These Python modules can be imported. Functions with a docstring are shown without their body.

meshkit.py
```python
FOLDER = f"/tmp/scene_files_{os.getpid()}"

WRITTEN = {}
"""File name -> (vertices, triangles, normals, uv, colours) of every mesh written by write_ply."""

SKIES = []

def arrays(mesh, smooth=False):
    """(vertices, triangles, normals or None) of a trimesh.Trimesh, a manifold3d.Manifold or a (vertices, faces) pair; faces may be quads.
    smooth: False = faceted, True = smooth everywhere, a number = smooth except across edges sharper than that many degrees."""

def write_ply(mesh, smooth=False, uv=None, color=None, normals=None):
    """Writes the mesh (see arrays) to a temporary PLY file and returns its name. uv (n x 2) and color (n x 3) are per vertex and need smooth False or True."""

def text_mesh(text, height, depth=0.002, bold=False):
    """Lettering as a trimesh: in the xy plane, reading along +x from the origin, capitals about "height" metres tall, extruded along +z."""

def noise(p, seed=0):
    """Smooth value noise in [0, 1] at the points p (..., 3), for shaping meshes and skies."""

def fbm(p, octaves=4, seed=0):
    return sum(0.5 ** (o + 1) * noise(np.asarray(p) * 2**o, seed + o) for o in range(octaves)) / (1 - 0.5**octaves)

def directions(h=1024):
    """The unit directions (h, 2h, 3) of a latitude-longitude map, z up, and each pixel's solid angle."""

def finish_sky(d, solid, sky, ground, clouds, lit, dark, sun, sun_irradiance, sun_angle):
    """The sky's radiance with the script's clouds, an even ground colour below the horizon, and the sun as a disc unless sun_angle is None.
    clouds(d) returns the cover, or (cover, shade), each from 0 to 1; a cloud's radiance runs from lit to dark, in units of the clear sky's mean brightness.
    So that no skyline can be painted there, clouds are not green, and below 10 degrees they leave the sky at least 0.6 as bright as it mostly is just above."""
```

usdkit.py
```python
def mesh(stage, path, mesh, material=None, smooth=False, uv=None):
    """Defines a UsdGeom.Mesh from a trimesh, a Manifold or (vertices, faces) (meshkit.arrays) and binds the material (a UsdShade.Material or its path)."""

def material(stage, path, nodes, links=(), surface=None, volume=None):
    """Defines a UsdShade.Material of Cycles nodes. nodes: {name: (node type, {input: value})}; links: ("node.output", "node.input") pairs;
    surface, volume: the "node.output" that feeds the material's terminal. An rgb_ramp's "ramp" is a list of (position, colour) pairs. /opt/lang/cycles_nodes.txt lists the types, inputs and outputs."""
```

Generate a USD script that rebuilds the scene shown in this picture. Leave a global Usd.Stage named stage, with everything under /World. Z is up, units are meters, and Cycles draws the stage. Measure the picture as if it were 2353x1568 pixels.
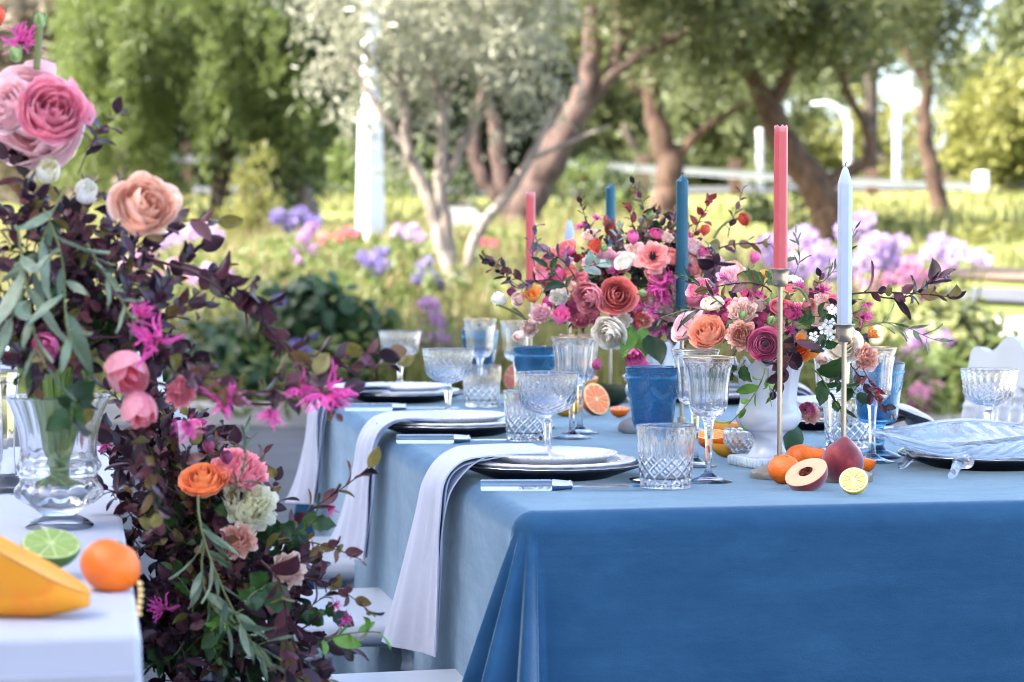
import math, random
import numpy as np
import usdkit, meshkit
from pxr import Usd, UsdGeom, UsdLux, UsdShade, Gf, Sdf, Vt

stage = Usd.Stage.CreateInMemory()
UsdGeom.SetStageUpAxis(stage, 'Z')
UsdGeom.SetStageMetersPerUnit(stage, 1.0)
UsdGeom.Xform.Define(stage, '/World')
stage.SetDefaultPrim(stage.GetPrimAtPath('/World'))
UsdGeom.Scope.Define(stage, '/World/Looks')

# ---------------------------------------------------------------- camera, sky, sun, exposure
CAM_Z, FPX, CX, CY = 1.088, 5300.0, 1176.5, 784.0
PITCH = math.atan(209.0 / FPX)
cam = UsdGeom.Camera.Define(stage, '/World/camera')
cam.CreateHorizontalApertureAttr(36.0)
cam.CreateVerticalApertureAttr(36.0 * 682 / 1024)
cam.CreateFocalLengthAttr(36.0 * FPX / 2353)
cam.CreateFStopAttr(6.2)
cam.CreateFocusDistanceAttr(3.42)
cam.CreateClippingRangeAttr(Gf.Vec2f(0.05, 2000))
cam.CreateExposureAttr(2.98)
cam.AddTranslateOp().Set((0, 0, CAM_Z))
cam.AddRotateXOp().Set(90 - math.degrees(PITCH))

SUN = np.array([-0.96, -0.28, 0.0]); SUN /= np.linalg.norm(SUN)
SUN_EL = math.radians(43)
SUN = np.array([SUN[0] * math.cos(SUN_EL), SUN[1] * math.cos(SUN_EL), math.sin(SUN_EL)])
sky_mat = usdkit.material(stage, '/World/Looks/sky', {
    's': ('sky_texture', {'sky_type': 'single_scattering', 'sun_disc': False, 'sun_elevation': SUN_EL,
                          'sun_rotation': math.atan2(SUN[0], SUN[1]), 'altitude': 50.0, 'air_density': 0.85, 'aerosol_density': 3.6, 'ozone_density': 1.0}),
    'b': ('background_shader', {'strength': 0.11})}, [('s.color', 'b.color')], surface='b.background')
dome = UsdLux.DomeLight.Define(stage, '/World/sky')
UsdShade.MaterialBindingAPI.Apply(dome.GetPrim()).Bind(sky_mat)
dome.GetPrim().SetCustomDataByKey('kind', 'structure')
_z = SUN; _x = np.cross([0, 0, 1.0], _z); _x /= np.linalg.norm(_x); _sunm = np.eye(4); _sunm[:3, :3] = np.stack([_x, np.cross(_z, _x), _z], 1)
sun = UsdLux.DistantLight.Define(stage, '/World/sun')
sun.AddTransformOp().Set(Gf.Matrix4d(*map(float, _sunm.T.ravel()))); sun.CreateIntensityAttr(1.0); sun.CreateAngleAttr(0.5); sun.CreateNormalizeAttr(True); sun.CreateColorAttr(Gf.Vec3f(1.0, 0.95, 0.88))

# ---------------------------------------------------------------- helpers
def norm(a):
    a = np.asarray(a, float); return a / max(1e-12, np.linalg.norm(a))
_F = np.array([0, math.cos(PITCH), -math.sin(PITCH)]); _U = np.array([0, math.sin(PITCH), math.cos(PITCH)]); _X = np.array([1.0, 0, 0])
def _ray(u, v): return _F + _X * (u - CX) / FPX - _U * (v - CY) / FPX
def P(u, v, z):
    r = _ray(u, v); return np.array([0, 0, CAM_Z]) + r * ((z - CAM_Z) / r[2])
def Q(u, v, d):
    r = _ray(u, v); return np.array([0, 0, CAM_Z]) + r * (d / r[1])
def proj(p):
    r = np.asarray(p, float) - [0, 0, CAM_Z]; w = r @ _F; return CX + FPX * (r @ _X) / w, CY - FPX * (r @ _U) / w
def px(n, d): return n * d / FPX
def c(r, g, b):
    f = lambda x: (x / 255 / 12.92) if x <= 10 else ((x / 255 + 0.055) / 1.055) ** 2.4
    return (f(r), f(g), f(b))

_used = {}
def numbered(path):
    k = _used.get(path, -1) + 1; _used[path] = k
    return path if k == 0 else '%s_%03d' % (path, k)
def pathof(o): return str(o.GetPath()) if hasattr(o, 'GetPath') else (o or '/World')
def put(name, mesh, m, parent=None, normals=None, uv=None, smooth=True, label=None, kind=None):
    """One Mesh prim under parent (or /World)."""
    path = numbered(pathof(parent) + '/' + name)
    if normals is None:
        if uv is not None and smooth not in (True, False): smooth = True
        g = usdkit.mesh(stage, path, mesh, LOOK[m] if isinstance(m, str) else m, smooth=smooth, uv=uv)
    else:
        g = usdkit.mesh(stage, path, mesh, LOOK[m] if isinstance(m, str) else m, smooth=False, uv=uv)
        g.CreateNormalsAttr(Vt.Vec3fArray.FromNumpy(np.asarray(normals, np.float32))); g.SetNormalsInterpolation('vertex')
    p = g.GetPrim()
    if label: p.SetCustomDataByKey('label', label)
    if kind: p.SetCustomDataByKey('kind', kind)
    return p
def tag(p, label, cat, group=None, kind=None):
    if label: p.SetCustomDataByKey('label', label)
    if cat: p.SetCustomDataByKey('category', cat)
    if group: p.SetCustomDataByKey('group', group)
    if kind: p.SetCustomDataByKey('kind', kind)
    return p
def mat4(loc=(0, 0, 0), R=None, s=1.0):
    M = np.eye(4); M[:3, :3] = (np.eye(3) if R is None else R) * s; M[:3, 3] = loc
    return M
def rotz(a):
    return np.array([[math.cos(a), -math.sin(a), 0], [math.sin(a), math.cos(a), 0], [0, 0, 1.0]])
def rotx(a):
    return np.array([[1.0, 0, 0], [0, math.cos(a), -math.sin(a)], [0, math.sin(a), math.cos(a)]])
def frame(z, roll=0.0, hint=(0, 0, 1)):
    z = norm(z); h = np.asarray(hint, float)
    if abs(np.dot(h, z)) > 0.95: h = np.array([0, 1.0, 0])
    x = norm(np.cross(h, z)); y = np.cross(z, x)
    return np.stack([x, y, z], 1) @ rotz(roll)
def _setx(x, M): x.AddTransformOp().Set(Gf.Matrix4d(*map(float, np.asarray(M).T.ravel())))
def thing(name, label, cat, M=None, group=None, kind=None):
    x = UsdGeom.Xform.Define(stage, numbered('/World/' + name)); _setx(x, np.eye(4) if M is None else M)
    return tag(x.GetPrim(), label, cat, group, kind)
def sub(name, parent):
    return UsdGeom.Xform.Define(stage, numbered(pathof(parent) + '/' + name)).GetPrim()
def dup(src, M, label, group=None):
    base = src.GetName()
    if base[-4] == '_' and base[-3:].isdigit(): base = base[:-4]
    x = UsdGeom.Xform.Define(stage, numbered('/World/' + base)); p = x.GetPrim()
    p.GetReferences().AddInternalReference(src.GetPath()); p.SetInstanceable(True)
    x.MakeMatrixXform().Set(Gf.Matrix4d(*map(float, np.asarray(M).T.ravel())))
    return tag(p, label, src.GetCustomDataByKey('category'), group or src.GetCustomDataByKey('group'))

def joinm(ms):
    vs, fs, o = [], [], 0
    for v, f in ms:
        vs.append(v); fs.append(np.asarray(f) + o); o += len(v)
    return np.vstack(vs), np.vstack(fs)
def gridf(nr, nc, wrap=False):
    i = np.arange(nr - 1)[:, None]; j = np.arange(nc if wrap else nc - 1)[None]
    a = i * nc + j; b = i * nc + (j + 1) % nc; d = a + nc; e = b + nc
    return np.stack([np.stack([a, b, e], -1), np.stack([a, e, d], -1)], 2).reshape(-1, 3)
def vnorm(v, f):
    n = np.zeros_like(v); fn = np.cross(v[f[:, 1]] - v[f[:, 0]], v[f[:, 2]] - v[f[:, 0]])
    for k in range(3): np.add.at(n, f[:, k], fn)
    return n / np.maximum(np.linalg.norm(n, axis=1, keepdims=True), 1e-12)
def spline(pts, n):
    """Catmull-Rom through rows of pts, n samples."""
    p = np.asarray(pts, float); k = len(p)
    q = np.vstack([2 * p[0] - p[1], p, 2 * p[-1] - p[-2]])
    t = np.linspace(0, k - 1 - 1e-9, n); i = t.astype(int); f = (t - i)[:, None]
    a, b, d, e = q[i], q[i + 1], q[i + 2], q[i + 3]
    return 0.5 * (2 * b + (d - a) * f + (2 * a - 5 * b + 4 * d - e) * f ** 2 + (3 * b - a - 3 * d + e) * f ** 3)
def lathe(prof, n=48, mod=None):
    """(vertices, faces, row length) of a profile [(r, z)] turned about z, mod(theta, i, r, z) -> (r, z). Outward if the profile runs up the outside."""
    th = np.arange(n) * 2 * math.pi / n
    rows = []
    for i, (r, z) in enumerate(prof):
        R, Z = np.full(n, float(max(r, 1e-5))), np.full(n, float(z))
        if mod is not None: R, Z = mod(th, i, R, Z)
        rows.append(np.stack([R * np.cos(th), R * np.sin(th), Z], 1))
    return np.vstack(rows), gridf(len(prof), n, True)
def tube(pts, radii, n=8, caps=True):
    pts = np.asarray(pts, float); m = len(pts); radii = np.broadcast_to(np.asarray(radii, float), (m,))
    T = np.gradient(pts, axis=0); T /= np.maximum(np.linalg.norm(T, axis=1, keepdims=True), 1e-12)
    h = np.array([0, 0, 1.0]) if abs(T[0][2]) < 0.9 else np.array([1.0, 0, 0])
    x = norm(np.cross(h, T[0])); rows = []
    th = np.arange(n) * 2 * math.pi / n
    for i in range(m):
        x = norm(x - np.dot(x, T[i]) * T[i]); y = np.cross(T[i], x)
        rows.append(pts[i] + radii[i] * (np.cos(th)[:, None] * x + np.sin(th)[:, None] * y))
    v = np.vstack(rows); f = gridf(m, n, True)
    if caps:
        v = np.vstack([v, pts[0], pts[-1]]); j = np.arange(n); k = (j + 1) % n; o = (m - 1) * n
        f = np.vstack([f, np.stack([np.full(n, m * n), k, j], 1), np.stack([np.full(n, m * n + 1), o + j, o + k], 1)])
    return v, f
def box(x0, x1, y0, y1, z0, z1):
    v = np.array([[x, y, z] for z in (z0, z1) for y in (y0, y1) for x in (x0, x1)], float)
    f = np.array([[0, 2, 3], [0, 3, 1], [4, 5, 7], [4, 7, 6], [0, 1, 5], [0, 5, 4], [2, 6, 7], [2, 7, 3], [0, 4, 6], [0, 6, 2], [1, 3, 7], [1, 7, 5]])
    return v, f
def xf(mesh, M):
    return mesh[0] @ np.asarray(M)[:3, :3].T + np.asarray(M)[:3, 3], mesh[1]
def rounded_box(hx, hy, hz, r, seg=3):
    import manifold3d as m3
    pts = [m3.Manifold.sphere(r, 4 * seg).translate((sx * (hx - r), sy * (hy - r), sz * (hz - r))) for sx in (-1, 1) for sy in (-1, 1) for sz in (-1, 1)]
    m = m3.Manifold.batch_hull(pts).to_mesh(); return np.array(m.vert_properties[:, :3]), np.array(m.tri_verts)
def sphere(r, n=12, sc=(1, 1, 1), loc=(0, 0, 0)):
    a = np.linspace(-math.pi / 2, math.pi / 2, n)
    v, f = lathe([(r * math.cos(t), r * math.sin(t)) for t in a], n * 2 - 4)
    return v * np.array(sc) + np.array(loc), f

# ---------------------------------------------------------------- materials
LOOK = {}
def look(name, color, rough=0.5, var=0.0, scale=30.0, bump=0.0, bscale=200.0, island=0.0, translucent=0.0, **kw):
    """Principled material; var: noise in brightness, island: random brightness per mesh island, bump: fine relief."""
    nodes = {'p': ('principled_bsdf', {'base_color': color, 'roughness': rough, **kw})}
    links = []; src = None
    if var or island:
        nodes['hs'] = ('hsv', {'color': color, 'hue': 0.5, 'saturation': 1.0, 'value': 1.0, 'fac': 1.0})
        if var:
            nodes['tc'] = ('texture_coordinate', {})
            nodes['n'] = ('noise_texture', {'scale': scale, 'detail': 4.0})
            nodes['mr'] = ('map_range', {'from_min': 0.25, 'from_max': 0.75, 'to_min': 1 - var, 'to_max': 1 + var, 'range_type': 'linear'})
            links += [('tc.object', 'n.vector'), ('n.fac', 'mr.value')]
            src = 'mr.result'
        if island:
            nodes['ge'] = ('geometry', {})
            nodes['mi'] = ('map_range', {'from_min': 0.0, 'from_max': 1.0, 'to_min': 1 - island, 'to_max': 1 + island, 'range_type': 'linear'})
            nodes['mh'] = ('map_range', {'from_min': 0.0, 'from_max': 1.0, 'to_min': 0.5 - 0.05 * island, 'to_max': 0.5 + 0.04 * island, 'range_type': 'linear'})
            links += [('ge.random_per_island', 'mi.value'), ('ge.random_per_island', 'mh.value'), ('mh.result', 'hs.hue')]
            if src:
                nodes['mm'] = ('math', {'math_type': 'multiply'})
                links += [(src, 'mm.value1'), ('mi.result', 'mm.value2')]; src = 'mm.value'
            else: src = 'mi.result'
        links += [(src, 'hs.value'), ('hs.color', 'p.base_color')]
    if bump:
        if 'tc' not in nodes: nodes['tc'] = ('texture_coordinate', {})
        nodes['bn'] = ('noise_texture', {'scale': bscale, 'detail': 3.0}); nodes['bu'] = ('bump', {'strength': bump, 'distance': 0.01})
        links += [('tc.object', 'bn.vector'), ('bn.fac', 'bu.height'), ('bu.normal', 'p.normal')]
    surf = 'p.BSDF'
    if translucent:
        nodes['t'] = ('translucent_bsdf', {'color': tuple(min(1, x * 1.3) for x in color)}); nodes['mx'] = ('mix_closure', {'fac': translucent})
        if src: links += [('hs.color', 't.color')]
        links += [('p.BSDF', 'mx.closure1'), ('t.BSDF', 'mx.closure2')]; surf = 'mx.closure'
    LOOK[name] = usdkit.material(stage, '/World/Looks/' + name, nodes, links, surface=surf)
    return LOOK[name]
def petal_look(name, inner, outer, edge=None, edge_amt=0.5, translucent=0.22, rough=0.55, streak=0.18):
    """uv.x: how far out the petal sits, uv.y: base to rim."""
    edge = edge or outer
    inner, outer, edge = (tuple(x ** 0.62 for x in q_) for q_ in (inner, outer, edge))
    nodes = {'tc': ('texture_coordinate', {}), 'sx': ('separate_xyz', {}),
             'm1': ('mix', {'mix_type': 'mix', 'color1': inner, 'color2': outer}),
             'pw': ('math', {'math_type': 'power', 'value2': 3.0}), 'ml': ('math', {'math_type': 'multiply', 'value2': edge_amt}),
             'm2': ('mix', {'mix_type': 'mix', 'color2': edge}),
             'n': ('noise_texture', {'scale': 9.0, 'detail': 5.0, 'roughness': 0.6}),
             'mr': ('map_range', {'from_min': 0.3, 'from_max': 0.7, 'to_min': 1 - streak, 'to_max': 1 + streak, 'range_type': 'linear'}),
             'hs': ('hsv', {'hue': 0.5, 'saturation': 1.0, 'fac': 1.0}),
             'p': ('principled_bsdf', {'roughness': rough, 'sheen_weight': 0.15, 'specular_ior_level': 0.3}),
             't': ('translucent_bsdf', {}), 'mx': ('mix_closure', {'fac': translucent})}
    links = [('tc.UV', 'sx.vector'), ('sx.x', 'm1.fac'), ('sx.y', 'pw.value1'), ('pw.value', 'ml.value1'), ('ml.value', 'm2.fac'), ('m1.color', 'm2.color1'),
             ('tc.object', 'n.vector'), ('n.fac', 'mr.value'), ('mr.result', 'hs.value'), ('m2.color', 'hs.color'),
             ('hs.color', 'p.base_color'), ('hs.color', 't.color'), ('p.BSDF', 'mx.closure1'), ('t.BSDF', 'mx.closure2')]
    LOOK[name] = usdkit.material(stage, '/World/Looks/' + name, nodes, links, surface='mx.closure')
def leaf_look(name, ca, cb, cc=None, rough=0.4, translucent=0.25, back=0.0):
    """uv.x: a random number per leaf picks a tone; uv.y: base to tip."""
    cc = cc or cb
    nodes = {'tc': ('texture_coordinate', {}), 'sx': ('separate_xyz', {}), 'r': ('rgb_ramp', {'ramp': [(0, ca), (0.5, cb), (1, cc)]}),
             'n': ('noise_texture', {'scale': 60.0, 'detail': 3.0}), 'mr': ('map_range', {'from_min': 0.3, 'from_max': 0.7, 'to_min': 0.8, 'to_max': 1.2, 'range_type': 'linear'}),
             'hs': ('hsv', {'hue': 0.5, 'saturation': 1.0, 'fac': 1.0}),
             'p': ('principled_bsdf', {'roughness': rough, 'specular_ior_level': 0.45}), 't': ('translucent_bsdf', {}), 'mx': ('mix_closure', {'fac': translucent})}
    links = [('tc.UV', 'sx.vector'), ('sx.x', 'r.fac'), ('tc.object', 'n.vector'), ('n.fac', 'mr.value'), ('mr.result', 'hs.value'), ('r.color', 'hs.color'),
             ('hs.color', 'p.base_color'), ('hs.color', 't.color'), ('p.BSDF', 'mx.closure1'), ('t.BSDF', 'mx.closure2')]
    LOOK[name] = usdkit.material(stage, '/World/Looks/' + name, nodes, links, surface='mx.closure')

# glass
def glassy(name, color, clear, rough=0.0, ior=1.52):
    """Clear glass that lets part of the light straight through, so that it does not black out what it stands on."""
    LOOK[name] = usdkit.material(stage, '/World/Looks/' + name, {'p': ('principled_bsdf', {'base_color': color, 'roughness': rough, 'ior': ior, 'transmission_weight': 1.0}),
        't': ('transparent_bsdf', {'color': color}), 'm': ('mix_closure', {'fac': clear})}, [('p.BSDF', 'm.closure1'), ('t.BSDF', 'm.closure2')], surface='m.closure')
glassy('crystal', (0.985, 0.99, 1.0), 0.10)
glassy('tray_glass', (0.985, 0.99, 1.0), 0.28)
glassy('blue_glass', (0.20, 0.47, 0.69), 0.12, 0.01)
for _n, _c in (('thin_glass', (0.97, 0.98, 1.0)), ('thin_blue_glass', (0.45, 0.68, 0.84))):
    LOOK[_n] = usdkit.material(stage, '/World/Looks/' + _n, {'f': ('fresnel', {'IOR': 1.5}), 'g': ('glossy_bsdf', {'color': (1, 1, 1), 'roughness': 0.02}), 't': ('transparent_bsdf', {'color': _c}), 'm': ('mix_closure', {})},
        [('f.fac', 'm.fac'), ('t.BSDF', 'm.closure1'), ('g.BSDF', 'm.closure2')], surface='m.closure')
LOOK['water'] = usdkit.material(stage, '/World/Looks/water', {'p': ('principled_bsdf', {'base_color': (0.97, 1.0, 0.96), 'roughness': 0.0, 'ior': 1.33, 'transmission_weight': 1.0})}, surface='p.BSDF')
look('gold_rim', (0.83, 0.58, 0.30), 0.22, metallic=1.0)
look('gold_bead', (0.85, 0.60, 0.28), 0.2, metallic=1.0)
look('brass', (0.52, 0.44, 0.33), 0.36, metallic=1.0, bump=0.03, bscale=900)
look('steel', (0.75, 0.76, 0.78), 0.12, metallic=1.0)
look('porcelain', (0.60, 0.61, 0.64), 0.22, coat_weight=0.3)
look('milk_glass', (0.56, 0.59, 0.64), 0.18, subsurface_weight=0.25, subsurface_scale=0.01)
look('charger', (0.012, 0.011, 0.014), 0.25)
look('charger_rim', (0.55, 0.50, 0.44), 0.18, metallic=1.0)
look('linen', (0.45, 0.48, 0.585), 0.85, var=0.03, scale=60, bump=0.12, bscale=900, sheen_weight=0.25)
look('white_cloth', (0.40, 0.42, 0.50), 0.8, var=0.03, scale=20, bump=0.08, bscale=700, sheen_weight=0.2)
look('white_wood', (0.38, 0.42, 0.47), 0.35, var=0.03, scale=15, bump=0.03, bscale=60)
look('rail_metal', (0.40, 0.41, 0.42), 0.5, var=0.1, scale=2)
look('white_paint', (0.62, 0.62, 0.65), 0.45, var=0.05, scale=4)
look('candle_pink', c(166, 76, 82), 0.42, subsurface_weight=0.35, subsurface_scale=0.01, subsurface_radius=(1, 0.4, 0.35), var=0.05, scale=40)
look('candle_blue', c(3, 74, 92), 0.42, subsurface_weight=0.15, subsurface_scale=0.006, subsurface_radius=(0.3, 0.6, 1), var=0.06, scale=40)
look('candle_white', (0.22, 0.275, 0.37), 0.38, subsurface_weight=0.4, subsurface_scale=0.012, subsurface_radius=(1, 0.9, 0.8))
look('wick', (0.01, 0.01, 0.012), 0.8)
look('black_gloss', (0.003, 0.003, 0.004), 0.22, specular_ior_level=0.2)
# velvet: deep pile, pale where it is seen along the surface
LOOK['velvet'] = usdkit.material(stage, '/World/Looks/velvet', {
    'tc': ('texture_coordinate', {}), 'n': ('noise_texture', {'scale': 7.0, 'detail': 6.0, 'roughness': 0.7}),
    'n2': ('noise_texture', {'scale': 520.0, 'detail': 2.0}), 'mp': ('mapping', {'scale': (1.6, 1.6, 4.0)}), 'mq': ('mapping', {'scale': (1.0, 1.0, 2.2), 'rotation': (0.2, 0.25, 0.1)}),
    'n3': ('noise_texture', {'scale': 2.6, 'detail': 5.0, 'roughness': 0.6, 'distortion': 0.6}), 'n4': ('noise_texture', {'scale': 8.0, 'detail': 5.0, 'roughness': 0.7, 'distortion': 1.0}),
    'r': ('rgb_ramp', {'ramp': [(0.28, (0.010, 0.054, 0.124)), (0.52, (0.014, 0.066, 0.146)), (0.76, (0.022, 0.084, 0.172))]}),
    'sw': ('map_range', {'from_min': 0.3, 'from_max': 0.7, 'to_min': 0.74, 'to_max': 0.92, 'range_type': 'linear'}),
    'bu': ('bump', {'strength': 0.16, 'distance': 0.012}), 'ml': ('mapping', {'scale': (0.8, 0.8, 26.0), 'rotation': (0.0, 0.06, 0.0)}), 'n5': ('noise_texture', {'scale': 1.6, 'detail': 2.0, 'roughness': 0.4}), 'bu5': ('bump', {'strength': 0.20, 'distance': 0.006}), 'bu4': ('bump', {'strength': 0.12, 'distance': 0.006}), 'bu2': ('bump', {'strength': 0.30, 'distance': 0.002}),
    'p': ('principled_bsdf', {'roughness': 0.75, 'specular_ior_level': 0.15, 'sheen_roughness': 0.31, 'sheen_tint': (0.76, 0.93, 0.98)})},
    [('tc.object', 'mq.vector'), ('mq.vector', 'n.vector'), ('tc.object', 'n2.vector'), ('tc.object', 'mp.vector'), ('mp.vector', 'n3.vector'), ('mp.vector', 'n4.vector'), ('n.fac', 'r.fac'), ('r.color', 'p.base_color'),
     ('n.fac', 'sw.value'), ('sw.result', 'p.sheen_weight'), ('n3.fac', 'bu.height'), ('n4.fac', 'bu4.height'), ('n2.fac', 'bu2.height'), ('bu.normal', 'bu4.normal'), ('tc.object', 'ml.vector'), ('ml.vector', 'n5.vector'), ('n5.fac', 'bu5.height'), ('bu4.normal', 'bu5.normal'), ('bu5.normal', 'bu2.normal'), ('bu2.normal', 'p.normal')], surface='p.BSDF')
# setting
look('asphalt', (0.055, 0.058, 0.066), 0.9, var=0.3, scale=2.5, bump=0.4, bscale=150)
look('pavement', (0.36, 0.34, 0.32), 0.9, var=0.12, scale=3, bump=0.2, bscale=60)
look('kerb_stone', (0.34, 0.33, 0.32), 0.85, var=0.2, scale=6, bump=0.2, bscale=60)
look('soil', (0.17, 0.115, 0.075), 0.95, var=0.4, scale=3.0, bump=0.6, bscale=8)
LOOK['turf'] = usdkit.material(stage, '/World/Looks/turf', {
    'ge': ('geometry', {}), 'n': ('noise_texture', {'scale': 0.35, 'detail': 6.0, 'roughness': 0.65}), 'n2': ('noise_texture', {'scale': 5.0, 'detail': 4.0}),
    'r': ('rgb_ramp', {'ramp': [(0.30, (0.085, 0.115, 0.030)), (0.50, (0.15, 0.17, 0.05)), (0.62, (0.21, 0.18, 0.075)), (0.72, (0.17, 0.115, 0.065))]}),
    'bu': ('bump', {'strength': 0.8, 'distance': 0.1}), 'p': ('principled_bsdf', {'roughness': 0.95, 'specular_ior_level': 0.1})},
    [('ge.position', 'n.vector'), ('ge.position', 'n2.vector'), ('n.fac', 'r.fac'), ('r.color', 'p.base_color'), ('n2.fac', 'bu.height'), ('bu.normal', 'p.normal')], surface='p.BSDF')
look('stucco', (0.45, 0.40, 0.33), 0.9, var=0.1, scale=2, bump=0.3, bscale=40)
look('roof_tile', (0.22, 0.10, 0.06), 0.8, var=0.2, scale=4)
look('pane', (0.03, 0.04, 0.05), 0.08)
def bark(name, a, b, scale=9.0):
    LOOK[name] = usdkit.material(stage, '/World/Looks/' + name, {
        'ge': ('geometry', {}), 'mp': ('mapping', {'scale': (1.0, 1.0, 0.35)}), 'n': ('noise_texture', {'scale': scale, 'detail': 6.0, 'roughness': 0.7}),
        'r': ('rgb_ramp', {'ramp': [(0.36, a), (0.62, b)]}), 'bu': ('bump', {'strength': 0.9, 'distance': 0.04}), 'p': ('principled_bsdf', {'roughness': 0.9, 'specular_ior_level': 0.2})},
        [('ge.position', 'mp.vector'), ('mp.vector', 'n.vector'), ('n.fac', 'r.fac'), ('r.color', 'p.base_color'), ('n.fac', 'bu.height'), ('bu.normal', 'p.normal')], surface='p.BSDF')
bark('bark_pale', (0.16, 0.13, 0.105), (0.30, 0.255, 0.215))
bark('bark_red', (0.04, 0.027, 0.024), (0.115, 0.077, 0.064))
bark('bark_dark', (0.035, 0.028, 0.024), (0.10, 0.08, 0.065))
bark('bark_brown', (0.035, 0.023, 0.018), (0.11, 0.068, 0.047))
for nm, col, tr, ro in (('olive_leaf', (0.46, 0.49, 0.35), 0.4, 0.36), ('willow_leaf', (0.17, 0.26, 0.065), 0.45, 0.5), ('pine_leaf', (0.14, 0.18, 0.065), 0.35, 0.5),
                        ('deep_leaf', (0.06, 0.10, 0.035), 0.25, 0.5), ('lime_leaf', (0.30, 0.34, 0.09), 0.45, 0.5), ('far_leaf', (0.20, 0.26, 0.10), 0.4, 0.5),
                        ('grey_leaf', (0.27, 0.24, 0.16), 0.3, 0.6), ('gloss_leaf', (0.030, 0.10, 0.028), 0.18, 0.45), ('pale_leaf', (0.30, 0.36, 0.13), 0.35, 0.35),
                        ('meadow', (0.30, 0.34, 0.115), 0.4, 0.6), ('straw', (0.38, 0.30, 0.15), 0.35, 0.6)):
    look(nm, col, ro, island=0.45, translucent=tr, specular_ior_level=0.4)
for nm, col in (('lilac', c(218, 184, 232)), ('violet', c(152, 130, 192)), ('mauve', c(206, 156, 206)), ('coral_pink', c(235, 120, 130)), ('pale_pink', c(240, 170, 200)), ('yellow_bloom', c(225, 200, 60))):
    look(nm, col, 0.6, island=0.3, translucent=0.3)
# ---------------------------------------------------------------- ground
def kerb_y(x): return 14.02 - 0.257 * x
KT = math.atan(-0.257); KD = np.array([math.cos(KT), math.sin(KT), 0]); KN = np.array([-math.sin(KT), math.cos(KT), 0])
def terr(x, y):
    q = (np.asarray(y, float) - kerb_y(np.asarray(x, float))) * math.cos(KT)
    z = np.interp(q, [0, 1.5, 4, 8, 12, 21, 36, 50, 90, 200, 600], [0.09, 0.34, 0.66, 0.92, 1.1, 1.55, 2.4, 2.8, 3.3, 3.8, 4.0])
    z2 = np.interp(q, [0, 6, 12, 21, 36, 50, 90, 200, 600], [0.09, 0.40, 0.72, 1.5, 2.4, 2.8, 3.3, 3.8, 4.0])
    k = np.clip((np.asarray(x, float) - 1.6) / 1.6, 0, 1); k = k * k * (3 - 2 * k); z = z * (1 - k) + z2 * k
    w = np.clip(q / 6, 0, 1)
    return z + w * 0.25 * (meshkit.fbm(np.stack([np.asarray(x) / 5, np.asarray(y) / 5, 0 * np.asarray(x)], -1), 3, 5) - 0.5)
a = np.concatenate([-np.geomspace(260, 12, 22), np.linspace(-11, 11, 90), np.geomspace(12, 260, 22)])
q = np.concatenate([[0.0], np.linspace(0.3, 30, 90), np.geomspace(31, 500, 40)])
A, B = np.meshgrid(a, q)
X = A * KD[0] + B * KN[0]; Y = 14.02 + A * KD[1] + B * KN[1]
ter = np.stack([X, Y, terr(X, Y)], -1).reshape(-1, 3)
tag(put('grassy_slope', (ter, gridf(len(q), len(a))), 'turf'), 'mottled green and brown grassy slope rising behind the flower bed', None, kind='structure')
fy = np.concatenate([-np.geomspace(300, 2, 20), np.linspace(-1, 14.02, 20)])
A, B = np.meshgrid(np.linspace(-260, 260, 40), fy - 14.02)
asp = np.stack([A * KD[0] + B * KN[0], 14.02 + A * KD[1] + B * KN[1], 0 * A], -1).reshape(-1, 3)
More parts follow.
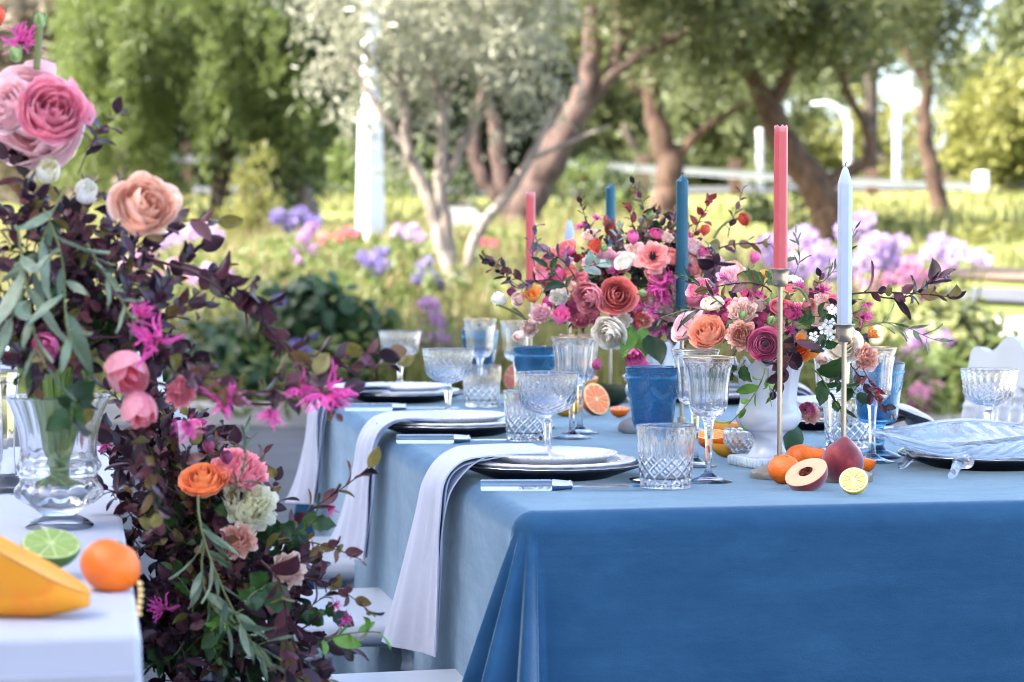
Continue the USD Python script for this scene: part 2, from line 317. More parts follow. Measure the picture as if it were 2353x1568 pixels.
tag(put('asphalt_ground', (asp, gridf(len(fy), 40)), 'asphalt'), 'dark grey asphalt under the tables and chairs', None, kind='structure')
tag(put('soil_base', xf(box(-300, 300, -0.2, 0, -1, 0.0), mat4((0, 14.25, 0), np.stack([KD, KN, [0, 0, 1]], 1))), 'soil'), None, None, kind='structure')
# pale paved court to the right of the tables, in the sun
yy = np.linspace(-60, 12.0, 60); xx = np.linspace(2.55, 60, 30); A, B = np.meshgrid(xx, np.linspace(0, 1, 60)); top = kerb_y(A) - .2; Yc = -60 + (top + 60) * B
tag(put('paved_court', (np.stack([A, Yc, 0 * A + .004], -1).reshape(-1, 3), gridf(60, 30)), 'pavement'), 'sunlit pale paving to the right of the long table', None, kind='structure')
# kerb of separate stones
kerb = UsdGeom.Xform.Define(stage, '/World/kerb'); _setx(kerb, mat4((0, 14.02, 0), np.stack([KD, KN, [0, 0, 1]], 1))); kerb = kerb.GetPrim()
tag(kerb, 'pale concrete kerb stones along the edge of the flower bed', None, kind='structure')
for k in range(-9, 10):
    put('kerb_stone', xf(rounded_box(0.497, 0.085, 0.09, 0.018), mat4((k * 1.0 + 0.3, -0.08, 0.045))), 'kerb_stone', kerb, smooth=40)
# paved drive at the right, sunlit
def strip(name, pts, width, m, lift, label):
    pts = spline(pts, 60); T = np.gradient(pts, axis=0); N = np.stack([-T[:, 1], T[:, 0]], 1); N /= np.linalg.norm(N, axis=1, keepdims=True)
    rows = []
    for s in np.linspace(-0.5, 0.5, 13):
        p = pts + N * (s * width)[..., None] if np.ndim(width) else pts + N * s * width
        rows.append(np.stack([p[:, 0], p[:, 1], terr(p[:, 0], p[:, 1]) + lift], 1))
    v = np.stack(rows, 0).reshape(-1, 3)
    tag(put(name, (v, gridf(13, 60)[:, ::-1]), m), label, None, kind='structure')
strip('paved_drive', [(2.9, 19.4), (4.5, 18.6), (7, 18.0), (11, 17.2), (18, 15)], 2.6, 'pavement', 0.05, 'sunlit pale paved drive beyond the flower bed')
strip('asphalt_lane', [(4.0, 23.2), (5.5, 22.2), (8, 21.4), (12, 20.5), (20, 18)], 1.6, 'asphalt', 0.05, 'grey asphalt lane behind the pale drive')
strip('earth_strip', [(5.0, 26.2), (6.8, 25.0), (9, 24.2), (13, 23.0), (20, 20.5)], 1.5, 'soil', 0.05, 'reddish bare earth strip beyond the lane')
strip('upper_road', [(-40, 53), (-15, 51), (0, 50), (15, 48.5), (40, 46)], 4.0, 'asphalt', 0.06, 'grey road running along the top of the slope')

# ---------------------------------------------------------------- the building that shades the tables (left of the frame)
bl = thing('stucco_building', 'tan stucco building at the left whose shade covers the tables', 'building', mat4((-10.2, 0, 0)))
put('wall', box(-9, 0, -26, 12.4, -0.5, 12.2), 'stucco', bl, smooth=False)
put('roof', box(-9.3, 0.3, -26.3, 12.7, 12.2, 12.35), 'roof_tile', bl, smooth=False)
for k in range(9):
    for zz in (1.2, 4.9, 8.4):
        w = put('window', box(0.0, 0.05, -24 + k * 4, -22 + k * 4, zz, zz + 1.7), 'white_paint', bl, smooth=False)
        put('pane', box(0.052, 0.06, -23.9 + k * 4, -22.1 + k * 4, zz + .1, zz + 1.6), 'pane', w, smooth=False)

# ---------------------------------------------------------------- trees
rngT = np.random.default_rng(11)
def leafmesh(cen, size, aspect=0.35, droop=0.0, rng=rngT, updir=0.0):
    """One rhombus of two triangles, slightly folded, per centre."""
    n = len(cen); d = rng.normal(size=(n, 3)); d[:, 2] = d[:, 2] * (1 - abs(droop)) - droop * 1.6
    d /= np.linalg.norm(d, axis=1, keepdims=True)
    o = rng.normal(size=(n, 3)); o[:, 2] += updir; s = np.cross(d, o); s /= np.maximum(np.linalg.norm(s, axis=1, keepdims=True), 1e-9)
    L = (size * rng.uniform(0.6, 1.3, n))[:, None]; nn = np.cross(s, d)
    p0 = cen - d * L * .5; p2 = cen + d * L * .5; m = cen - d * L * .05 + nn * L * .06
    p1 = m + s * L * aspect * .5; p3 = m - s * L * aspect * .5
    v = np.stack([p0, p1, p2, p3], 1).reshape(-1, 3)
    i = np.arange(n)[:, None] * 4
    return v, np.concatenate([i + [[0, 1, 2]], i + [[0, 2, 3]]], 1).reshape(-1, 3)
def clumps(blobs, per_m3, clump=0.18, each=26, squash=1.0, rng=rngT):
    """Leaf centres: small clumps spread through the blobs (centre, radius)."""
    out = []
    for cc, r in blobs:
        n = max(3, int(per_m3 * 4.19 * r ** 3 * squash))
        d = rng.normal(size=(n, 3)); d /= np.linalg.norm(d, axis=1, keepdims=True)
        k = np.asarray(cc) + d * (r * rng.uniform(0.35, 1.0, n) ** 0.6)[:, None] * np.array([1, 1, squash])
        out.append((k[:, None] + rng.normal(size=(n, each, 3)) * clump * .6).reshape(-1, 3))
    return np.vstack(out)
def limb_pts(spec, d, tilt=0.0, k=5):
    p = np.array([[*Q(u, v, d + tilt * i), px(r, d)] for i, (u, v, r) in enumerate(spec)])
    return spline(p, max(len(spec) * k, 6))
def ground_to(p):
    """Carries a trunk's foot into the ground."""
    z = terr(p[0, 0], p[0, 1]) - 0.15
    if z < p[0, 2]: p = np.vstack([[p[0, 0], p[0, 1], z, p[0, 3] * 1.15], p])
    return p
def tree(name, label, limbs, d, barkm, blobs, leafm, leaf, dens, aspect=0.35, clump=0.2, each=26, droop=0.0, group=None, tilt=0.0, depth=1.0, cat='tree'):
    base = limb_pts(limbs[0], d)[0, :3] if limbs else Q(blobs[0][0], blobs[0][1], d)
    t = thing(name, label, cat, mat4((base[0], base[1], 0)), group)
    off = mat4((-base[0], -base[1], 0))
    for i, sp in enumerate(limbs):
        p = limb_pts(sp, d, tilt * (1 if i % 2 else -1))
        if i == 0 or sp[0][1] > limbs[0][0][1] - 25: p = ground_to(p)
        w = 0.12 * p[:, 3:] * np.stack([np.sin(np.arange(len(p)) * 1.7 + i), np.cos(np.arange(len(p)) * 1.3 + i), 0 * p[:, 3]], 1)
        put('trunk' if i == 0 else 'limb', xf(tube(p[:, :3] + w, p[:, 3], 9), off), barkm, t)
    if blobs:
        bb = []
        for (u, v, r) in blobs:
            dd = d + rngT.uniform(-1, 1) * depth
            bb.append((Q(u, v, dd), px(r, d)))
        cen = clumps(bb, dens, clump, each)
        put('crown', xf(leafmesh(cen, leaf, aspect, droop), off), leafm, t, smooth=False, kind='stuff')
    return t

tree('olive_tree', 'silvery olive tree with several slim trunks by the white pillar', [
    [(1045, 650, 20), (1015, 560, 19), (990, 470, 17), (960, 400, 15), (935, 340, 13), (928, 230, 11), (905, 120, 8), (880, 20, 6)],
    [(1040, 650, 16), (1025, 520, 16), (1010, 430, 16), (1018, 330, 14), (1015, 240, 12), (990, 150, 9), (960, 60, 6)],
    [(1012, 440, 13), (1060, 340, 13), (1110, 250, 9), (1150, 170, 6), (1190, 90, 4)],
    [(1065, 645, 13), (1100, 530, 14), (1165, 450, 13), (1215, 370, 11), (1250, 300, 8), (1290, 220, 6)],
    [(950, 370, 10), (890, 280, 8), (840, 200, 6), (790, 120, 4)], [(1018, 260, 9), (1060, 150, 6), (1100, 40, 5)],
    [(925, 220, 7), (850, 130, 5), (760, 70, 3)], [(1215, 370, 6), (1300, 330, 5), (1400, 290, 3)]],
    18.0, 'bark_pale',
    [(730, 60, 60), (800, 120, 80), (750, 190, 60), (880, 70, 100), (980, 90, 110), (1080, 80, 110), (1180, 110, 100), (1265, 160, 70), (860, 220, 75), (950, 220, 75), (1080, 200, 75),
     (1180, 230, 70), (1000, 0, 120), (800, -20, 110), (1100, -60, 130), (950, -120, 140), (1230, 20, 110), (770, 280, 40), (900, 360, 38), (940, 400, 28), (1250, 260, 45), (1150, 300, 35), (830, 300, 40), (1010, 290, 45), (1200, -60, 120)],
    'olive_leaf', 0.105, 195, aspect=0.28, clump=0.12, each=14, depth=0.5)
tree('leaning_red_tree', 'large leaning reddish trunk tree right of the olive tree', [
    [(1180, 560, 46), (1210, 470, 42), (1262, 370, 40), (1320, 270, 33), (1352, 180, 25), (1360, 80, 20), (1355, -60, 16), (1350, -200, 12)],
    [(1320, 280, 22), (1400, 180, 17), (1500, 110, 14), (1590, 60, 11), (1650, -30, 9), (1690, -150, 6)],
    [(1205, 520, 18), (1140, 450, 18), (1100, 390, 17), (1088, 320, 15), (1105, 240, 11), (1130, 160, 8)],
    [(1185, 500, 24), (1150, 400, 21), (1140, 300, 18), (1120, 230, 14), (1100, 130, 10)],
    [(1405, 175, 15), (1425, 90, 16), (1420, 0, 14), (1400, -120, 10)], [(1420, 130, 12), (1460, 50, 10), (1490, -60, 8)]],
    26.0, 'bark_red', [(1300, -60, 130), (1420, -80, 120), (1380, 60, 45), (1480, 40, 70), (1560, -60, 130), (1650, 0, 90), (1480, 170, 40), (1310, 60, 40)], 'pine_leaf', 0.14, 95, aspect=0.3, clump=0.22, each=22, depth=1.2)
tree('forked_pine_tree', 'dark brown forked trunk behind the middle candles', [
    [(1520, 500, 36), (1540, 400, 33), (1512, 300, 26), (1495, 190, 20), (1520, 80, 15), (1540, -60, 12)],
    [(1548, 375, 15), (1600, 310, 11), (1672, 262, 8), (1720, 240, 5)], [(1505, 240, 12), (1450, 190, 10), (1420, 150, 7)]],
    32.0, 'bark_brown', [(1480, 90, 80), (1560, 60, 90), (1640, 60, 80), (1620, 180, 60), (1560, -60, 130), (1660, 130, 60), (1450, 20, 80), (1700, -30, 110)], 'pine_leaf', 0.17, 62, aspect=0.3, clump=0.3, each=24, depth=1.5)
tree('leaning_pine_tree', 'big brown tree leaning left behind the pink and white candles', [
    [(1925, 540, 48), (1880, 440, 40), (1800, 330, 34), (1768, 250, 29), (1730, 180, 21), (1690, 90, 14), (1660, -30, 10)],
    [(1772, 255, 20), (1808, 175, 15), (1822, 110, 11), (1840, 0, 8)],
    [(1890, 430, 20), (1955, 392, 16), (2000, 358, 14), (1990, 290, 11), (1950, 220, 9), (1940, 150, 8), (1965, 40, 6)],
    [(1945, 180, 8), (1900, 130, 6), (1870, 90, 5)]],
    32.0, 'bark_brown', [(1720, 60, 80), (1800, 50, 90), (1880, 60, 90), (1960, 60, 80), (1760, -70, 120), (1900, -70, 130), (1990, 130, 55), (2040, 30, 80), (1850, 160, 50), (1680, 150, 50)], 'pine_leaf', 0.17, 60, aspect=0.3, clump=0.3, each=24, depth=1.5)
tree('slim_leaning_tree', 'slim grey brown trunk leaning left at the right side of the picture', [
    [(2178, 570, 26), (2150, 430, 20), (2125, 300, 17), (2130, 180, 13), (2118, 60, 10), (2110, -60, 8)], [(2128, 200, 9), (2080, 120, 7), (2040, 60, 5)], [(2122, 120, 8), (2180, 60, 6), (2230, 0, 5)]],
    35.0, 'bark_brown', [(2110, 90, 80), (2070, 30, 70), (2170, 20, 90), (2150, 140, 50), (2120, -70, 120), (2230, 60, 45)], 'pine_leaf', 0.17, 50, aspect=0.3, clump=0.3, each=22, depth=1.5)
# weeping tree at the left
wt = tree('weeping_tree', 'tall weeping green tree with dark trunk at the left', [
    [(505, 470, 26), (525, 350, 21), (530, 230, 19), (542, 100, 15), (540, -60, 12)], [(530, 180, 12), (450, 80, 9), (350, 20, 7), (250, 60, 5)], [(535, 150, 11), (620, 60, 9), (690, 40, 6)]],
    28.0, 'bark_dark', [], 'willow_leaf', 0.1, 10)
off = -np.array([*limb_pts([(505, 470, 26), (525, 350, 21), (530, 230, 19)], 28.0)[0, :2], 0])
strands = []
for k in range(420):
    u = rngT.uniform(150, 720); top = 40 + 0.0011 * (u - 440) ** 2 + rngT.uniform(-160, 190)
    ln = rngT.uniform(80, 260) * (1.0 if u < 480 or u > 560 else 0.75)
    p0 = Q(u, top, 28 + rngT.uniform(-2.2, 2.2)); n = int(ln / 4.6); s = np.linspace(0, 1, n)[:, None]
    dr = np.array([px(ln * (-0.45 if u < 420 else 0.25), 28), 0, -px(ln, 28)])
    path = p0 + s * dr * np.array([1, 1, 0]) * (1 - s * .6) + s ** 1.4 * dr * np.array([0, 0, 1])
    path = path[(path[:, 2] > 1.9)]
    if len(path): strands.append(path + rngT.normal(size=path.shape) * 0.05)
cen = np.vstack(strands); cen = np.repeat(cen, 3, 0) + rngT.normal(size=(len(cen) * 3, 3)) * 0.045
put('crown', xf(leafmesh(cen, 0.15, 0.22, droop=0.75), mat4(off)), 'willow_leaf', wt, smooth=False, kind='stuff')
tree('bare_trunk_tree', 'greyish slim trunk between the weeping tree and the white pillar', [[(735, 545, 24), (700, 450, 19), (672, 350, 19), (675, 260, 17), (690, 150, 13), (700, 0, 10)]],
     27.0, 'bark_pale', [(640, 90, 70), (700, 180, 50), (700, 60, 80), (655, 200, 45), (690, 330, 30), (650, 380, 45), (700, 420, 40), (660, 460, 40)], 'deep_leaf', 0.17, 150, clump=0.25, depth=0.8)
# conical bush and shrubs on the slope
def shrub(name, label, blobs, d, leafm, leaf, dens, aspect=0.5, clump=0.12, each=18, group=None, depth=0.3, cat='shrub', stem=True):
    base = Q(blobs[0][0], blobs[0][1], d)
    t = thing(name, label, cat, mat4((base[0], base[1], terr(base[0], base[1]))), group)
    bb = [(Q(u, v, d + rngT.uniform(-1, 1) * depth), px(r, d)) for u, v, r in blobs]
    off = mat4((-base[0], -base[1], -terr(base[0], base[1])))
    cen = clumps(bb, dens, clump, each)
    put('foliage', xf(leafmesh(cen, leaf, aspect), off), leafm, t, smooth=False, kind='stuff')
    g = np.array([0, 0, -0.1])
    for k in range(3):
        e = np.array(bb[k % len(bb)][0]) + off[:3, 3]
        put('stem', tube(spline([g, e * .5 + [0.03 * k, 0, 0], e], 6), np.linspace(0.03, 0.01, 6), 5), 'bark_brown', t)
    return t
shrub('conical_bush', 'yellow green feathery conical bush left of the white pillar', [(575, 500, 45), (555, 430, 30), (595, 420, 36), (600, 370, 24), (570, 470, 40), (540, 500, 35), (610, 470, 30), (545, 560, 50)], 24.0, 'lime_leaf', 0.11, 420, aspect=0.2)
for i, (lab, blobs, d, lm) in enumerate([
    ('round dark green bush behind the middle candles', [(1380, 410, 55), (1440, 430, 50), (1330, 440, 45), (1400, 470, 45)], 34.0, 'deep_leaf'),
    ('bright green bush at the foot of the leaning red tree', [(1290, 430, 40), (1340, 400, 35), (1450, 470, 40)], 30.0, 'willow_leaf'),
    ('dark low bush right of the red poppy bud', [(1770, 470, 45), (1820, 490, 45), (1740, 490, 40)], 33.0, 'deep_leaf'),
    ('sunlit low green bush under the slim leaning tree', [(2230, 560, 45), (2300, 570, 60), (2350, 590, 50), (2180, 590, 40), (2270, 600, 50)], 31.0, 'lime_leaf'),
    ('shaded green bush between the white candle and the slim trunk', [(2060, 540, 50), (2110, 560, 45), (2010, 550, 40)], 33.0, 'willow_leaf'),
    ('dark evergreen bush behind the olive trunks', [(1060, 430, 50), (1110, 470, 45), (1010, 480, 35)], 31.0, 'deep_leaf'),
    ('dark green bush at the left of the slope behind the dark trunk', [(440, 500, 45), (480, 520, 40), (700, 500, 50), (660, 540, 50)], 29.0, 'deep_leaf'),
    ('yellowish low bush beside the slim dark trunk', [(420, 560, 40), (470, 570, 40), (380, 560, 45)], 24.0, 'lime_leaf')]):
    shrub('slope_bush', lab, blobs, d, lm, 0.14, 95, aspect=0.45, clump=0.16, depth=0.6)
# trees filling the distance
FAR = [('pale sunlit tree crown at the far right edge', 'lime_leaf', 48, [(2280, 330, 80), (2340, 250, 90), (2300, 420, 60), (2200, 380, 60), (2230, 280, 55), (2390, 360, 90), (2250, 450, 45)]),
       ('yellow green far tree behind the curved lamp', 'lime_leaf', 60, [(1960, 330, 60), (2040, 380, 60), (2090, 310, 45), (1900, 360, 55), (2000, 250, 40), (2060, 440, 50), (2110, 420, 50)]),
       ('pale green far tree behind the pink candle', 'far_leaf', 60, [(1650, 180, 70), (1720, 230, 60), (1640, 300, 60), (1590, 230, 60), (1690, 320, 50), (1850, 250, 50), (1760, 400, 55)]),
       ('dark grey far tree behind the guard rail', 'deep_leaf', 70, [(1660, 330, 70), (1730, 340, 60), (1620, 370, 50), (1700, 280, 50), (1590, 400, 50)]),
       ('soft green far tree between the two big trunks', 'far_leaf', 52, [(1410, 290, 70), (1440, 220, 60), (1390, 350, 55), (1460, 340, 55), (1430, 120, 60), (1470, 400, 40)]),
       ('dim green far tree behind the olive crown', 'deep_leaf', 55, [(1000, 330, 110), (880, 330, 100), (1130, 330, 100), (780, 300, 90), (1240, 320, 80), (1000, 200, 150), (820, 160, 130), (1190, 180, 120), (1000, 30, 170), (780, 0, 150), (1250, 20, 140)]),
       ('shadowy far tree behind the weeping tree', 'deep_leaf', 55, [(300, 330, 120), (450, 300, 110), (600, 300, 110), (700, 320, 90), (520, 150, 140), (330, 150, 140), (680, 120, 110), (420, 0, 150), (600, 0, 150), (250, 430, 70)]),
       ('dry greyish far tree at the top left corner', 'grey_leaf', 45, [(60, 60, 110), (180, 40, 90), (20, 180, 110), (130, 170, 80), (240, 110, 60), (60, 300, 110), (150, 300, 90), (260, 220, 60), (90, 420, 100), (200, 400, 90)]),
       ('broad olive green far tree above the guard rail', 'far_leaf', 66, [(1560, 130, 90), (1800, 130, 80), (1920, 160, 70), (1500, 300, 80), (1830, 330, 60), (1340, 200, 90), (1350, 340, 70), (1260, 400, 60)]),
       ('sunlit far tree at the upper right corner', 'far_leaf', 58, [(2330, 100, 60), (2210, 200, 60), (2280, 180, 45), (2350, 20, 60), (2200, 110, 35), (2330, 480, 70)]),
       ('tall shady far tree above the two middle candles', 'pine_leaf', 50, [(1480, 0, 120), (1620, 0, 110), (1760, 20, 100), (1900, 20, 110), (2030, 20, 90), (1350, 20, 110), (2000, 110, 45)]),
       ('low green far hedge tree along the left slope', 'willow_leaf', 47, [(330, 420, 60), (420, 430, 40), (600, 440, 40), (780, 430, 60), (880, 440, 50), (960, 420, 50)])]
for lab, lm, d, bl_ in FAR:
    u = np.mean([b[0] for b in bl_]); low = max(bl_, key=lambda b: b[1])
    tree('background_tree', lab, [[(low[0], low[1] + 60, 16), (low[0] + 8, low[1], 13), (u, np.mean([b[1] for b in bl_]), 8)]], d, 'bark_dark', bl_, lm, 0.30, 20, aspect=0.45, clump=0.45, each=24, depth=2.5)

# ---------------------------------------------------------------- guard rail, lamp, posts, sign, pillar
gr = thing('guard_rail', 'white road guard rail with brown posts on the far slope', 'guard rail', mat4((0, 0, 0)))
prof = np.array([(0, .30), (-.06, .25), (-.06, .2), (0, .15), (-.06, .1), (-.06, .05), (0, 0)])
def rail(p0, p1, h):
    p0, p1 = np.asarray(p0), np.asarray(p1); dd = norm(p1 - p0); nn = np.cross(dd, [0, 0, 1])
    v = np.vstack([p + nn * a_ + np.array([0, 0, b_ * h / .3]) for p in (p0, p1) for a_, b_ in prof] + [p + nn * (a_ + .02) + np.array([0, 0, b_ * h / .3]) for p in (p0, p1) for a_, b_ in prof])
    return v, np.vstack([gridf(2, 7), gridf(2, 7)[:, ::-1] + 14])
for (u0, v0, u1, v1, d) in [(380, 362, 590, 368, 48), (1270, 377, 1570, 392, 46), (1560, 392, 1860, 412, 46), (1860, 412, 2110, 425, 45), (2105, 425, 2250, 430, 45)]:
    put('rail', rail(Q(u0, v0 + 8, d), Q(u1, v1 + 8, d), 0.15), 'rail_metal', gr, smooth=False)
for (u, v, d) in [(430, 362, 48.3), (560, 366, 48.3), (1290, 380, 46.3), (1480, 388, 46.3), (1690, 400, 46.3), (1850, 412, 46.3), (2005, 420, 45.3), (2160, 428, 45.3)]:
    p = Q(u, v - 22, d); z0 = terr(p[0], p[1])
    put('post', box(p[0] - .11, p[0] + .11, p[1] - .1, p[1] + .1, z0 - .1, p[2] + .1), 'bark_brown', gr, smooth=False)
p = Q(2255, 418, 44.8)
put('end_terminal', xf(rounded_box(0.13, 0.1, 0.2, 0.05), mat4(p)), 'white_paint', gr, smooth=40)
def pole_thing(name, label, cat, u, v0, v1, d, w, extra=None):
    p0 = Q(u, v0, d); p1 = Q(u, v1, d); z0 = min(terr(p0[0], p0[1]), p0[2]) - .1
    t = thing(name, label, cat, mat4((p0[0], p0[1], 0)))
    put('post', tube([[0, 0, z0], [0, 0, p1[2]]], [w, w * .9], 10), 'white_paint', t)
    put('cap', xf(sphere(w * 1.15, 8, (1, 1, .6)), mat4((0, 0, p1[2]))), 'white_paint', t)
    if extra: extra(t, p0, p1)
    return t
def arm(t, p0, p1):
    q_ = [(0, 0, 0), (-.12, 0, .22), (-.38, 0, .42), (-.62, 0, .46)]
    put('arm', tube(spline(np.array(q_) + [0, 0, p1[2]], 16), .075, 8), 'white_paint', t)
    put('lamp_head', xf(sphere(.12, 8, (1.8, .9, .5)), mat4((-.68, 0, p1[2] + .46))), 'white_paint', t)
pole_thing('street_lamp', 'white street lamp with a curved arm behind the leaning tree', 'street lamp', 1950, 410, 285, 54, .085, arm)
pole_thing('white_post', 'tall straight white post behind the guard rail', 'post', 2062, 430, 218, 54, .10)
pole_thing('short_post', 'short white post behind the pink candle', 'post', 1746, 415, 302, 54, .085)
# white pillar
d = 23.0; p0 = Q(852, 575, d); z0 = terr(p0[0], p0[1])
t = thing('white_pillar', 'white square pillar with a slimmer pole on top in the flower bed', 'pillar', mat4((p0[0], p0[1], z0), rotz(math.radians(38))))
ztop = Q(860, 232, d)[2] - z0; w0, w1 = px(46, d) * .5, px(38, d) * .5
v = []
for (w, z) in ((w0 * 1.12, -0.1), (w0, .35), (w1, ztop - .12), (w1 * .55, ztop)):
    v += [(-w, -w, z), (w, -w, z), (w, w, z), (-w, w, z)]
put('shaft', (np.array(v), gridf(4, 4, True)), 'white_paint', t, smooth=False)
put('pole', tube([[0, 0, ztop - .05], [0, 0, ztop + 2.6]], px(19, d), 12), 'white_paint', t)
put('plinth', xf(rounded_box(w0 * 1.5, w0 * 1.5, .1, .02), mat4((0, 0, .0))), 'kerb_stone', t, smooth=40)
# arrow sign
p = Q(1062, 497, 25.0); t = thing('arrow_sign', 'pale grey arrow shaped sign on dark legs between the olive trunks', 'sign', mat4((p[0], p[1], p[2]), rotz(0.1)))
L_, H_ = px(88, 25), px(46, 25); out = np.array([(-L_ / 2, -H_ / 2), (L_ * .25, -H_ / 2), (L_ / 2, 0), (L_ * .25, H_ / 2), (-L_ / 2, H_ / 2)])
n = len(out); v = np.vstack([np.c_[out[:, 0], np.full(n, -.015), out[:, 1]], np.c_[out[:, 0], np.full(n, .015), out[:, 1]]])
f = [[0, i, i + 1] for i in range(1, n - 1)] + [[n, n + i + 1, n + i] for i in range(1, n - 1)]
for i in range(n): j = (i + 1) % n; f += [[i, n + i, n + j], [i, n + j, j]]
look('sign_face', (0.42, 0.41, 0.40), 0.6, var=0.1, scale=8)
put('panel', (v, np.array(f)), 'sign_face', t, smooth=False)
put('frame', box(-L_ / 2, L_ * .25, -.02, .02, H_ / 2 + .004, H_ / 2 + .03), 'bark_dark', t, smooth=False)
for s in (-.35, .2): put('leg', tube([[s * L_, .02, terr(p[0], p[1]) - p[2] - .1], [s * L_, .02, -H_ / 2]], .02, 6), 'bark_dark', t)

# ---------------------------------------------------------------- flower bed planting
rngB = np.random.default_rng(5)
def blades(n, xr, qr, hmin, hmax, w, rng, keep=None):
    A = rng.uniform(*xr, n); B = qr[0] + (qr[1] - qr[0]) * rng.uniform(0, 1, n) ** 1.2
    X = A * KD[0] + B * KN[0]; Y = 14.02 + A * KD[1] + B * KN[1]
    if keep is not None: m = keep(X, Y); X, Y = X[m], Y[m]; n = len(X)
    Z = terr(X, Y); h = rng.uniform(hmin, hmax, n); a = rng.uniform(0, 6.28, n); ln = rng.uniform(.1, .5, n) * h; wd = w * rng.uniform(.7, 1.4, n)
    base = np.stack([X, Y, Z - .02], 1); sd = np.stack([np.cos(a + 1.57), np.sin(a + 1.57), 0 * a], 1) * wd[:, None] / 2; dr = np.stack([np.cos(a), np.sin(a), 0 * a], 1)
    mid = base + np.stack([0 * h, 0 * h, h * .6], 1) + dr * (ln * .35)[:, None]; tip = base + np.stack([0 * h, 0 * h, h * .95], 1) + dr * ln[:, None]
    v = np.stack([base - sd, base + sd, mid + sd * .8, mid - sd * .8, tip], 1).reshape(-1, 3); i = np.arange(n)[:, None] * 5
    return v, np.concatenate([i + [[0, 1, 2]], i + [[0, 2, 3]], i + [[3, 2, 4]]], 1).reshape(-1, 3)
off_drive = lambda X, Y: ~((X > 2.7) & (Y < 27) & (Y > 15.5))
tag(put('meadow_grass', blades(60000, (-9, 9), (.5, 12.5), .18, .42, .022, rngB, off_drive), 'meadow', smooth=False), 'tall yellow green grass filling the sunlit flower bed', 'grass', kind='stuff')
tag(put('dry_grass', blades(13000, (-9, 9), (.8, 11), .2, .46, .018, rngB, off_drive), 'straw', smooth=False), 'dry straw coloured stalks among the green grass', 'grass', kind='stuff')
tag(put('slope_grass', blades(26000, (-14, 22), (11, 27), .15, .4, .04, rngB, lambda X, Y: (meshkit.fbm(np.stack([X / 3, Y / 3, 0 * X], -1), 3, 2) > .42) & off_drive(X, Y)), 'meadow', smooth=False), 'green grass on the far slope', 'grass', kind='stuff')
def flowering(name, label, heads, d, flm, stemm='willow_leaf', fl=0.035, dens=260, cat='flower', group=None, leaves=220, spread=.35):
    """A clump: each head (u, v, r px) a part of its own on its stem, with low leaves."""
    b = Q(np.mean([h[0] for h in heads]), heads[0][1], d); z0 = float(terr(b[0], b[1]))
    t = thing(name, label, cat, mat4((b[0], b[1], z0)), group); off = mat4((-b[0], -b[1], -z0))
    for k, (u, v, r) in enumerate(heads):
        dd = d + rngB.uniform(-.25, .25); cc = Q(u, v, dd); R = px(r, dd)
        n = int(max(40, dens * (R / .12) ** 2)); dr = rngB.normal(size=(n, 3)); dr /= np.linalg.norm(dr, axis=1, keepdims=True)
        cen = cc + dr * (R * rngB.uniform(.3, 1, n) ** .5)[:, None] * [1, 1, .8]
        put('flower_head', xf(leafmesh(cen, fl, .8, rng=rngB), off), flm, t, smooth=False)
        foot = np.array([b[0] + rngB.uniform(-.15, .15), b[1] + rngB.uniform(-.15, .15), z0 - .05])
        put('stem', xf(tube(spline([foot, (foot + cc) / 2 + rngB.normal(size=3) * .04, cc], 7), .008, 5), off), stemm, t)
    n = leaves; cen = np.stack([b[0] + rngB.normal(size=n) * spread, b[1] + rngB.normal(size=n) * spread, z0 + rngB.uniform(0, .45, n)], 1)
    put('leaves', xf(leafmesh(cen, .13, .3, droop=-.4, rng=rngB), off), stemm, t, smooth=False, kind='stuff')
    return t
flowering('flower_clump', 'pale lilac flower heads behind the white candle', [(1850, 545, 34), (1800, 560, 36), (1890, 580, 40), (1950, 530, 34), (1985, 505, 30), (2010, 560, 38), (1920, 620, 42), (1840, 610, 40), (1780, 590, 34), (1990, 600, 36), (2060, 560, 28), (2040, 600, 34), (1760, 560, 26)], 14.6, 'lilac')
flowering('flower_clump', 'lilac flower heads apart from the rest near the right edge', [(2160, 560, 30), (2200, 575, 28), (2140, 580, 24), (2240, 590, 24), (2185, 600, 26), (2265, 600, 18), (2110, 600, 18)], 15.2, 'lilac')
flowering('flower_clump', 'pinkish flower heads right of the burgundy branch', [(2060, 630, 36), (2100, 650, 34), (2020, 650, 32), (2140, 640, 26), (1960, 650, 30), (2090, 610, 30), (2160, 625, 22)], 14.9, 'pale_pink')
flowering('flower_clump', 'mauve flower heads in front of the pale leaved shrub', [(2110, 775, 30), (2150, 800, 34), (2090, 820, 30), (2130, 850, 28), (2170, 780, 24), (2080, 850, 22)], 13.6, 'mauve')
flowering('flower_clump', 'low pink flower heads above the kerb right of the blue goblet', [(2110, 900, 26), (2085, 930, 26), (2130, 930, 24), (2150, 890, 20), (2060, 910, 22)], 13.4, 'pale_pink')
flowering('flower_clump', 'purple and violet flowers left of the white pillar', [(640, 498, 24), (690, 495, 26), (720, 510, 22), (665, 520, 20)], 19, 'violet')
flowering('flower_clump', 'mauve flowers under the violet ones left of the pillar', [(700, 545, 20), (720, 575, 18), (680, 580, 16), (715, 525, 18), (690, 600, 14)], 18.5, 'mauve')
flowering('flower_clump', 'dark violet flowers in front of the white pillar', [(850, 600, 24), (875, 580, 20), (835, 590, 16), (880, 610, 18), (865, 630, 14)], 17, 'violet')
flowering('flower_clump', 'dark violet flowers left of the olive tree foot', [(975, 620, 26), (995, 640, 22), (960, 640, 18), (1010, 655, 16), (985, 600, 14)], 17, 'violet')
flowering('flower_clump', 'pale lilac flowers between the pillar and the olive trunks', [(920, 540, 22), (945, 530, 20), (965, 545, 18), (915, 525, 14)], 19, 'lilac')
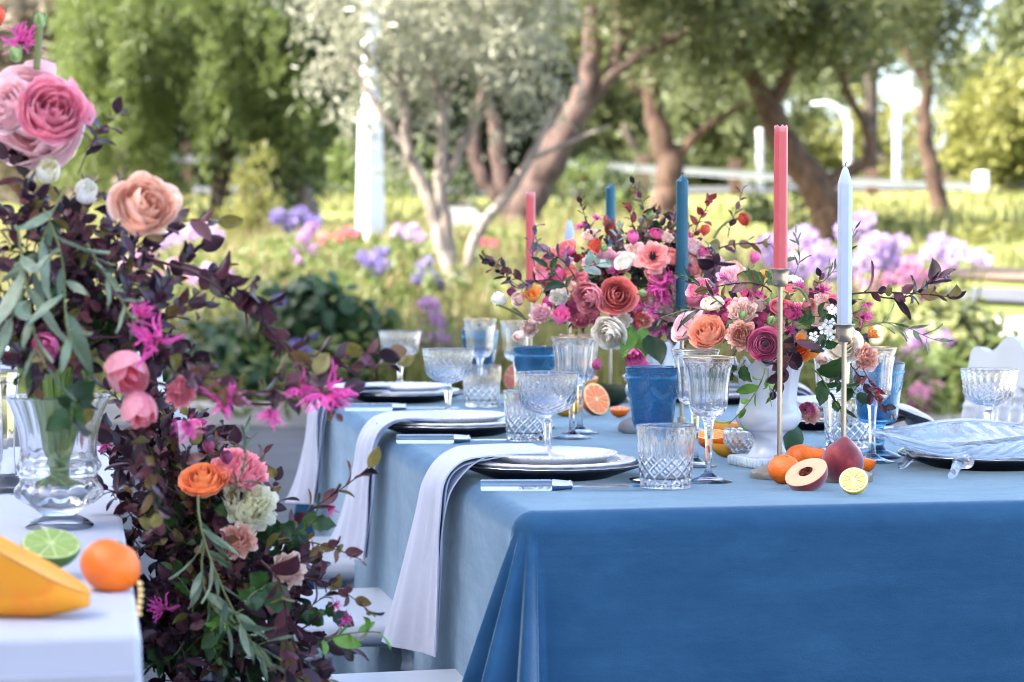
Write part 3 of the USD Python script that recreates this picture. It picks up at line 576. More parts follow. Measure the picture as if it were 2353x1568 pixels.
flowering('flower_clump', 'lilac flowers behind the peach rose', [(400, 545, 26), (440, 535, 24), (480, 530, 22), (500, 540, 16), (370, 560, 22)], 18, 'lilac')
flowering('flower_clump', 'coral pink flowers left of the pillar foot', [(800, 540, 22), (780, 545, 18), (820, 535, 16), (745, 550, 16)], 20, 'coral_pink')
flowering('flower_clump', 'coral pink flowers right of the olive trunks', [(1110, 555, 16), (1085, 560, 14), (1060, 545, 12), (1135, 560, 12)], 20, 'coral_pink')
flowering('flower_clump', 'pink flowers low at the left of the bed', [(330, 590, 24), (290, 610, 22), (400, 610, 20), (440, 640, 16), (360, 640, 18)], 17, 'pale_pink')
flowering('flower_clump', 'violet flowers behind the burgundy branch at the left', [(480, 620, 20), (520, 630, 18), (450, 640, 16), (500, 650, 14)], 16.4, 'mauve')
flowering('flower_clump', 'mauve flower spikes behind the far coupe glasses', [(985, 700, 26), (1000, 740, 30), (960, 780, 24), (1010, 780, 28), (980, 820, 24), (1000, 850, 24), (970, 870, 20)], 14.9, 'mauve')
flowering('flower_clump', 'violet spikes in front of the dark round shrub', [(680, 790, 16), (700, 810, 18), (640, 690, 14), (720, 770, 12), (690, 830, 16)], 14.3, 'violet')

# dark glossy shrub at the kerb, its front leaves one by one
lk = 'gloss_leaf'
def leaf_oval(L, W, rng, fold=.25):
    v = np.array([[0, 0, 0], [-W * .42, L * .35, fold * W * .3], [0, L * .4, 0], [W * .42, L * .35, fold * W * .3], [-W * .4, L * .7, fold * W * .3], [0, L * .72, 0], [W * .4, L * .7, fold * W * .3], [0, L, -.06 * L]])
    f = np.array([[0, 2, 1], [0, 3, 2], [1, 2, 5], [1, 5, 4], [2, 3, 6], [2, 6, 5], [4, 5, 7], [5, 6, 7]])
    return v, f
def leafy_shrub(name, label, blobs, d, m, n_part, n_stuff, L, depth, zmin=.12):
    b = Q(blobs[0][0], blobs[0][1], d); z0 = float(terr(b[0], b[1]))
    t = thing(name, label, 'shrub', mat4((b[0], b[1], z0))); off = mat4((-b[0], -b[1], -z0))
    bb = [(Q(u, v, d + rngB.uniform(-.5, .5) * depth), px(r, d)) for u, v, r in blobs]; wts = np.array([r ** 2 for _, r in bb]); wts /= wts.sum()
    bulk = []
    k = 0
    while k < n_part + n_stuff:
        cc, r = bb[rngB.choice(len(bb), p=wts)]; n = rngB.normal(size=3); front = k < n_part
        if front: n[1] = -abs(n[1]) - .3; n[2] = n[2] * .8 + .3
        n = norm(n); pos = cc + n * r * (rngB.uniform(.92, 1.05) if front else rngB.uniform(.5, .97))
        if pos[2] < z0 + .03: continue
        out = norm(n + rngB.normal(size=3) * .45 + [0, 0, .4]); tipd = norm(np.cross(out, rngB.normal(size=3))); tipd = norm(tipd + [0, 0, -.5])
        y = norm(tipd - np.dot(tipd, out) * out); R = np.stack([np.cross(y, out), y, out], 1)
        l = L * rngB.uniform(.6, 1.15); mm = xf(leaf_oval(l, l * rngB.uniform(.75, .95), rngB), off @ mat4(pos, R))
        if front: put('leaf', mm, m, t)
        else: bulk.append(mm)
        k += 1
    put('inner_leaves', joinm(bulk), m, t, kind='stuff')
    for k in range(4): put('stem', tube(spline([[.1 * k - .15, .1, -.1], [.12 * k - .2, 0.05, .2], bb[k % len(bb)][0] + off[:3, 3]], 6), np.linspace(.025, .01, 6), 5), 'bark_brown', t)
    return t
leafy_shrub('dark_shrub', 'dark green shrub with big glossy leaves behind the left table end', [(700, 790, 150), (600, 800, 120), (800, 800, 120), (480, 830, 110), (720, 720, 90), (850, 850, 80), (640, 715, 85), (720, 700, 70), (840, 740, 60), (780, 730, 70), (420, 860, 90), (560, 870, 100), (760, 870, 100), (660, 880, 100)], 15.0, 'gloss_leaf', 240, 1500, .115, .5)
leafy_shrub('pale_shrub', 'sunlit shrub with pale variegated leaves beside the kerb at the right', [(2160, 800, 90), (2230, 760, 80), (2120, 720, 60), (2200, 880, 80), (2110, 870, 60), (2290, 830, 60), (2250, 900, 60), (2060, 780, 50), (2170, 700, 50), (2330, 900, 60)], 14.2, 'pale_leaf', 220, 900, .10, .4)
leafy_shrub('pale_shrub', 'deep green lower shrub tucked under the pale leaved one', [(2240, 860, 70), (2170, 920, 70), (2300, 920, 60), (2080, 930, 60), (2220, 940, 60)], 14.0, 'gloss_leaf', 90, 420, .10, .3)
leafy_shrub('orange_shrub', 'low sunlit rusty shrub behind the far goblets', [(1040, 830, 50), (1080, 860, 60), (1150, 850, 60), (1010, 880, 50), (1200, 880, 60)], 14.9, 'straw', 60, 300, .09, .3)
# ---------------------------------------------------------------- table frame: u across (left edge 0), w along (front edge 0)
AY = math.radians(10.95); TZ = 0.75
EU = np.array([math.cos(AY), math.sin(AY), 0]); EW = np.array([-math.sin(AY), math.cos(AY), 0]); T0 = np.array([0.004, 2.955, 0])
RT = np.stack([EU, EW, [0, 0, 1]], 1)
def T(u, w, z=TZ): return T0 + u * EU + w * EW + np.array([0, 0, z])
def uw(p): r = np.asarray(p) - T0; return float(r @ EU), float(r @ EW)
TW, TL = 1.03, 2.44
rngC = np.random.default_rng(3)

def drape_cloth(W, L, ztop, zbot, corners, r=.030, wave=.012, seed=0, nt=60):
    """Cloth over a W x L table: rings from the middle of the top to the hem. corners: flare of each corner's fold."""
    pts = []                                       # (u, w, normal angle, corner index or -1, fan fraction)
    seq = [((0, 0), 180, 270, 'fl'), ((W, 0), 270, 360, 'fr'), ((W, L), 0, 90, 'br'), ((0, L), 90, 180, 'bl')]
    for i, ((cu, cw), a0, a1, nm) in enumerate(seq):
        du, dw = (r if cu == 0 else -r), (r if cw == 0 else -r)
        for k in range(41):
            a = math.radians(a0 + (a1 - a0) * k / 40); pts.append((cu + du, cw + dw, a, nm, k / 40, 0.0))
        n = 70 if i in (0, 2) else 130
        nxt = seq[(i + 1) % 4][0]; ndu, ndw = (r if nxt[0] == 0 else -r), (r if nxt[1] == 0 else -r)
        p0 = np.array([cu + du, cw + dw]); p1 = np.array([nxt[0] + ndu, nxt[1] + ndw])
        for k in range(1, n): q_ = p0 + (p1 - p0) * k / n; pts.append((q_[0], q_[1], math.radians(a1), '', k / n, np.linalg.norm(q_ - p0)))
    N = len(pts); base = np.array([(p[0], p[1]) for p in pts]); ang = np.array([p[2] for p in pts]); nor = np.stack([np.cos(ang), np.sin(ang)], 1)
    edge = base + nor * r
    rows = []
    cen = np.array([W / 2, L / 2])
    for f in (0.0, .3, .6, .85, .95): rows.append(np.c_[cen + (base - cen) * max(f, 1e-4), np.full(N, ztop)])
    for a in np.linspace(0, math.pi / 2, 7): rows.append(np.c_[base + nor * r * math.sin(a), np.full(N, ztop - r + r * math.cos(a))])
    H = ztop - r - zbot
    fan = np.array([(p[4] if p[3] else np.nan) for p in pts]); nm = [p[3] for p in pts]
    flare = np.zeros(N)
    for j in range(N):
        if nm[j]:
            x = fan[j]; F = corners.get(nm[j], .22); e = math.sin(math.pi * x) ** .55
            flare[j] = F * e * (.72 + .28 * math.cos(2 * math.pi * (x * 3.6 + .1))) 
    sacc = np.cumsum(np.r_[0, np.linalg.norm(np.diff(edge, axis=0), axis=1)])
    for t in np.linspace(0, 1, nt)[1:]:
        q_ = np.stack([sacc * 2.6 + t * .9, np.full(N, t * 1.1), np.full(N, seed * 3.0)], -1); w_ = meshkit.fbm(q_, 3, seed) - .5
        q2 = np.stack([sacc * 7 - t * 2.5, np.full(N, t * 1.6), np.full(N, seed * 3.0 + 9)], -1); w2 = meshkit.fbm(q2, 2, seed + 4) - .5
        o = flare * (t ** .9) * (1 + .15 * t) + wave * (w_ * 2.2 * t ** .7 + w2 * .5 * t ** .5) + .012 * t
        rows.append(np.c_[edge + nor * o[:, None], np.full(N, ztop - r - H * t)])
    v = np.vstack(rows); f = gridf(len(rows), N, True)
    return v, f
cl = thing('blue_tablecloth', 'slate blue velvet cloth draped over the long table down to the ground', 'tablecloth', mat4(T0, RT))
put('cloth', drape_cloth(TW, TL, TZ, .006, {'fl': .30, 'fr': .25, 'bl': .16, 'br': .2}, wave=.015, seed=2), 'velvet', cl)
sm = np.array([[TW * .795, -.0035 - .012 * t - .004, TZ - .024 - (TZ - .03) * t] for t in np.linspace(0, 1, 30)])
put('seam', tube(sm, .0015, 6), 'velvet', cl)

# ---------------------------------------------------------------- left white table
LT = P(325, 1455, TZ); AY2 = math.radians(10.6)
R2 = rotz(AY2)
wt_ = thing('white_table', 'white cloth covered table at the left carrying fruit and a crystal vase', 'table', mat4((LT[0], LT[1], 0), R2))
v, f = drape_cloth(1.4, 2.0, TZ, .006, {'fl': .012, 'fr': .012, 'bl': .02, 'br': .012}, r=.008, wave=.006, seed=7)
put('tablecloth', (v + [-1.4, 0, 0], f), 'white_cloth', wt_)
put('hem', tube([[-1.4, -.006, TZ - .035], [-.004, -.006, TZ - .035]], .0012, 6), 'white_cloth', wt_)
t = thing('gold_bead_trim', 'string of small gold beads hanging at the edge behind the front mandarin', 'bead trim', mat4(Q(321, 1352, 2.17)))
for k in range(6): put('bead', xf(sphere(.0030, 7), mat4((.001 * math.sin(k), 0, .004 - k * .0058))), 'gold_bead', t)

# ---------------------------------------------------------------- glassware
def split_lathe(t, prof, n, mod, cuts, m):
    """One closed glass surface, its row ranges as parts that share their border and normals."""
    v, f = lathe(prof, n, mod)
    vol = np.einsum('ij,ij->i', v[f[:, 0]], np.cross(v[f[:, 1]], v[f[:, 2]])).sum()
    if vol < 0: f = f[:, ::-1]
    nn = vnorm(v, f); ring = f.reshape(len(prof) - 1, -1, 3)
    for nm, rr in cuts:
        ff = np.vstack([ring[a_:b_].reshape(-1, 3) for a_, b_ in rr]); idx, inv = np.unique(ff, return_inverse=True)
        put(nm, (v[idx], inv.reshape(-1, 3)), m if isinstance(m, str) else m.get(nm, m['']), t, normals=nn[idx])
def rs(p, n): return [tuple(x) for x in spline(p, n)]
def coupe(name, label, M, group=None):
    t = thing(name, label, 'coupe glass', M, group)
    foot = [(1e-5, .0), (.030, .0), (.0335, .0012), (.0335, .0022), (.030, .0035), (.018, .0058), (.008, .0105), (.0052, .018)]
    stem = rs([(.0052, .018), (.0058, .030), (.0085, .047), (.0095, .052), (.0068, .057), (.0058, .060), (.0085, .064)], 18)
    bowl_o = rs([(.0085, .064), (.020, .0675), (.034, .074), (.0425, .085), (.0455, .100), (.0475, .116), (.0492, .1285)], 30)
    rim = [(.0490, .1295), (.0480, .1295)]
    bowl_i = rs([(.0472, .1285), (.0455, .116), (.0432, .100), (.0395, .087), (.030, .0775), (.016, .0725), (1e-5, .0715)], 20)
    prof = foot + stem[1:] + bowl_o[1:] + rim + bowl_i
    a_, b_, d_ = len(foot) - 1, len(foot) + len(stem) - 2, len(prof) - 1
    def mod(th, i, r, z):
        if a_ < i < b_: return r * (1 - .10 * np.abs(np.cos(3 * th)) ** 1.5), z
        if b_ <= i < b_ + len(bowl_o) - 1:
            zz = z[0]; k = np.clip((zz - .066) / .012, 0, 1) * np.clip((.128 - zz) / .012, 0, 1)
            flute = np.abs(np.cos(12 * th + (zz - .08) * 3)) ** .8 * .0013 + .0006 * np.cos(24 * th + 40 * np.sin(zz * 90))
            star = .0013 * np.cos(16 * th) * np.cos(zz * 900) * np.clip((.09 - zz) / .012, 0, 1)
            return r - k * flute + star * k, z
        return r, z
    split_lathe(t, prof, 144, mod, [('foot', [(0, a_)]), ('stem', [(a_, b_)]), ('bowl', [(b_, d_)])], {'foot': 'thin_glass', '': 'crystal'})
    return t
def rocks(name, label, M, group=None):
    t = thing(name, label, 'tumbler', M, group)
    out = [(1e-5, .0), (.030, .0), (.0345, .0008)] + [(.0360 + (.0425 - .0360) * s ** .9, .002 + .0875 * s) for s in np.linspace(0, 1, 84)]
    rim = [(.0420, .0905), (.0408, .0905)]
    inn = rs([(.0402, .089), (.0395, .070), (.0375, .040), (.0360, .020), (.033, .0155), (.02, .0145), (1e-5, .0142)], 26)
    prof = out + rim + inn
    NN = 14
    def mod(th, i, r, z):
        if 2 <= i < len(out):
            zz = z[0]
            ph = NN * th / (2 * math.pi); q_ = zz / .0165
            d1 = np.abs(((ph + q_) % 1) - .5) * 2; d2 = np.abs(((ph - q_) % 1) - .5) * 2
            lo = np.clip((.050 - zz) / .008, 0, 1) * np.clip((zz - .004) / .004, 0, 1)
            cut = (np.clip(1 - (1 - d1) * 3.2, 0, 1) + np.clip(1 - (1 - d2) * 3.2, 0, 1)) * .0016 * lo
            tip = .078 + .006 * np.cos(2 * math.pi * ph)
            up = np.clip((tip - zz) / .02, 0, 1) * np.clip((zz - .046) / .006, 0, 1)
            d3 = np.abs(((ph * 2) % 1) - .5) * 2
            cut = cut + np.clip(d3, 0, 1) ** 2 * .0014 * up
            foot = .0009 * np.abs(np.cos(NN * th)) * np.clip((.006 - zz) / .004, 0, 1)
            return r - cut - foot, z
        return r, z
    nb = 40
    split_lathe(t, prof, 224, mod, [('cut_base', [(0, nb)]), ('body', [(nb, len(prof) - 1)])], 'crystal')
    return t
def goblet(name, label, M, group=None):
    t = thing(name, label, 'goblet', M, group)
    foot = [(1e-5, .0), (.034, .0), (.0375, .0015), (.037, .004), (.028, .008), (.015, .013), (.0105, .020)]
    stem = rs([(.0105, .020), (.0125, .027), (.0095, .034), (.0095, .044), (.0125, .052), (.0160, .056)], 20)
    bo = rs([(.0160, .056), (.0275, .0585), (.0315, .066), (.0345, .090), (.0385, .120), (.0425, .146), (.0435, .1525)], 96)
    rim = [(.0440, .1545), (.0432, .1555), (.0420, .1548)]
    bi = rs([(.0415, .153), (.0395, .140), (.0355, .115), (.0315, .085), (.0285, .069), (.022, .064), (1e-5, .0625)], 26)
    prof = foot + stem[1:] + bo[1:] + rim + bi; a_, b_, d_ = len(foot) - 1, len(foot) + len(stem) - 2, len(prof) - 1
    def mod(th, i, r, z):
        if b_ <= i < b_ + len(bo) - 1:
            zz = z[0]; e = 0 * th
            e = e + .0024 * np.clip(1 - ((((th * 42 / 6.283) % 1) - .5) ** 2 + ((zz - .141) / .0032) ** 2 * .25) * 6, 0, 1)      # beads
            for zb in (.1365, .1455): e = e + .0005 * math.exp(-((zz - zb) / .0006) ** 2)
            ph = (th * 6 / 6.283) % 1; sag = .1345 - .026 * np.sin(math.pi * ph) ** .6
            e = e + .0024 * np.exp(-((zz - sag) / .0011) ** 2)                                                                  # swags
            e = e + np.where((zz > sag) & (zz < .1345), .00035 * np.cos(th * 150), 0)
            pat = meshkit.noise(np.stack([np.cos(th) * 16, np.sin(th) * 16, np.full_like(th, zz * 330)], -1), 4)
            e = e + np.where(zz < sag - .002, 0.0020 * np.clip(pat - .5, 0, .35) * np.clip((zz - .062) / .01, 0, 1), 0)           # raised leaves
            return r + e, z
        if a_ < i < b_: return r * (1 - .06 * np.abs(np.cos(4 * th))), z
        return r, z
    split_lathe(t, prof, 200, mod, [('foot', [(0, a_)]), ('stem', [(a_, b_)]), ('bowl', [(b_, d_)])], {'foot': 'thin_blue_glass', '': 'blue_glass'})
    return t
def wine(name, label, M, group=None, H=.182):
    t = thing(name, label, 'wine glass', M, group); k = H / .182
    foot = [(1e-5, .0), (.030, .0), (.0345, .0008), (.0345, .0016), (.028, .0032), (.014, .0075), (.0062, .0135)]
    stem = rs([(.0062, .0135), (.0048, .025), (.0052, .060), (.0070, .0865), (.0098, .0935), (.0100, .0955)], 22)
    bo = rs([(.0100, .0955), (.0200, .0985), (.0265, .107), (.0285, .122), (.0300, .145), (.0338, .168), (.0378, .1815)], 40)
    rim = [(.0377, .1822), (.0369, .1822)]
    bi = rs([(.0364, .1812), (.0326, .168), (.0288, .145), (.0272, .124), (.0250, .112), (.018, .1065), (1e-5, .1055)], 24)
    prof = [(r, z * k) for r, z in foot + stem[1:] + bo[1:] + rim + bi]; a_, b_, d_ = len(foot) - 1, len(foot) + len(stem) - 2, len(prof) - 1
    def mod(th, i, r, z):
        if b_ < i < b_ + len(bo) - 6:
            zz = z[0] / k; a2 = ((th + math.pi / 8) % (math.pi / 4)) - math.pi / 8; s = np.clip((zz - .099) / .01, 0, 1) * np.clip((.178 - zz) / .012, 0, 1)
            return r * (1 + s * (.955 / np.cos(a2) - .985)), z
        if a_ < i < b_: a2 = ((th) % (math.pi / 3)) - math.pi / 6; return r * (.93 / np.cos(a2)), z
        return r, z
    split_lathe(t, prof, 128, mod, [('foot', [(0, a_)]), ('stem', [(a_, b_)]), ('bowl', [(b_, d_)])], {'foot': 'thin_glass', '': 'crystal'})
    th = np.linspace(0, 2 * math.pi, 65)
    put('gold_rim', tube(np.stack([.0374 * np.cos(th), .0374 * np.sin(th), np.full(65, .1822 * k)], 1), .00085, 7, caps=False), 'gold_rim', t)
    put('gold_line', tube(np.stack([.0362 * np.cos(th), .0362 * np.sin(th), np.full(65, .1765 * k)], 1), .0003, 6, caps=False), 'gold_rim', t)
    return t
LIB = {}
def again(key, fn, label, M, group=None):
    if key not in LIB: LIB[key] = fn(key, label, M, group); return LIB[key]
    return dup(LIB[key], M, label, group)
def at(u, v, z=TZ, rz=0.0): return mat4(P(u, v, z), rotz(rz))

for (u, v, z, lab) in [(1258, 1049, TZ + .0225, 'fluted crystal coupe on the white plates of the nearest left setting'), (1030, 959, TZ + .0225, 'fluted crystal coupe on the plates of the second left setting'),
                       (919, 889, TZ + .0225, 'fluted crystal coupe on the plates of the third left setting before the dark shrub'), (2272, 1020, TZ + .004, 'fluted crystal coupe at the right edge behind the glass tray')]:
    again('coupe_glass', coupe, lab, at(u, v, z, u * .01))
for (u, v, lab) in [(1530, 1122, 'cut crystal tumbler nearest the camera right of the knife'), (1211, 1014, 'cut crystal tumbler behind the front coupe'), (1107, 936, 'cut crystal tumbler at the third left setting'),
                    (1947, 1030, 'cut crystal tumbler behind the white candle stick')]:
    again('cut_tumbler', rocks, lab, at(u, v, TZ, u * .013))
for (u, v, lab) in [(1500, 1070, 'embossed blue goblet behind the nearest tumbler'), (1231, 985, 'embossed blue goblet behind the front coupe glass'), (1103, 912, 'embossed blue goblet inside the third left group of glasses'),
                    (2016, 1052, 'embossed blue goblet standing alone at the right setting')]:
    again('blue_goblet', goblet, lab, at(u, v, TZ, u * .017))
for (u, v, lab) in [(1628, 1108, 'gold rimmed wine glass in front of its taller twin at the nearest setting'), (1597, 1072, 'gold rimmed wine glass behind the nearest one'),
                    (1314, 1008, 'front gold rimmed wine glass right of the front coupe'), (1333, 996, 'gold rimmed wine glass half hidden behind the one at the coupe'),
                    (1103, 920, 'gold rimmed wine glass before the far blue goblet'), (1188, 930, 'gold rimmed wine glass under the left end of the flowers'),
                    (2004, 1062, 'gold rimmed wine glass beside the lone blue goblet'), (1912, 1040, 'gold rimmed wine glass between vase and white candle stick')]:
    again('wine_glass', wine, lab, at(u, v, TZ, u * .011))

# ---------------------------------------------------------------- plates, napkins, knives
def dish(t, name, R, h, m, scal=0, amp=0.0, beads=0, rimw=.3, z0=0.0, th_=.0035):
    top = rs([(1e-5, z0 + th_ + .001), (R * .5, z0 + th_ + .001), (R * .66, z0 + th_ + .002), (R * .74, z0 + h * .55 + th_), (R * .9, z0 + h * .85 + th_), (R, z0 + h)], 26)
    bot = rs([(R, z0 + h - th_ * .6), (R * .9, z0 + h * .62), (R * .72, z0 + h * .2), (R * .6, z0), (R * .3, z0), (1e-5, z0)], 20)
    prof = top[::-1]; prof = bot[::-1] + top[::-1]
    def mod(th, i, r, z):
        s = np.clip((r - R * .7) / (R * .3), 0, 1)
        rr = r * (1 + amp * s * np.abs(np.cos(scal * th / 2)) - amp * s * .5) if scal else r
        zz = z + (s * amp * .12 * np.cos(scal * th) * R if scal else 0)
        if beads: zz = zz + s * .0008 * np.cos(beads * th) * (s > .85) + .0006 * s * (s < .85) * np.sin(beads / 2 * th + r * 900)
        return rr, zz
    v, f = lathe(prof, 180 if scal else 96, mod)
    return put(name, (v, f), m, t)
def charger_thing(label, M, group=None):
    t = thing('charger_plate', label, 'charger plate', M, group)
    dish(t, 'plate', .139, .0215, 'charger', scal=18, amp=.02, th_=.006)
    th = np.linspace(0, 2 * math.pi, 181); r = .139 * (1 + .02 * np.abs(np.cos(9 * th)) - .01) 
    put('rim', tube(np.stack([r * np.cos(th), r * np.sin(th), .0218 + .02 * .12 * np.cos(18 * th) * .139], 1), .0013, 6, caps=False), 'charger_rim', t)
    return t
def dinner_thing(label, M, group=None):
    t = thing('dinner_plate', label, 'plate', M, group); dish(t, 'plate', .127, .019, 'porcelain', scal=24, amp=.022, th_=.004)
    for k in range(24):
        a_ = k * math.pi / 12; put('rim_relief', xf(sphere(.009, 6, (1, .45, .12)), mat4((.112 * math.cos(a_), .112 * math.sin(a_), .0188), rotz(a_))), 'porcelain', t)
    return t
def salad_thing(label, M, group=None):
    t = thing('salad_plate', label, 'plate', M, group); dish(t, 'plate', .100, .019, 'porcelain', scal=36, amp=.02, beads=72, th_=.0035)
    return t
def knife_thing(label, M, group=None):
    """Lies along +x, handle first, on its narrow feet."""
    t = thing('knife', label, 'knife', M, group)
    a_ = np.linspace(0, 2 * math.pi, 9)[:-1] + math.pi / 8
    put('handle', xf(tube([[0, 0, 0], [.002, 0, 0], [.098, 0, 0], [.100, 0, 0]], [.0070, .0082, .0082, .0070], 8), mat4((0, 0, .0084))), 'crystal', t, smooth=30)
    put('ferrule', xf(tube(spline([[.1005, 0, 0], [.104, 0, 0], [.115, 0, 0], [.124, 0, 0], [.126, 0, 0], [.129, 0, 0]], 14), spline([[.0082], [.0080], [.0072], [.0062], [.0072], [.0052]], 14)[:, 0], 14), mat4((0, 0, .0084))), 'steel', t, smooth=50)
    xs = np.linspace(.129, .245, 14); h = np.interp(xs, [.129, .15, .22, .24, .245], [.0022, .0075, .0085, .006, .001])
    v = np.vstack([np.c_[xs, h * 1.2 - .002, np.full(14, .0072)], np.c_[xs, -h * .8, np.full(14, .0060)], np.c_[xs, h * 1.2 - .002, np.full(14, .0060)]])
    f = np.vstack([gridf(2, 14)[:, ::-1], gridf(2, 14) + 14, np.array([[i, i + 1, i + 29] for i in range(13)]), np.array([[i, i + 29, i + 28] for i in range(13)])])
    put('blade', (v, f), 'steel', t, smooth=30)
    return t
def napkin(name, label, rows, layers=3, th_=.0022, group=None):
    """rows: (edge a, edge b) points of the strip, table coordinates (u, w, z)."""
    A_ = spline([T(*a_) for a_, b_ in rows], 46); B_ = spline([T(*b_) for a_, b_ in rows], 46)
    o = A_[0].copy(); t = thing(name, label, 'napkin', mat4(o), group)
    for L in range(layers):
        nr, nc = 46, 22; s = np.linspace(0, 1, nc)[None, :, None]; k = L * .004
        e = 1 - .012 * L * np.linspace(0, 1, nr)[:, None, None]
        p = A_[:, None] + (B_ - A_)[:, None] * (s * (.97 - .02 * L) + .015 * L)
        p = p[0:1] + (p - p[0:1]) * e
        du = np.gradient(p, axis=0); dv = np.gradient(p, axis=1); n = np.cross(du, dv); n /= np.maximum(np.linalg.norm(n, axis=2, keepdims=True), 1e-9)
        rp = np.linspace(0, 1, nr)[:, None]; gs, gr_ = np.broadcast_arrays(s[..., 0], rp); wv = (meshkit.fbm(np.stack([gs * 2.2, gr_ * 2.0, 0 * gs + L * 2 + o[1]], -1), 3, 8) - .5) * .030 + .005 * np.sin(gs * 9 + gr_ * 2 + o[1]) ** 3 * np.clip(rp * 2 - .5, 0, 1)
        p = p + n * wv[..., None] + n * (L * (.0026 + .004 * np.linspace(0, 1, nr)[:, None, None] * s))
        top = (p + n * th_ * .5).reshape(-1, 3); bot = (p - n * th_ * .5).reshape(-1, 3); g = gridf(nr, nc); m = nr * nc
        side = []
        for i in range(nr - 1):
            for j in (0, nc - 1):
                a_, b_ = i * nc + j, (i + 1) * nc + j; side += [[a_, b_, b_ + m], [a_, b_ + m, a_ + m]]
        for j in range(nc - 1):
            for i in (0, nr - 1):
                a_, b_ = i * nc + j, i * nc + j + 1; side += [[a_, b_, b_ + m], [a_, b_ + m, a_ + m]]
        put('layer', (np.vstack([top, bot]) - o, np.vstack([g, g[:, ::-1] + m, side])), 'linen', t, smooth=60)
        if L == 0: put('hem', tube(p[41, 1:-1] + n[41, 1:-1] * .0016, .0007, 5) if False else xf(tube(p[41, 1:-1] + n[41, 1:-1] * .0014, .0007, 5), mat4(-o)), 'linen', t)
    return t
settings = [(.143, .463, 'nearest left setting'), (.131, 1.275, 'second left setting'), (.172, 2.20, 'third left setting'),
            (.850, .49, 'right setting under the glass tray'), (.862, 1.28, 'right setting with the lone blue goblet'), (.850, 2.02, 'far right setting behind the vase')]
for k, (u, w, lab) in enumerate(settings):
    for key, fn, dz, wd in (('ch', charger_thing, 0.0, 'black charger with a pale wavy rim at the '), ('di', dinner_thing, .0078, 'white scalloped dinner plate at the '), ('sa', salad_thing, .0178, 'white beaded salad plate at the ')):
        if k == 3 and key == 'sa': continue
        M = mat4(T(u, w, TZ + dz), RT @ rotz(k * .7))
        if key not in LIB: LIB[key] = fn(wd + lab, M)
        else: dup(LIB[key], M, wd + lab)
for (u, v, ang, lab) in [(1104, 1129, 0.02, 'clear handled knife in front of the nearest left plates'), (911, 1020, .02, 'clear handled knife before the second left plates'), (792, 945, .02, 'clear handled knife before the third left plates'),
                         (2176, 998, math.pi + .06, 'clear handled knife at the right before the tray'), ]:
    M = mat4(P(u, v, TZ), rotz(ang))
    if 'kn' not in LIB: LIB['kn'] = knife_thing(lab, M)
    else: dup(LIB['kn'], M, lab)
# spoon bowl beyond the first knife
t = thing('spoon', 'dark spoon lying behind the nearest tumbler', 'spoon', mat4(P(1470, 1112, TZ), rotz(-1.77)))
put('bowl', xf(sphere(.022, 9, (1.3, .85, .16)), mat4((-.02, 0, .005))), 'steel', t); put('handle', tube(spline([[0.005, 0, .005], [-.08, 0, .009], [-.15, 0, .004]], 10), [.003] * 10, 6), 'steel', t)
def napkin_rows(w0, w1, drop, out, splay):
    m = (w0 + w1) / 2
    return [((.13, w0 + .02, .788), (.13, w1 - .06, .788)), ((.06, w0 + .01, .790), (.06, w1 - .05, .789)), ((.022, w0, .786), (.02, w1 - .01, .784)), ((-.006, w0, .772), (-.01, w1, .768)),
            ((-.024, w0 + .005, .742), (-.032, w1, .735)), ((-.030, w0 + .015, .69), (-.042, w1 + .01, .68)), ((-.034, w0 + .03, .60), (-.05 - out * .5, w1 + splay * .5, .58)), ((-.038, w0 + .06, drop), (-.06 - out, w1 + splay, drop - .012))]
napkin('linen_napkin', 'white linen napkin hanging off the table at the nearest setting', napkin_rows(.385, .60, .487, .03, .075))
napkin('linen_napkin', 'white linen napkin hanging at the second left setting', napkin_rows(1.17, 1.37, .525, .03, .06))
napkin('linen_napkin', 'white linen napkin hanging at the third left setting behind the branch', napkin_rows(2.07, 2.27, .53, .03, .05))
def napkin_right(w0, w1): return [((.80, w0, .796), (.80, w1, .796)), ((.86, w0, .803), (.86, w1, .801)), ((.93, w0 - .01, .800), (.93, w1, .798)), ((.99, w0, .785), (.99, w1, .785)), ((1.035, w0, .76), (1.035, w1, .76)), ((1.06, w0, .70), (1.06, w1, .70)), ((1.07, w0, .55), (1.07, w1, .55))]
napkin('linen_napkin', 'white linen napkin over the plates of the right setting with the goblet', napkin_right(1.17, 1.37))
napkin('linen_napkin', 'white linen napkin folded high over the far right plates behind the vase', [((.66, 1.9, .800), (.66, 2.12, .800)), ((.72, 1.9, .835), (.72, 2.12, .83)), ((.80, 1.9, .845), (.80, 2.12, .84)), ((.88, 1.9, .82), (.88, 2.12, .82)), ((.99, 1.92, .79), (.99, 2.1, .79)), ((1.05, 1.92, .74), (1.05, 2.1, .74)), ((1.07, 1.92, .55), (1.07, 2.1, .55))])

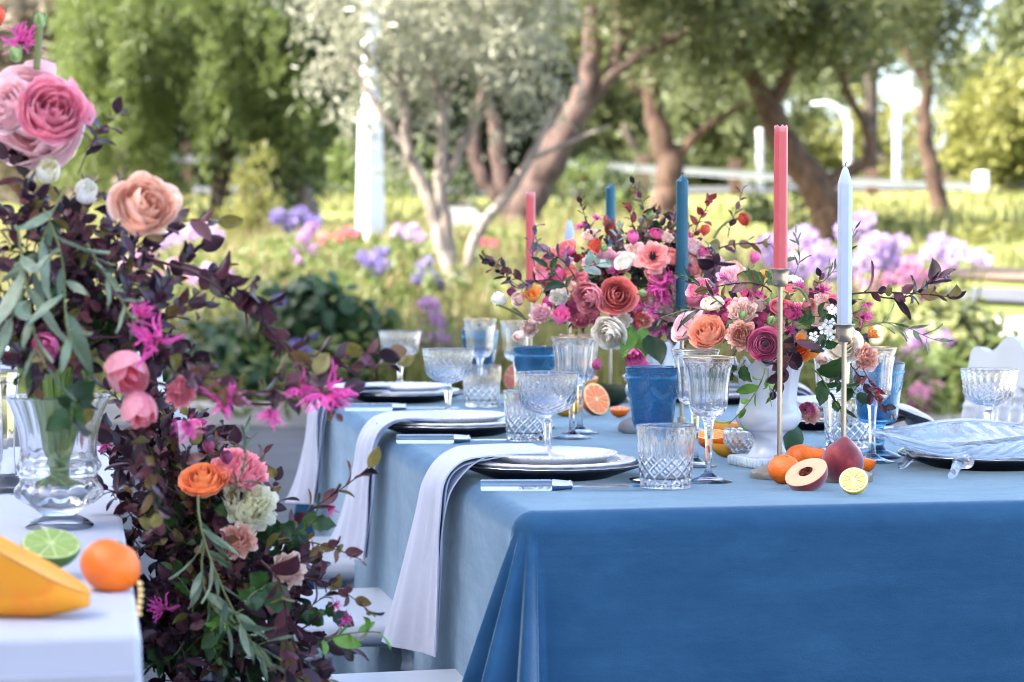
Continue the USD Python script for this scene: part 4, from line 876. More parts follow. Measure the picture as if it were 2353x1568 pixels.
# ---------------------------------------------------------------- footed glass tray
tp = T(.845, .40, TZ); tr = thing('glass_tray', 'moulded clear glass tray on curled feet at the right edge', 'tray', mat4(tp, RT @ rotz(.12)))
n, m = 120, 34
th = np.arange(n) * 2 * math.pi / n
def tray_pt(s, th, zo):
    a_, b_ = .215, .150
    k = 1 / np.maximum(np.abs(np.cos(th)) ** 2.6 + np.abs(np.sin(th)) ** 2.6, 1e-6) ** (1 / 2.6)
    wav = 1 + .03 * s ** 3 * np.cos(8 * th)
    r = s * k * wav
    z = .034 + .030 * np.clip((s - .62) / .38, 0, 1) ** 1.3 + .006 * s ** 3 * np.cos(4 * th) + zo
    rib = .0016 * np.sin(26 * (np.abs(r * np.cos(th)) * .9 + np.abs(np.sin(th) * r) * .5) * 2 + 6 * np.cos(2 * th)) * np.clip(s * 4 - .6, 0, 1)
    return np.stack([a_ * r * np.cos(th), b_ * r * np.sin(th), z + rib * (zo < 0)], 1)
rows = [tray_pt(s, th, -.0045) for s in np.linspace(1e-4, 1, m)] + [tray_pt(s, th, .001) for s in np.linspace(1, 1e-4, m)]
v = np.vstack(rows); f = gridf(2 * m, n, True)
if np.einsum('ij,ij->i', v[f[:, 0]], np.cross(v[f[:, 1]], v[f[:, 2]])).sum() < 0: f = f[:, ::-1]
put('dish', (v, f), 'tray_glass', tr)
for a_ in (2.62, 3.66, 5.76, .52):
    d_ = np.array([math.cos(a_), math.sin(a_), 0]); p_ = [d_ * .125 + [0, 0, .0285], d_ * .138 + [0, 0, .026], d_ * .150 + [0, 0, .018], d_ * .158 + [0, 0, .008], d_ * .166 + [0, 0, .0055]]
    put('foot', tube(spline(p_, 18), spline([[.016], [.012], [.0075], [.0058], [.0052]], 18)[:, 0], 14), 'tray_glass', tr)

# ---------------------------------------------------------------- candles and holders
def candlestick(label, M, H, group=None):
    t = thing('candlestick', label, 'candlestick', M, group)
    put('base', lathe([(1e-5, 0), (.0425, 0), (.0432, .001), (.0432, .008), (.0425, .0098), (.036, .0125), (.022, .0185), (.013, .0225), (.0075, .0235)], 56), 'brass', t, smooth=40)
    put('collar', lathe([(.0040, .0236), (.0078, .0236), (.0082, .0246), (.0082, .0325), (.0076, .0335), (.0040, .0336)], 28), 'brass', t, smooth=40)
    put('stem', tube([[0, 0, .0338], [0, 0, H - .0262]], [.0038, .0036], 20), 'brass', t)
    put('cup', lathe([(.0034, H - .026), (.0075, H - .0255), (.0112, H - .021), (.0122, H - .014), (.0120, H - .007), (.0135, H - .002), (.0160, H), (.0158, H + .0008), (.0128, H + .0002), (.0114, H - .004), (.0112, H - .018), (1e-5, H - .0182)], 40), 'brass', t, smooth=45)
    return t
def candle(label, M, L, m, r=.0108, tip='point', sides=6):
    t = thing('taper_candle', label, 'candle', M)
    n = 48; th = np.arange(n) * 2 * math.pi / n; a2 = (th % (2 * math.pi / sides)) - math.pi / sides
    pr = np.minimum(r * math.cos(math.pi / sides) / np.cos(a2), r * .985) if sides == 6 else np.full(n, r)
    if tip == 'point': seq = [(.96, 0), (1, .0), (1, L - .026), (.99, L - .024), (.80, L - .017), (.42, L - .004), (.18, L), (.001, L + .0003)]
    elif tip == 'nub': seq = [(.96, 0), (1, .0), (.99, L - .015), (1.03, L - .0135), (1.0, L - .0115), (.78, L - .0085), (.42, L - .0055), (.22, L - .001), (.05, L)]
    else: seq = [(.96, 0), (1, 0), (1, L - .004), (1.0, L), (.86, L + .0004), (.74, L - .006), (.3, L - .008), (.001, L - .0082)]
    rows = []
    for k, z in seq:
        zz = np.full(n, z)
        if tip == 'burnt' and z > L - .001: zz = zz + .0028 * (np.abs(np.sin(th * 3)) - .4) + .001 * np.sin(th * 7)
        rows.append(np.stack([pr * k * np.cos(th), pr * k * np.sin(th), zz], 1))
    put('wax', (np.vstack(rows), gridf(len(rows), n, True)), m, t, smooth=28 if sides == 6 else 50)
    w = {'point': (L, .007), 'nub': (L - .001, .004), 'burnt': (L - .0085, .0135)}[tip]
    put('wick', tube(spline([[0, 0, w[0] - .001], [.0004, 0, w[0] + w[1] * .6], [.0025, 0, w[0] + w[1]]], 7), [.0008] * 6 + [.0013], 6), 'wick', t)
    return t
def stand(u, vbase, vcup, vtop, m, tip, names, sides=6, r=.0108, d=None, lean=0.0, rot=.2):
    p = P(u, vbase, TZ) if d is None else np.array([*Q(u, 600, d)[:2], TZ])
    H = Q(u, vcup, p[1])[2] - TZ; Lc = Q(u, vtop, p[1])[2] - TZ - H + .018
    M = mat4(p, rotz(rot))
    if 'cs%.3f' % H not in LIB: LIB['cs%.3f' % H] = candlestick(names[0], M, H)
    else: dup(LIB['cs%.3f' % H], M, names[0])
    candle(names[1], mat4(p + [0, 0, H - .0178], rotz(rot)), Lc, m, r, tip, sides)
stand(1791, 1098, 619, 292, 'candle_pink', 'burnt', ('tall brass candlestick of the front pink candle', 'tall pink hexagonal candle in front with a burnt top'), rot=.15)
stand(1938, 1104, 746, 384, 'candle_white', 'point', ('shorter brass candlestick of the front white candle', 'tall white hexagonal candle in front right of the pink one'), rot=-.15)
stand(1566, 1000, 712, 402, 'candle_blue', 'nub', ('brass candlestick behind the nearest wine glasses', 'tall teal blue candle among the flowers in the middle'), sides=48, r=.0112)
stand(1219, 940, 648, 444, 'candle_pink', 'burnt', ('brass candlestick of the back pink candle', 'pink candle at the back left of the flowers'), r=.0105)
stand(1308, 930, 596, 506, 'candle_white', 'point', ('brass candlestick of the back white candle', 'short looking white candle tip behind the flowers'), r=.0108)
stand(1402, 925, 610, 421, 'candle_blue', 'nub', ('brass candlestick whose stem shows above the green melon', 'teal blue candle at the back behind the flowers'), sides=48, r=.0112)

# ---------------------------------------------------------------- chairs
def chair(name, label, M, group=None):
    """Faces +x; origin on the ground under the seat's middle."""
    t = thing(name, label, 'chair', M, group)
    s = rounded_box(.205, .205, .022, .02); v = s[0].copy(); v[:, 1] *= np.where(v[:, 0] > 0, 1.03, .93)
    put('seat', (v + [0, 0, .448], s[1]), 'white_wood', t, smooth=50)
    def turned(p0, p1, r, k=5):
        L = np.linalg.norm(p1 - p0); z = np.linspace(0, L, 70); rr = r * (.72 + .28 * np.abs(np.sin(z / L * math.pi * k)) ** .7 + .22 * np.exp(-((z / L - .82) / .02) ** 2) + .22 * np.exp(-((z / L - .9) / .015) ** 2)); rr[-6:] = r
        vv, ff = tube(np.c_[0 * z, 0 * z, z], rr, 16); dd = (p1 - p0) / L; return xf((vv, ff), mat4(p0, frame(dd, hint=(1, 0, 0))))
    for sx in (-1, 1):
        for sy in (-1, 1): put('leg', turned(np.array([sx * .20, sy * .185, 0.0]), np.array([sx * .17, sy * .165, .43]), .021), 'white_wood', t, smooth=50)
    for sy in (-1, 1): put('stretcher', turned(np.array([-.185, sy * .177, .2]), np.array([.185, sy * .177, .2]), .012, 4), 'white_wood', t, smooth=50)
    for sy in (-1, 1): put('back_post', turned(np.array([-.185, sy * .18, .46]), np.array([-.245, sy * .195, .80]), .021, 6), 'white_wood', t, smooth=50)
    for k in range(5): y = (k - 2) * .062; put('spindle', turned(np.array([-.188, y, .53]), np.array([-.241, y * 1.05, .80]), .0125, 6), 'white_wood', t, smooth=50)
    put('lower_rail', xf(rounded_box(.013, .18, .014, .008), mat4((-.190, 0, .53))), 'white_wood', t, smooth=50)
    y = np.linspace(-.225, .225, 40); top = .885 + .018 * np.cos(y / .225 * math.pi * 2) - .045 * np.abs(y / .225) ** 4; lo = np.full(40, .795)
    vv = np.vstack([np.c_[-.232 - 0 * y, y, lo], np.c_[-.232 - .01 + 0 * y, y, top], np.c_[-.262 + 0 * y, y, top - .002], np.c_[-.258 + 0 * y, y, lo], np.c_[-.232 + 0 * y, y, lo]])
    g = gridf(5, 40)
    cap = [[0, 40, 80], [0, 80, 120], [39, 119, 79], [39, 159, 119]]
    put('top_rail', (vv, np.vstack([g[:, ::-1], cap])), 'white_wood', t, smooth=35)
    return t
for (u, w, rz, lab) in [(-.165, 1.09, 0, 'white turned leg chair whose seat shows between napkins and foliage'), (-.165, 1.86, 0, 'white chair farthest along the left side of the table'), (-.165, .25, 0, 'white chair nearest the camera at the table corner'),
                        (1.195, 1.78, math.pi, 'white spindle back chair at the right edge of the picture')]:
    M = mat4(T(u, w, 0), RT @ rotz(rz))
    if 'chair' not in LIB: LIB['chair'] = chair('white_chair', lab, M)
    else: dup(LIB['chair'], M, lab)
# ---------------------------------------------------------------- fruit
look('mandarin_skin', c(234, 108, 2), 0.38, var=0.06, scale=30, bump=0.25, bscale=520, coat_weight=0.2)
look('lime_skin', c(62, 92, 30), 0.35, bump=0.2, bscale=420)
look('lemon_skin', c(238, 196, 52), 0.4, bump=0.22, bscale=420)
look('grapefruit_skin', c(226, 150, 62), 0.42, var=0.1, scale=18, bump=0.2, bscale=380)
look('pith', c(222, 192, 134), 0.7)
look('lime_pith', c(184, 198, 136), 0.6)
look('lemon_pith', c(226, 212, 172), 0.7)
look('orange_flesh', c(240, 140, 40), 0.28, var=0.12, scale=160, bump=0.25, bscale=260, subsurface_weight=0.3, subsurface_scale=0.008)
look('blood_flesh', c(226, 104, 48), 0.28, var=0.14, scale=160, bump=0.25, bscale=260, subsurface_weight=0.3, subsurface_scale=0.008)
look('pink_flesh', c(226, 92, 92), 0.28, var=0.14, scale=160, bump=0.25, bscale=260, subsurface_weight=0.3, subsurface_scale=0.008)
look('lime_flesh', c(150, 166, 92), 0.28, var=0.1, scale=160, bump=0.25, bscale=260, subsurface_weight=0.3, subsurface_scale=0.008)
look('lemon_flesh', c(214, 184, 104), 0.28, var=0.08, scale=160, bump=0.25, bscale=260, subsurface_weight=0.3, subsurface_scale=0.008)
look('mango_flesh', c(222, 150, 44), 0.4, var=0.1, scale=26, bump=0.1, bscale=90, subsurface_weight=0.3, subsurface_scale=0.01)
look('mango_skin', c(218, 150, 40), 0.35, var=0.12, scale=14)
LOOK['papaya_skin'] = usdkit.material(stage, '/World/Looks/papaya_skin', {
    'tc': ('texture_coordinate', {}), 'n': ('noise_texture', {'scale': 11.0, 'detail': 5.0, 'roughness': 0.6}), 'n2': ('noise_texture', {'scale': 220.0, 'detail': 3.0}),
    'r': ('rgb_ramp', {'ramp': [(0.35, c(206, 142, 28)), (0.56, c(212, 134, 16)), (0.66, c(222, 112, 30)), (0.75, c(196, 84, 28))]}), 'b': ('bump', {'strength': 0.15, 'distance': 0.003}),
    'p': ('principled_bsdf', {'roughness': 0.5, 'subsurface_weight': 0.15, 'subsurface_scale': 0.01})},
    [('tc.object', 'n.vector'), ('tc.object', 'n2.vector'), ('n.fac', 'r.fac'), ('r.color', 'p.base_color'), ('n2.fac', 'b.height'), ('b.normal', 'p.normal')], surface='p.BSDF')
look('papaya_blush', c(222, 104, 26), 0.42, var=0.1, scale=20)
look('melon_skin', c(34, 44, 22), 0.4, var=0.25, scale=25)
look('melon_flesh', c(210, 180, 110), 0.5, var=0.1, scale=40)
look('peach_flesh', c(216, 166, 128), 0.45, var=0.05, scale=40, subsurface_weight=0.3, subsurface_scale=0.006)
look('stone_hollow', c(104, 38, 22), 0.7, var=0.4, scale=120, bump=0.8, bscale=200)
look('pink_blush_flesh', c(226, 170, 160), 0.5)
look('stalk', c(110, 120, 50), 0.7)
look('stone_grey', (0.30, 0.31, 0.31), 0.7, var=0.15, scale=40)
LOOK['peach_skin'] = usdkit.material(stage, '/World/Looks/peach_skin', {
    'tc': ('texture_coordinate', {}), 'n': ('noise_texture', {'scale': 22.0, 'detail': 6.0, 'roughness': 0.65}),
    'r': ('rgb_ramp', {'ramp': [(0.30, c(66, 12, 26)), (0.50, c(112, 26, 36)), (0.64, c(150, 52, 46)), (0.78, c(196, 112, 80))]}),
    'p': ('principled_bsdf', {'roughness': 0.55, 'specular_ior_level': 0.25, 'sheen_weight': 0.8, 'sheen_roughness': 0.45, 'sheen_tint': (0.85, 0.72, 0.80)})},
    [('tc.object', 'n.vector'), ('n.fac', 'r.fac'), ('r.color', 'p.base_color')], surface='p.BSDF')
def whole(name, label, cat, M, R, skin, sq=.88, navel=True, group=None):
    t = thing(name, label, cat, M, group)
    v, f = sphere(R, 24); n = norm
    d = v / np.linalg.norm(v, axis=1, keepdims=True); k = 1 + .03 * (meshkit.fbm(d * 2.1 + [R * 90, 0, 3], 2, 3) - .5) - .07 * np.exp(-((1 - d[:, 2]) / .03)) - .03 * np.exp(-((1 + d[:, 2]) / .03))
    put('skin', (v * k[:, None] * [1, 1, sq], f), skin, t)
    put('stalk', xf(sphere(R * .09, 7, (1, 1, .5)), mat4((0, 0, R * sq * .945))), 'stalk', t)
    for a_ in range(5): put('calyx', xf(sphere(R * .06, 6, (1.6, .7, .3)), mat4((R * .1 * math.cos(a_ * 1.257), R * .1 * math.sin(a_ * 1.257), R * sq * .945), rotz(a_ * 1.257))), 'stalk', t)
    return t
def half(name, label, M, R, skin, pith, flesh, segs=10, squash=.92, rind=.10, group=None):
    """Cut half, its face up (+z) at z = 0."""
    t = thing(name, label, 'fruit half', M, group)
    a = np.linspace(-math.pi / 2, 0, 18); pr = [(R * math.cos(x), R * squash * math.sin(x)) for x in a]
    put('skin', lathe([(1e-5, -R * squash)] + pr[1:] + [(R * .985, .0006)], 48), skin, t)
    put('pith', lathe([(R * .985, .0004), (R * .97, .0011), (R * .2, .0009), (1e-5, .0009)], 48), pith, t)
    for k in range(segs):
        a0, a1 = 2 * math.pi * k / segs + .035, 2 * math.pi * (k + 1) / segs - .035; r1 = R * (1 - rind); r0 = R * .10
        m_ = np.linspace(0, 1, 7); arc = [(r1 * (1 - .05 * abs(2 * x - 1) ** 4) * math.cos(a0 + (a1 - a0) * x), r1 * (1 - .05 * abs(2 * x - 1) ** 4) * math.sin(a0 + (a1 - a0) * x)) for x in m_]
        am = (a0 + a1) / 2; out = np.array([(r0 * math.cos(am), r0 * math.sin(am))] + arc); cc = out.mean(0)
        z = .0022; ins = cc + (out - cc) * .9; n = len(out)
        v = np.vstack([np.c_[out, np.full(n, .0008)], np.c_[ins, np.full(n, z)], [[*cc, z + .0003]]])
        f = [[i, (i + 1) % n, n + (i + 1) % n] for i in range(n)] + [[i, n + (i + 1) % n, n + i] for i in range(n)] + [[n + i, n + (i + 1) % n, 2 * n] for i in range(n)]
        put('segment', (v, np.array(f)), flesh, t, smooth=35)
    return t
def wedge(name, label, cat, M, L, Wd, H, skin, flesh, bend=.15, group=None):
    """Long slice lying on its skin: curved boat with a flat cut face on top."""
    t = thing(name, label, cat, M, group); n, m = 26, 13
    s = np.linspace(-1, 1, n); w = Wd * np.sqrt(np.clip(1 - np.abs(s) ** 2.4, 0.0004, 1)); h = H * np.sqrt(np.clip(1 - np.abs(s) ** 2.2, .0004, 1)); x = L * s
    zr = bend * L * s ** 2; th = np.linspace(0, math.pi, m)
    rows = np.array([np.c_[np.full(m, x[i]), w[i] * np.cos(th), zr[i] + H - h[i] * np.sin(th)] for i in range(n)]).reshape(-1, 3)
    put('skin', (rows, gridf(n, m)[:, ::-1]), skin, t)
    tt = np.linspace(-.985, .985, 7); rows = np.array([np.c_[np.full(7, x[i]), w[i] * tt, zr[i] + H + .0004 + .05 * H * (1 - tt ** 2)] for i in range(n)]).reshape(-1, 3)
    put('flesh', (rows, gridf(n, 7)), flesh, t)
    return t
def lay(u, v, z, d_up, roll=0.0): return mat4(P(u, v, TZ) + [0, 0, z], frame(norm(d_up), roll))
# front group
r_ = px(76, 3.37) / 2
whole('mandarin', 'mandarin beside the brass foot, nearest of the front fruit', 'mandarin', lay(1802, 1112, r_ * .86, (.15, -.25, 1)), r_, 'mandarin_skin')
whole('mandarin', 'orange mandarin behind the peach half', 'mandarin', lay(1838, 1082, .019, (-.2, .3, 1)), px(74, 3.5) / 2, 'mandarin_skin')
wedge('persimmon_slice', 'orange persimmon slice lying before the back mandarin', 'fruit slice', lay(1866, 1092, .018, (.35, .5, 1), .2), .024, .013, .020, 'mandarin_skin', 'mandarin_skin', bend=.05)
R_ = px(102, 3.28) / 2
pk = thing('peach_half', 'cut dark red peach half showing its stone hollow', 'peach half', mat4(P(1852, 1126, TZ) + [0, 0, R_ * .78], frame((-.40, -.42, .81), .35)))
a_ = np.linspace(-math.pi / 2, 0, 20); v, f = lathe([(R_ * math.cos(x), R_ * .88 * math.sin(x)) for x in a_] + [(R_ * .985, .0008)], 52); v[:, 0] *= .98; v[:, 1] *= 1 + .03 * (v[:, 1] > 0)
put('skin', (v, f), 'peach_skin', pk)
def pf(th, i, r, z):
    return r, z - .007 * np.clip(1 - (r / (R_ * .34)) ** 2 * (1 + .35 * np.cos(2 * th)), 0, 1) ** .5
put('flesh', lathe([(R_ * .985, .0008), (R_ * .95, .0016)] + [(R_ * x, .0018) for x in np.linspace(.9, .52, 6)], 64), 'peach_flesh', pk)
put('blush_ring', lathe([(R_ * x, .0018 - .0002 * (0.52 - x)) for x in np.linspace(.52, .33, 4)], 64), 'peach_flesh', pk)
def hol(th, i, r, z): return r * (1 + .30 * np.cos(2 * th) + .10 * np.cos(7 * th + 1) + .06 * np.sin(11 * th)) * .92, z
put('stone_hollow', lathe([(R_ * .34, .0021), (R_ * .30, .0012), (R_ * .24, -.003), (R_ * .14, -.0055), (1e-5, -.006)], 64, hol), 'stone_hollow', pk)
R_ = px(97, 3.36) / 2
pe = thing('peach', 'whole dusky red peach standing behind the lemon half', 'peach', mat4(P(1936, 1110, TZ) + [0, 0, R_ * .98], frame((.12, .1, 1), 2.4)))
v, f = sphere(R_, 30); d_ = v / R_; th = np.arctan2(d_[:, 1], d_[:, 0])
k = 1 - .07 * np.exp(-(th / .16) ** 2) * np.sqrt(np.clip(1 - d_[:, 2] ** 2, 0, 1)) + .20 * np.exp(-((1 - d_[:, 2]) / .05)) + .05 * np.clip(d_[:, 2], 0, 1) ** 2
put('skin', (v * k[:, None] * [1, 1, .98], f), 'peach_skin', pe)
half('lemon_half', 'lemon half facing the camera at the front of the table', mat4(P(1961, 1141, TZ) + [0, 0, .0225], frame((-.22, -.78, .58), .3)), px(66, 3.2) / 2, 'lemon_skin', 'lemon_pith', 'lemon_flesh', 10, 1.05, .13)
half('orange_half', 'orange half peeping out right of the whole peach', mat4(P(1984, 1092, TZ) + [0, 0, .021], frame((.1, .25, 1), .3)), .019, 'mandarin_skin', 'pith', 'blood_flesh')
half('lime_half', 'pale green citrus half glimpsed between mandarin and peach', mat4(P(1893, 1068, TZ) + [0, 0, .017], frame((0, .1, 1), .3)), .017, 'lime_skin', 'lime_pith', 'lime_flesh')
# by the vase
half('orange_half', 'orange half cut side up left of the vase behind the wine stem', mat4(P(1636, 1046, TZ) + [0, 0, .034], frame((-.05, -.22, 1), .3)), px(78, 3.7) / 2, 'mandarin_skin', 'pith', 'orange_flesh')
half('grapefruit_half', 'pink grapefruit half behind the cut orange by the vase', mat4(P(1685, 1022, TZ) + [0, 0, .036], frame((.08, .12, 1), .1)), px(100, 3.95) / 2, 'grapefruit_skin', 'pith', 'pink_flesh', 11)
wedge('mango_slice', 'yellow mango slice on the cloth left of the vase foot', 'fruit slice', mat4(P(1676, 1052, TZ), rotz(.12) @ rotx(-.22)), px(43, 3.7), .018, .020, 'mango_skin', 'mango_flesh', .10)
half('blood_orange_half', 'large blood orange half standing on edge behind the front coupe', mat4(P(1371, 955, TZ) + [0, 0, .034], frame((.62, -.72, .38), .3)), px(84, 4.35) / 2, 'mandarin_skin', 'pith', 'blood_flesh', 10, .9, .12)
half('orange_half', 'small orange half face up right of the blood orange', mat4(P(1424, 962, TZ) + [0, 0, .020], frame((0, -.12, 1), .3)), px(48, 4.35) / 2, 'mandarin_skin', 'pith', 'blood_flesh')
wedge('mango_slice', 'yellow mango slice seen between the wine glass stems', 'fruit slice', mat4(P(1302, 958, TZ), rotz(-.1)), .034, .020, .030, 'mango_skin', 'mango_flesh', .05)
half('grapefruit_half', 'pink grapefruit half on the dark melon behind the glasses', mat4(P(1340, 930, TZ) + [0, 0, .062], frame((.1, -.12, 1), .1)), px(74, 4.7) / 2, 'grapefruit_skin', 'pith', 'pink_flesh', 11)
half('grapefruit_half', 'pink grapefruit half on its edge left of the blue goblet', mat4(P(1178, 910, TZ) + [0, 0, .045], frame((-.75, -.6, .3), .1)), px(66, 4.9) / 2, 'grapefruit_skin', 'pith', 'pink_flesh', 11)
def chunk(label, M, R):
    t = thing('green_melon', label, 'melon', M); a = np.linspace(-math.pi / 2, .15, 16)
    put('rind', lathe([(R * math.cos(x) + 1e-5, R * math.sin(x)) for x in a], 40), 'melon_skin', t)
    put('flesh', lathe([(R * math.cos(.15) * .995, R * math.sin(.15)), (R * .9, R * .152), (R * .4, R * .12), (1e-5, R * .05)], 40), 'melon_flesh', t); return t
chunk('dark green melon half behind the blood orange', mat4(P(1402, 940, TZ) + [0, 0, .045], frame((.1, .1, 1))), px(96, 4.6) / 2)
chunk('dark green melon half left of the nearest blue goblet', mat4(P(1490, 950, TZ) + [0, 0, .04], frame((-.35, .1, 1))), px(80, 4.5) / 2)
t = thing('grey_pebble', 'smooth grey stone beside the nearest blue goblet', 'stone', mat4(P(1452, 996, TZ) + [0, 0, .012]))
v, f = sphere(.020, 12, (1.25, .9, .85)); put('stone', (v * (1 + .12 * (meshkit.fbm(v * 60, 2, 2)[:, None] - .5)), f), 'stone_grey', t)
# crystal bowl behind the vase foot
t = thing('crystal_bowl', 'small cut crystal bowl just left of the vase foot', 'bowl', mat4(P(1712, 1055, TZ)))
o_ = rs([(1e-5, 0), (.016, 0), (.017, .002), (.016, .006), (.028, .014), (.036, .028), (.037, .040), (.034, .050)], 40); i_ = rs([(.032, .050), (.0345, .040), (.033, .028), (.024, .017), (1e-5, .014)], 18)
def bm(th, i, r, z):
    return (r - .0014 * np.abs(np.sin(9 * th + z * 170)) - .0014 * np.abs(np.sin(9 * th - z * 170)) if 8 < i < 38 else r), z
split_lathe(t, o_ + i_, 128, bm, [('bowl', [(0, len(o_ + i_) - 1)])], 'crystal')
# left table
whole('mandarin', 'large blurred mandarin at the edge of the white table', 'mandarin', mat4(P(254, 1356, TZ) + [0, 0, px(116, 2.17) / 2], frame((.5, .1, 1), 1)), px(150, 2.17) / 2, 'mandarin_skin', sq=.86)
half('lime_half', 'blurred lime half face up on the white table', mat4(P(118, 1330, TZ) + [0, 0, .036], frame((.16, -.36, .9), .3)), px(146, 2.2) / 2, 'lime_skin', 'lime_pith', 'lime_flesh', 10, .8, .09)
pa = thing('papaya_wedge', 'large yellow papaya wedge at the left edge of the picture', 'papaya wedge', mat4(P(40, 1418, TZ), rotz(-.05)))
n, m = 40, 16; s = np.linspace(-1, 1, n); L = px(172, 2.09); rw = .055 * np.sqrt(np.clip(1 - np.abs(s) ** 3, .0002, 1)); th = np.linspace(0, math.pi, m)
topz = .062 - .036 * (s + .1); zb = 0.0 + .016 * np.clip(s - .25, 0, 1) ** 1.5
rows = np.array([np.c_[np.full(m, s[i] * L), rw[i] * .55 * np.cos(th), topz[i] - (topz[i] - zb[i]) * np.sin(th) ** .8 * (1 - .0 * s[i])] for i in range(n)]).reshape(-1, 3)
put('skin', (rows, gridf(n, m)[:, ::-1]), 'papaya_skin', pa)
rows = np.array([np.c_[np.full(5, s[i] * L), rw[i] * .55 * np.linspace(-1, 1, 5), topz[i] + .001 - .004 * (1 - np.linspace(-1, 1, 5) ** 2)] for i in range(n)]).reshape(-1, 3)
put('flesh', (rows, gridf(n, 5)), 'mango_flesh', pa)

# ---------------------------------------------------------------- vases
def lathe_vase(t, name, prof, n, mod, m): 
    v, f = lathe(prof, n, mod)
    if np.einsum('ij,ij->i', v[f[:, 0]], np.cross(v[f[:, 1]], v[f[:, 2]])).sum() < 0: f = f[:, ::-1]
    return put(name, (v, f), m, t)
def urn(label, M, s=1.0):
    t = thing('milk_glass_urn', label, 'vase', M)
    b = rounded_box(.047 * s, .047 * s, .008 * s, .003); put('base', (b[0] + [0, 0, .008 * s], b[1]), 'milk_glass', t, smooth=40)
    k = 0
    for sd in range(4):
        for j in range(9):
            p_ = rotz(sd * math.pi / 2) @ np.array([.0468 * s, (j - 4) * .0103 * s, .008 * s]); put('base_rib', xf(sphere(.0052 * s, 6, (.6, 1, 1.5)), mat4(p_, rotz(sd * math.pi / 2))), 'milk_glass', t)
    o_ = rs([(.036, .0162), (.030, .021), (.024, .032), (.0225, .044), (.030, .054), (.042, .060), (.050, .071), (.0515, .082), (.0475, .092), (.0455, .104), (.0475, .128), (.052, .152), (.057, .170)], 60)
    i_ = rs([(.0545, .171), (.049, .150), (.0445, .128), (.0425, .104), (.044, .088), (.030, .070), (1e-5, .066)], 24)
    def mod(th, i, r, z):
        zz = z[0] / s
        if i < 60:
            kf = np.clip((zz - .09) / .03, 0, 1); sc = np.abs(np.cos(6 * th))
            rr = r * (1 - .055 * kf * sc ** 1.2); return rr, z - s * .012 * np.clip((zz - .15) / .02, 0, 1) * sc ** 2
        return r, z - (s * .012 * np.clip((zz - .15) / .02, 0, 1) * np.abs(np.cos(6 * th)) ** 2)
    lathe_vase(t, 'body', [(r * s, z * s) for r, z in o_ + i_], 120, mod, 'milk_glass')
    return t
VA = P(1765, 1071, TZ); urn('fluted white milk glass urn holding the front bouquet', mat4(VA, RT @ rotz(.2)))
VB = np.array([*Q(1500, 950, 4.28)[:2], TZ]); urn('white milk glass urn behind the wine glasses holding the large back bouquet', mat4(VB, RT @ rotz(.5)), 1.0)
# crystal vase on the white table
VC = P(136, 1212, TZ); vc = thing('crystal_vase', 'footed cut crystal vase full of green stems on the white table', 'vase', mat4(VC))
S_ = VC[1] / FPX
o_ = [(1e-5, 0), (.040, 0), (.042, .003), (.034, .010), (.020, .016)] + rs([(.020, .016), (.034, .026), (.050, .036), (.053, .046), (.047, .056), (.047, .066), (.051, .076), (.047, .086), (.046, .10), (.050, .125), (.058, .148), (.064, .161)], 60)
i_ = rs([(.0615, .161), (.055, .147), (.047, .125), (.043, .10), (.043, .08), (.043, .056), (.036, .040), (1e-5, .034)], 26)
def vmod(th, i, r, z):
    if 5 < i < 64:
        zz = z[0]; bead = np.exp(-((zz - .046) / .012) ** 2) + .8 * np.exp(-((zz - .076) / .007) ** 2)
        return r * (1 + .06 * bead * (np.abs(np.cos(7 * th)) - .5) - .03 * np.clip((zz - .085) / .03, 0, 1) * np.abs(np.cos(7 * th))), z
    return r, z
split_lathe(vc, o_ + i_, 140, vmod, [('foot', [(0, 5)]), ('bowl', [(5, len(o_ + i_) - 1)])], {'foot': 'thin_glass', '': 'crystal'})
look('stem_green', c(112, 140, 66), 0.5, var=0.2, scale=40, translucent=0.2)
rngV = np.random.default_rng(4)
for k in range(30):
    a_ = rngV.uniform(0, 6.28); r0 = .030 * rngV.uniform(.2, 1); r1 = .038 * rngV.uniform(.3, 1); b_ = a_ + rngV.normal() * .8
    put('flower_stem', tube(spline([[r0 * math.cos(b_ + 2), r0 * math.sin(b_ + 2), .042], [0.5 * r0 * math.cos(a_), 0.5 * r0 * math.sin(a_), .09], [r1 * math.cos(a_), r1 * math.sin(a_), .168], [1.6 * r1 * math.cos(a_), 1.6 * r1 * math.sin(a_), .23]], 10), rngV.uniform(.0026, .0052), 6), 'stem_green', vc)
# tall crystal column at the left edge
pc_ = P(14, 1130, TZ); t = thing('crystal_column', 'tall crystal candle column at the very left edge', 'candlestick', mat4(pc_))
o_ = [(1e-5, 0), (.045, 0), (.046, .004), (.030, .012), (.016, .022)] + rs([(.016, .022), (.013, .05), (.015, .12), (.020, .17), (.014, .18), (.024, .20), (.026, .215), (.017, .23), (.020, .25), (.034, .262), (.036, .27)], 40) + [(.030, .271), (1e-5, .262)]
def cmod(th, i, r, z): return (r * (1 - .08 * np.abs(np.cos(4 * th))) if 5 < i < 42 else r), z
split_lathe(t, o_, 96, cmod, [('foot', [(0, 5)]), ('shaft', [(5, len(o_) - 1)])], 'crystal')
# black vase on the ground
VD = np.array([*Q(455, 1450, 2.86)[:2], 0]); t = thing('black_vase', 'tall black fluted vase standing between the two tables', 'vase', mat4(VD))
def kmod(th, i, r, z): return (r * (1 - .035 * np.abs(np.cos(12 * th))) if i > 4 else r), z
lathe_vase(t, 'body', [(1e-5, 0), (.11, 0), (.12, .01), (.10, .03), (.05, .06)] + rs([(.05, .06), (.045, .15), (.055, .28), (.072, .40), (.080, .48), (.088, .535)], 40) + [(.082, .535), (.07, .45), (1e-5, .42)], 120, kmod, 'black_gloss')
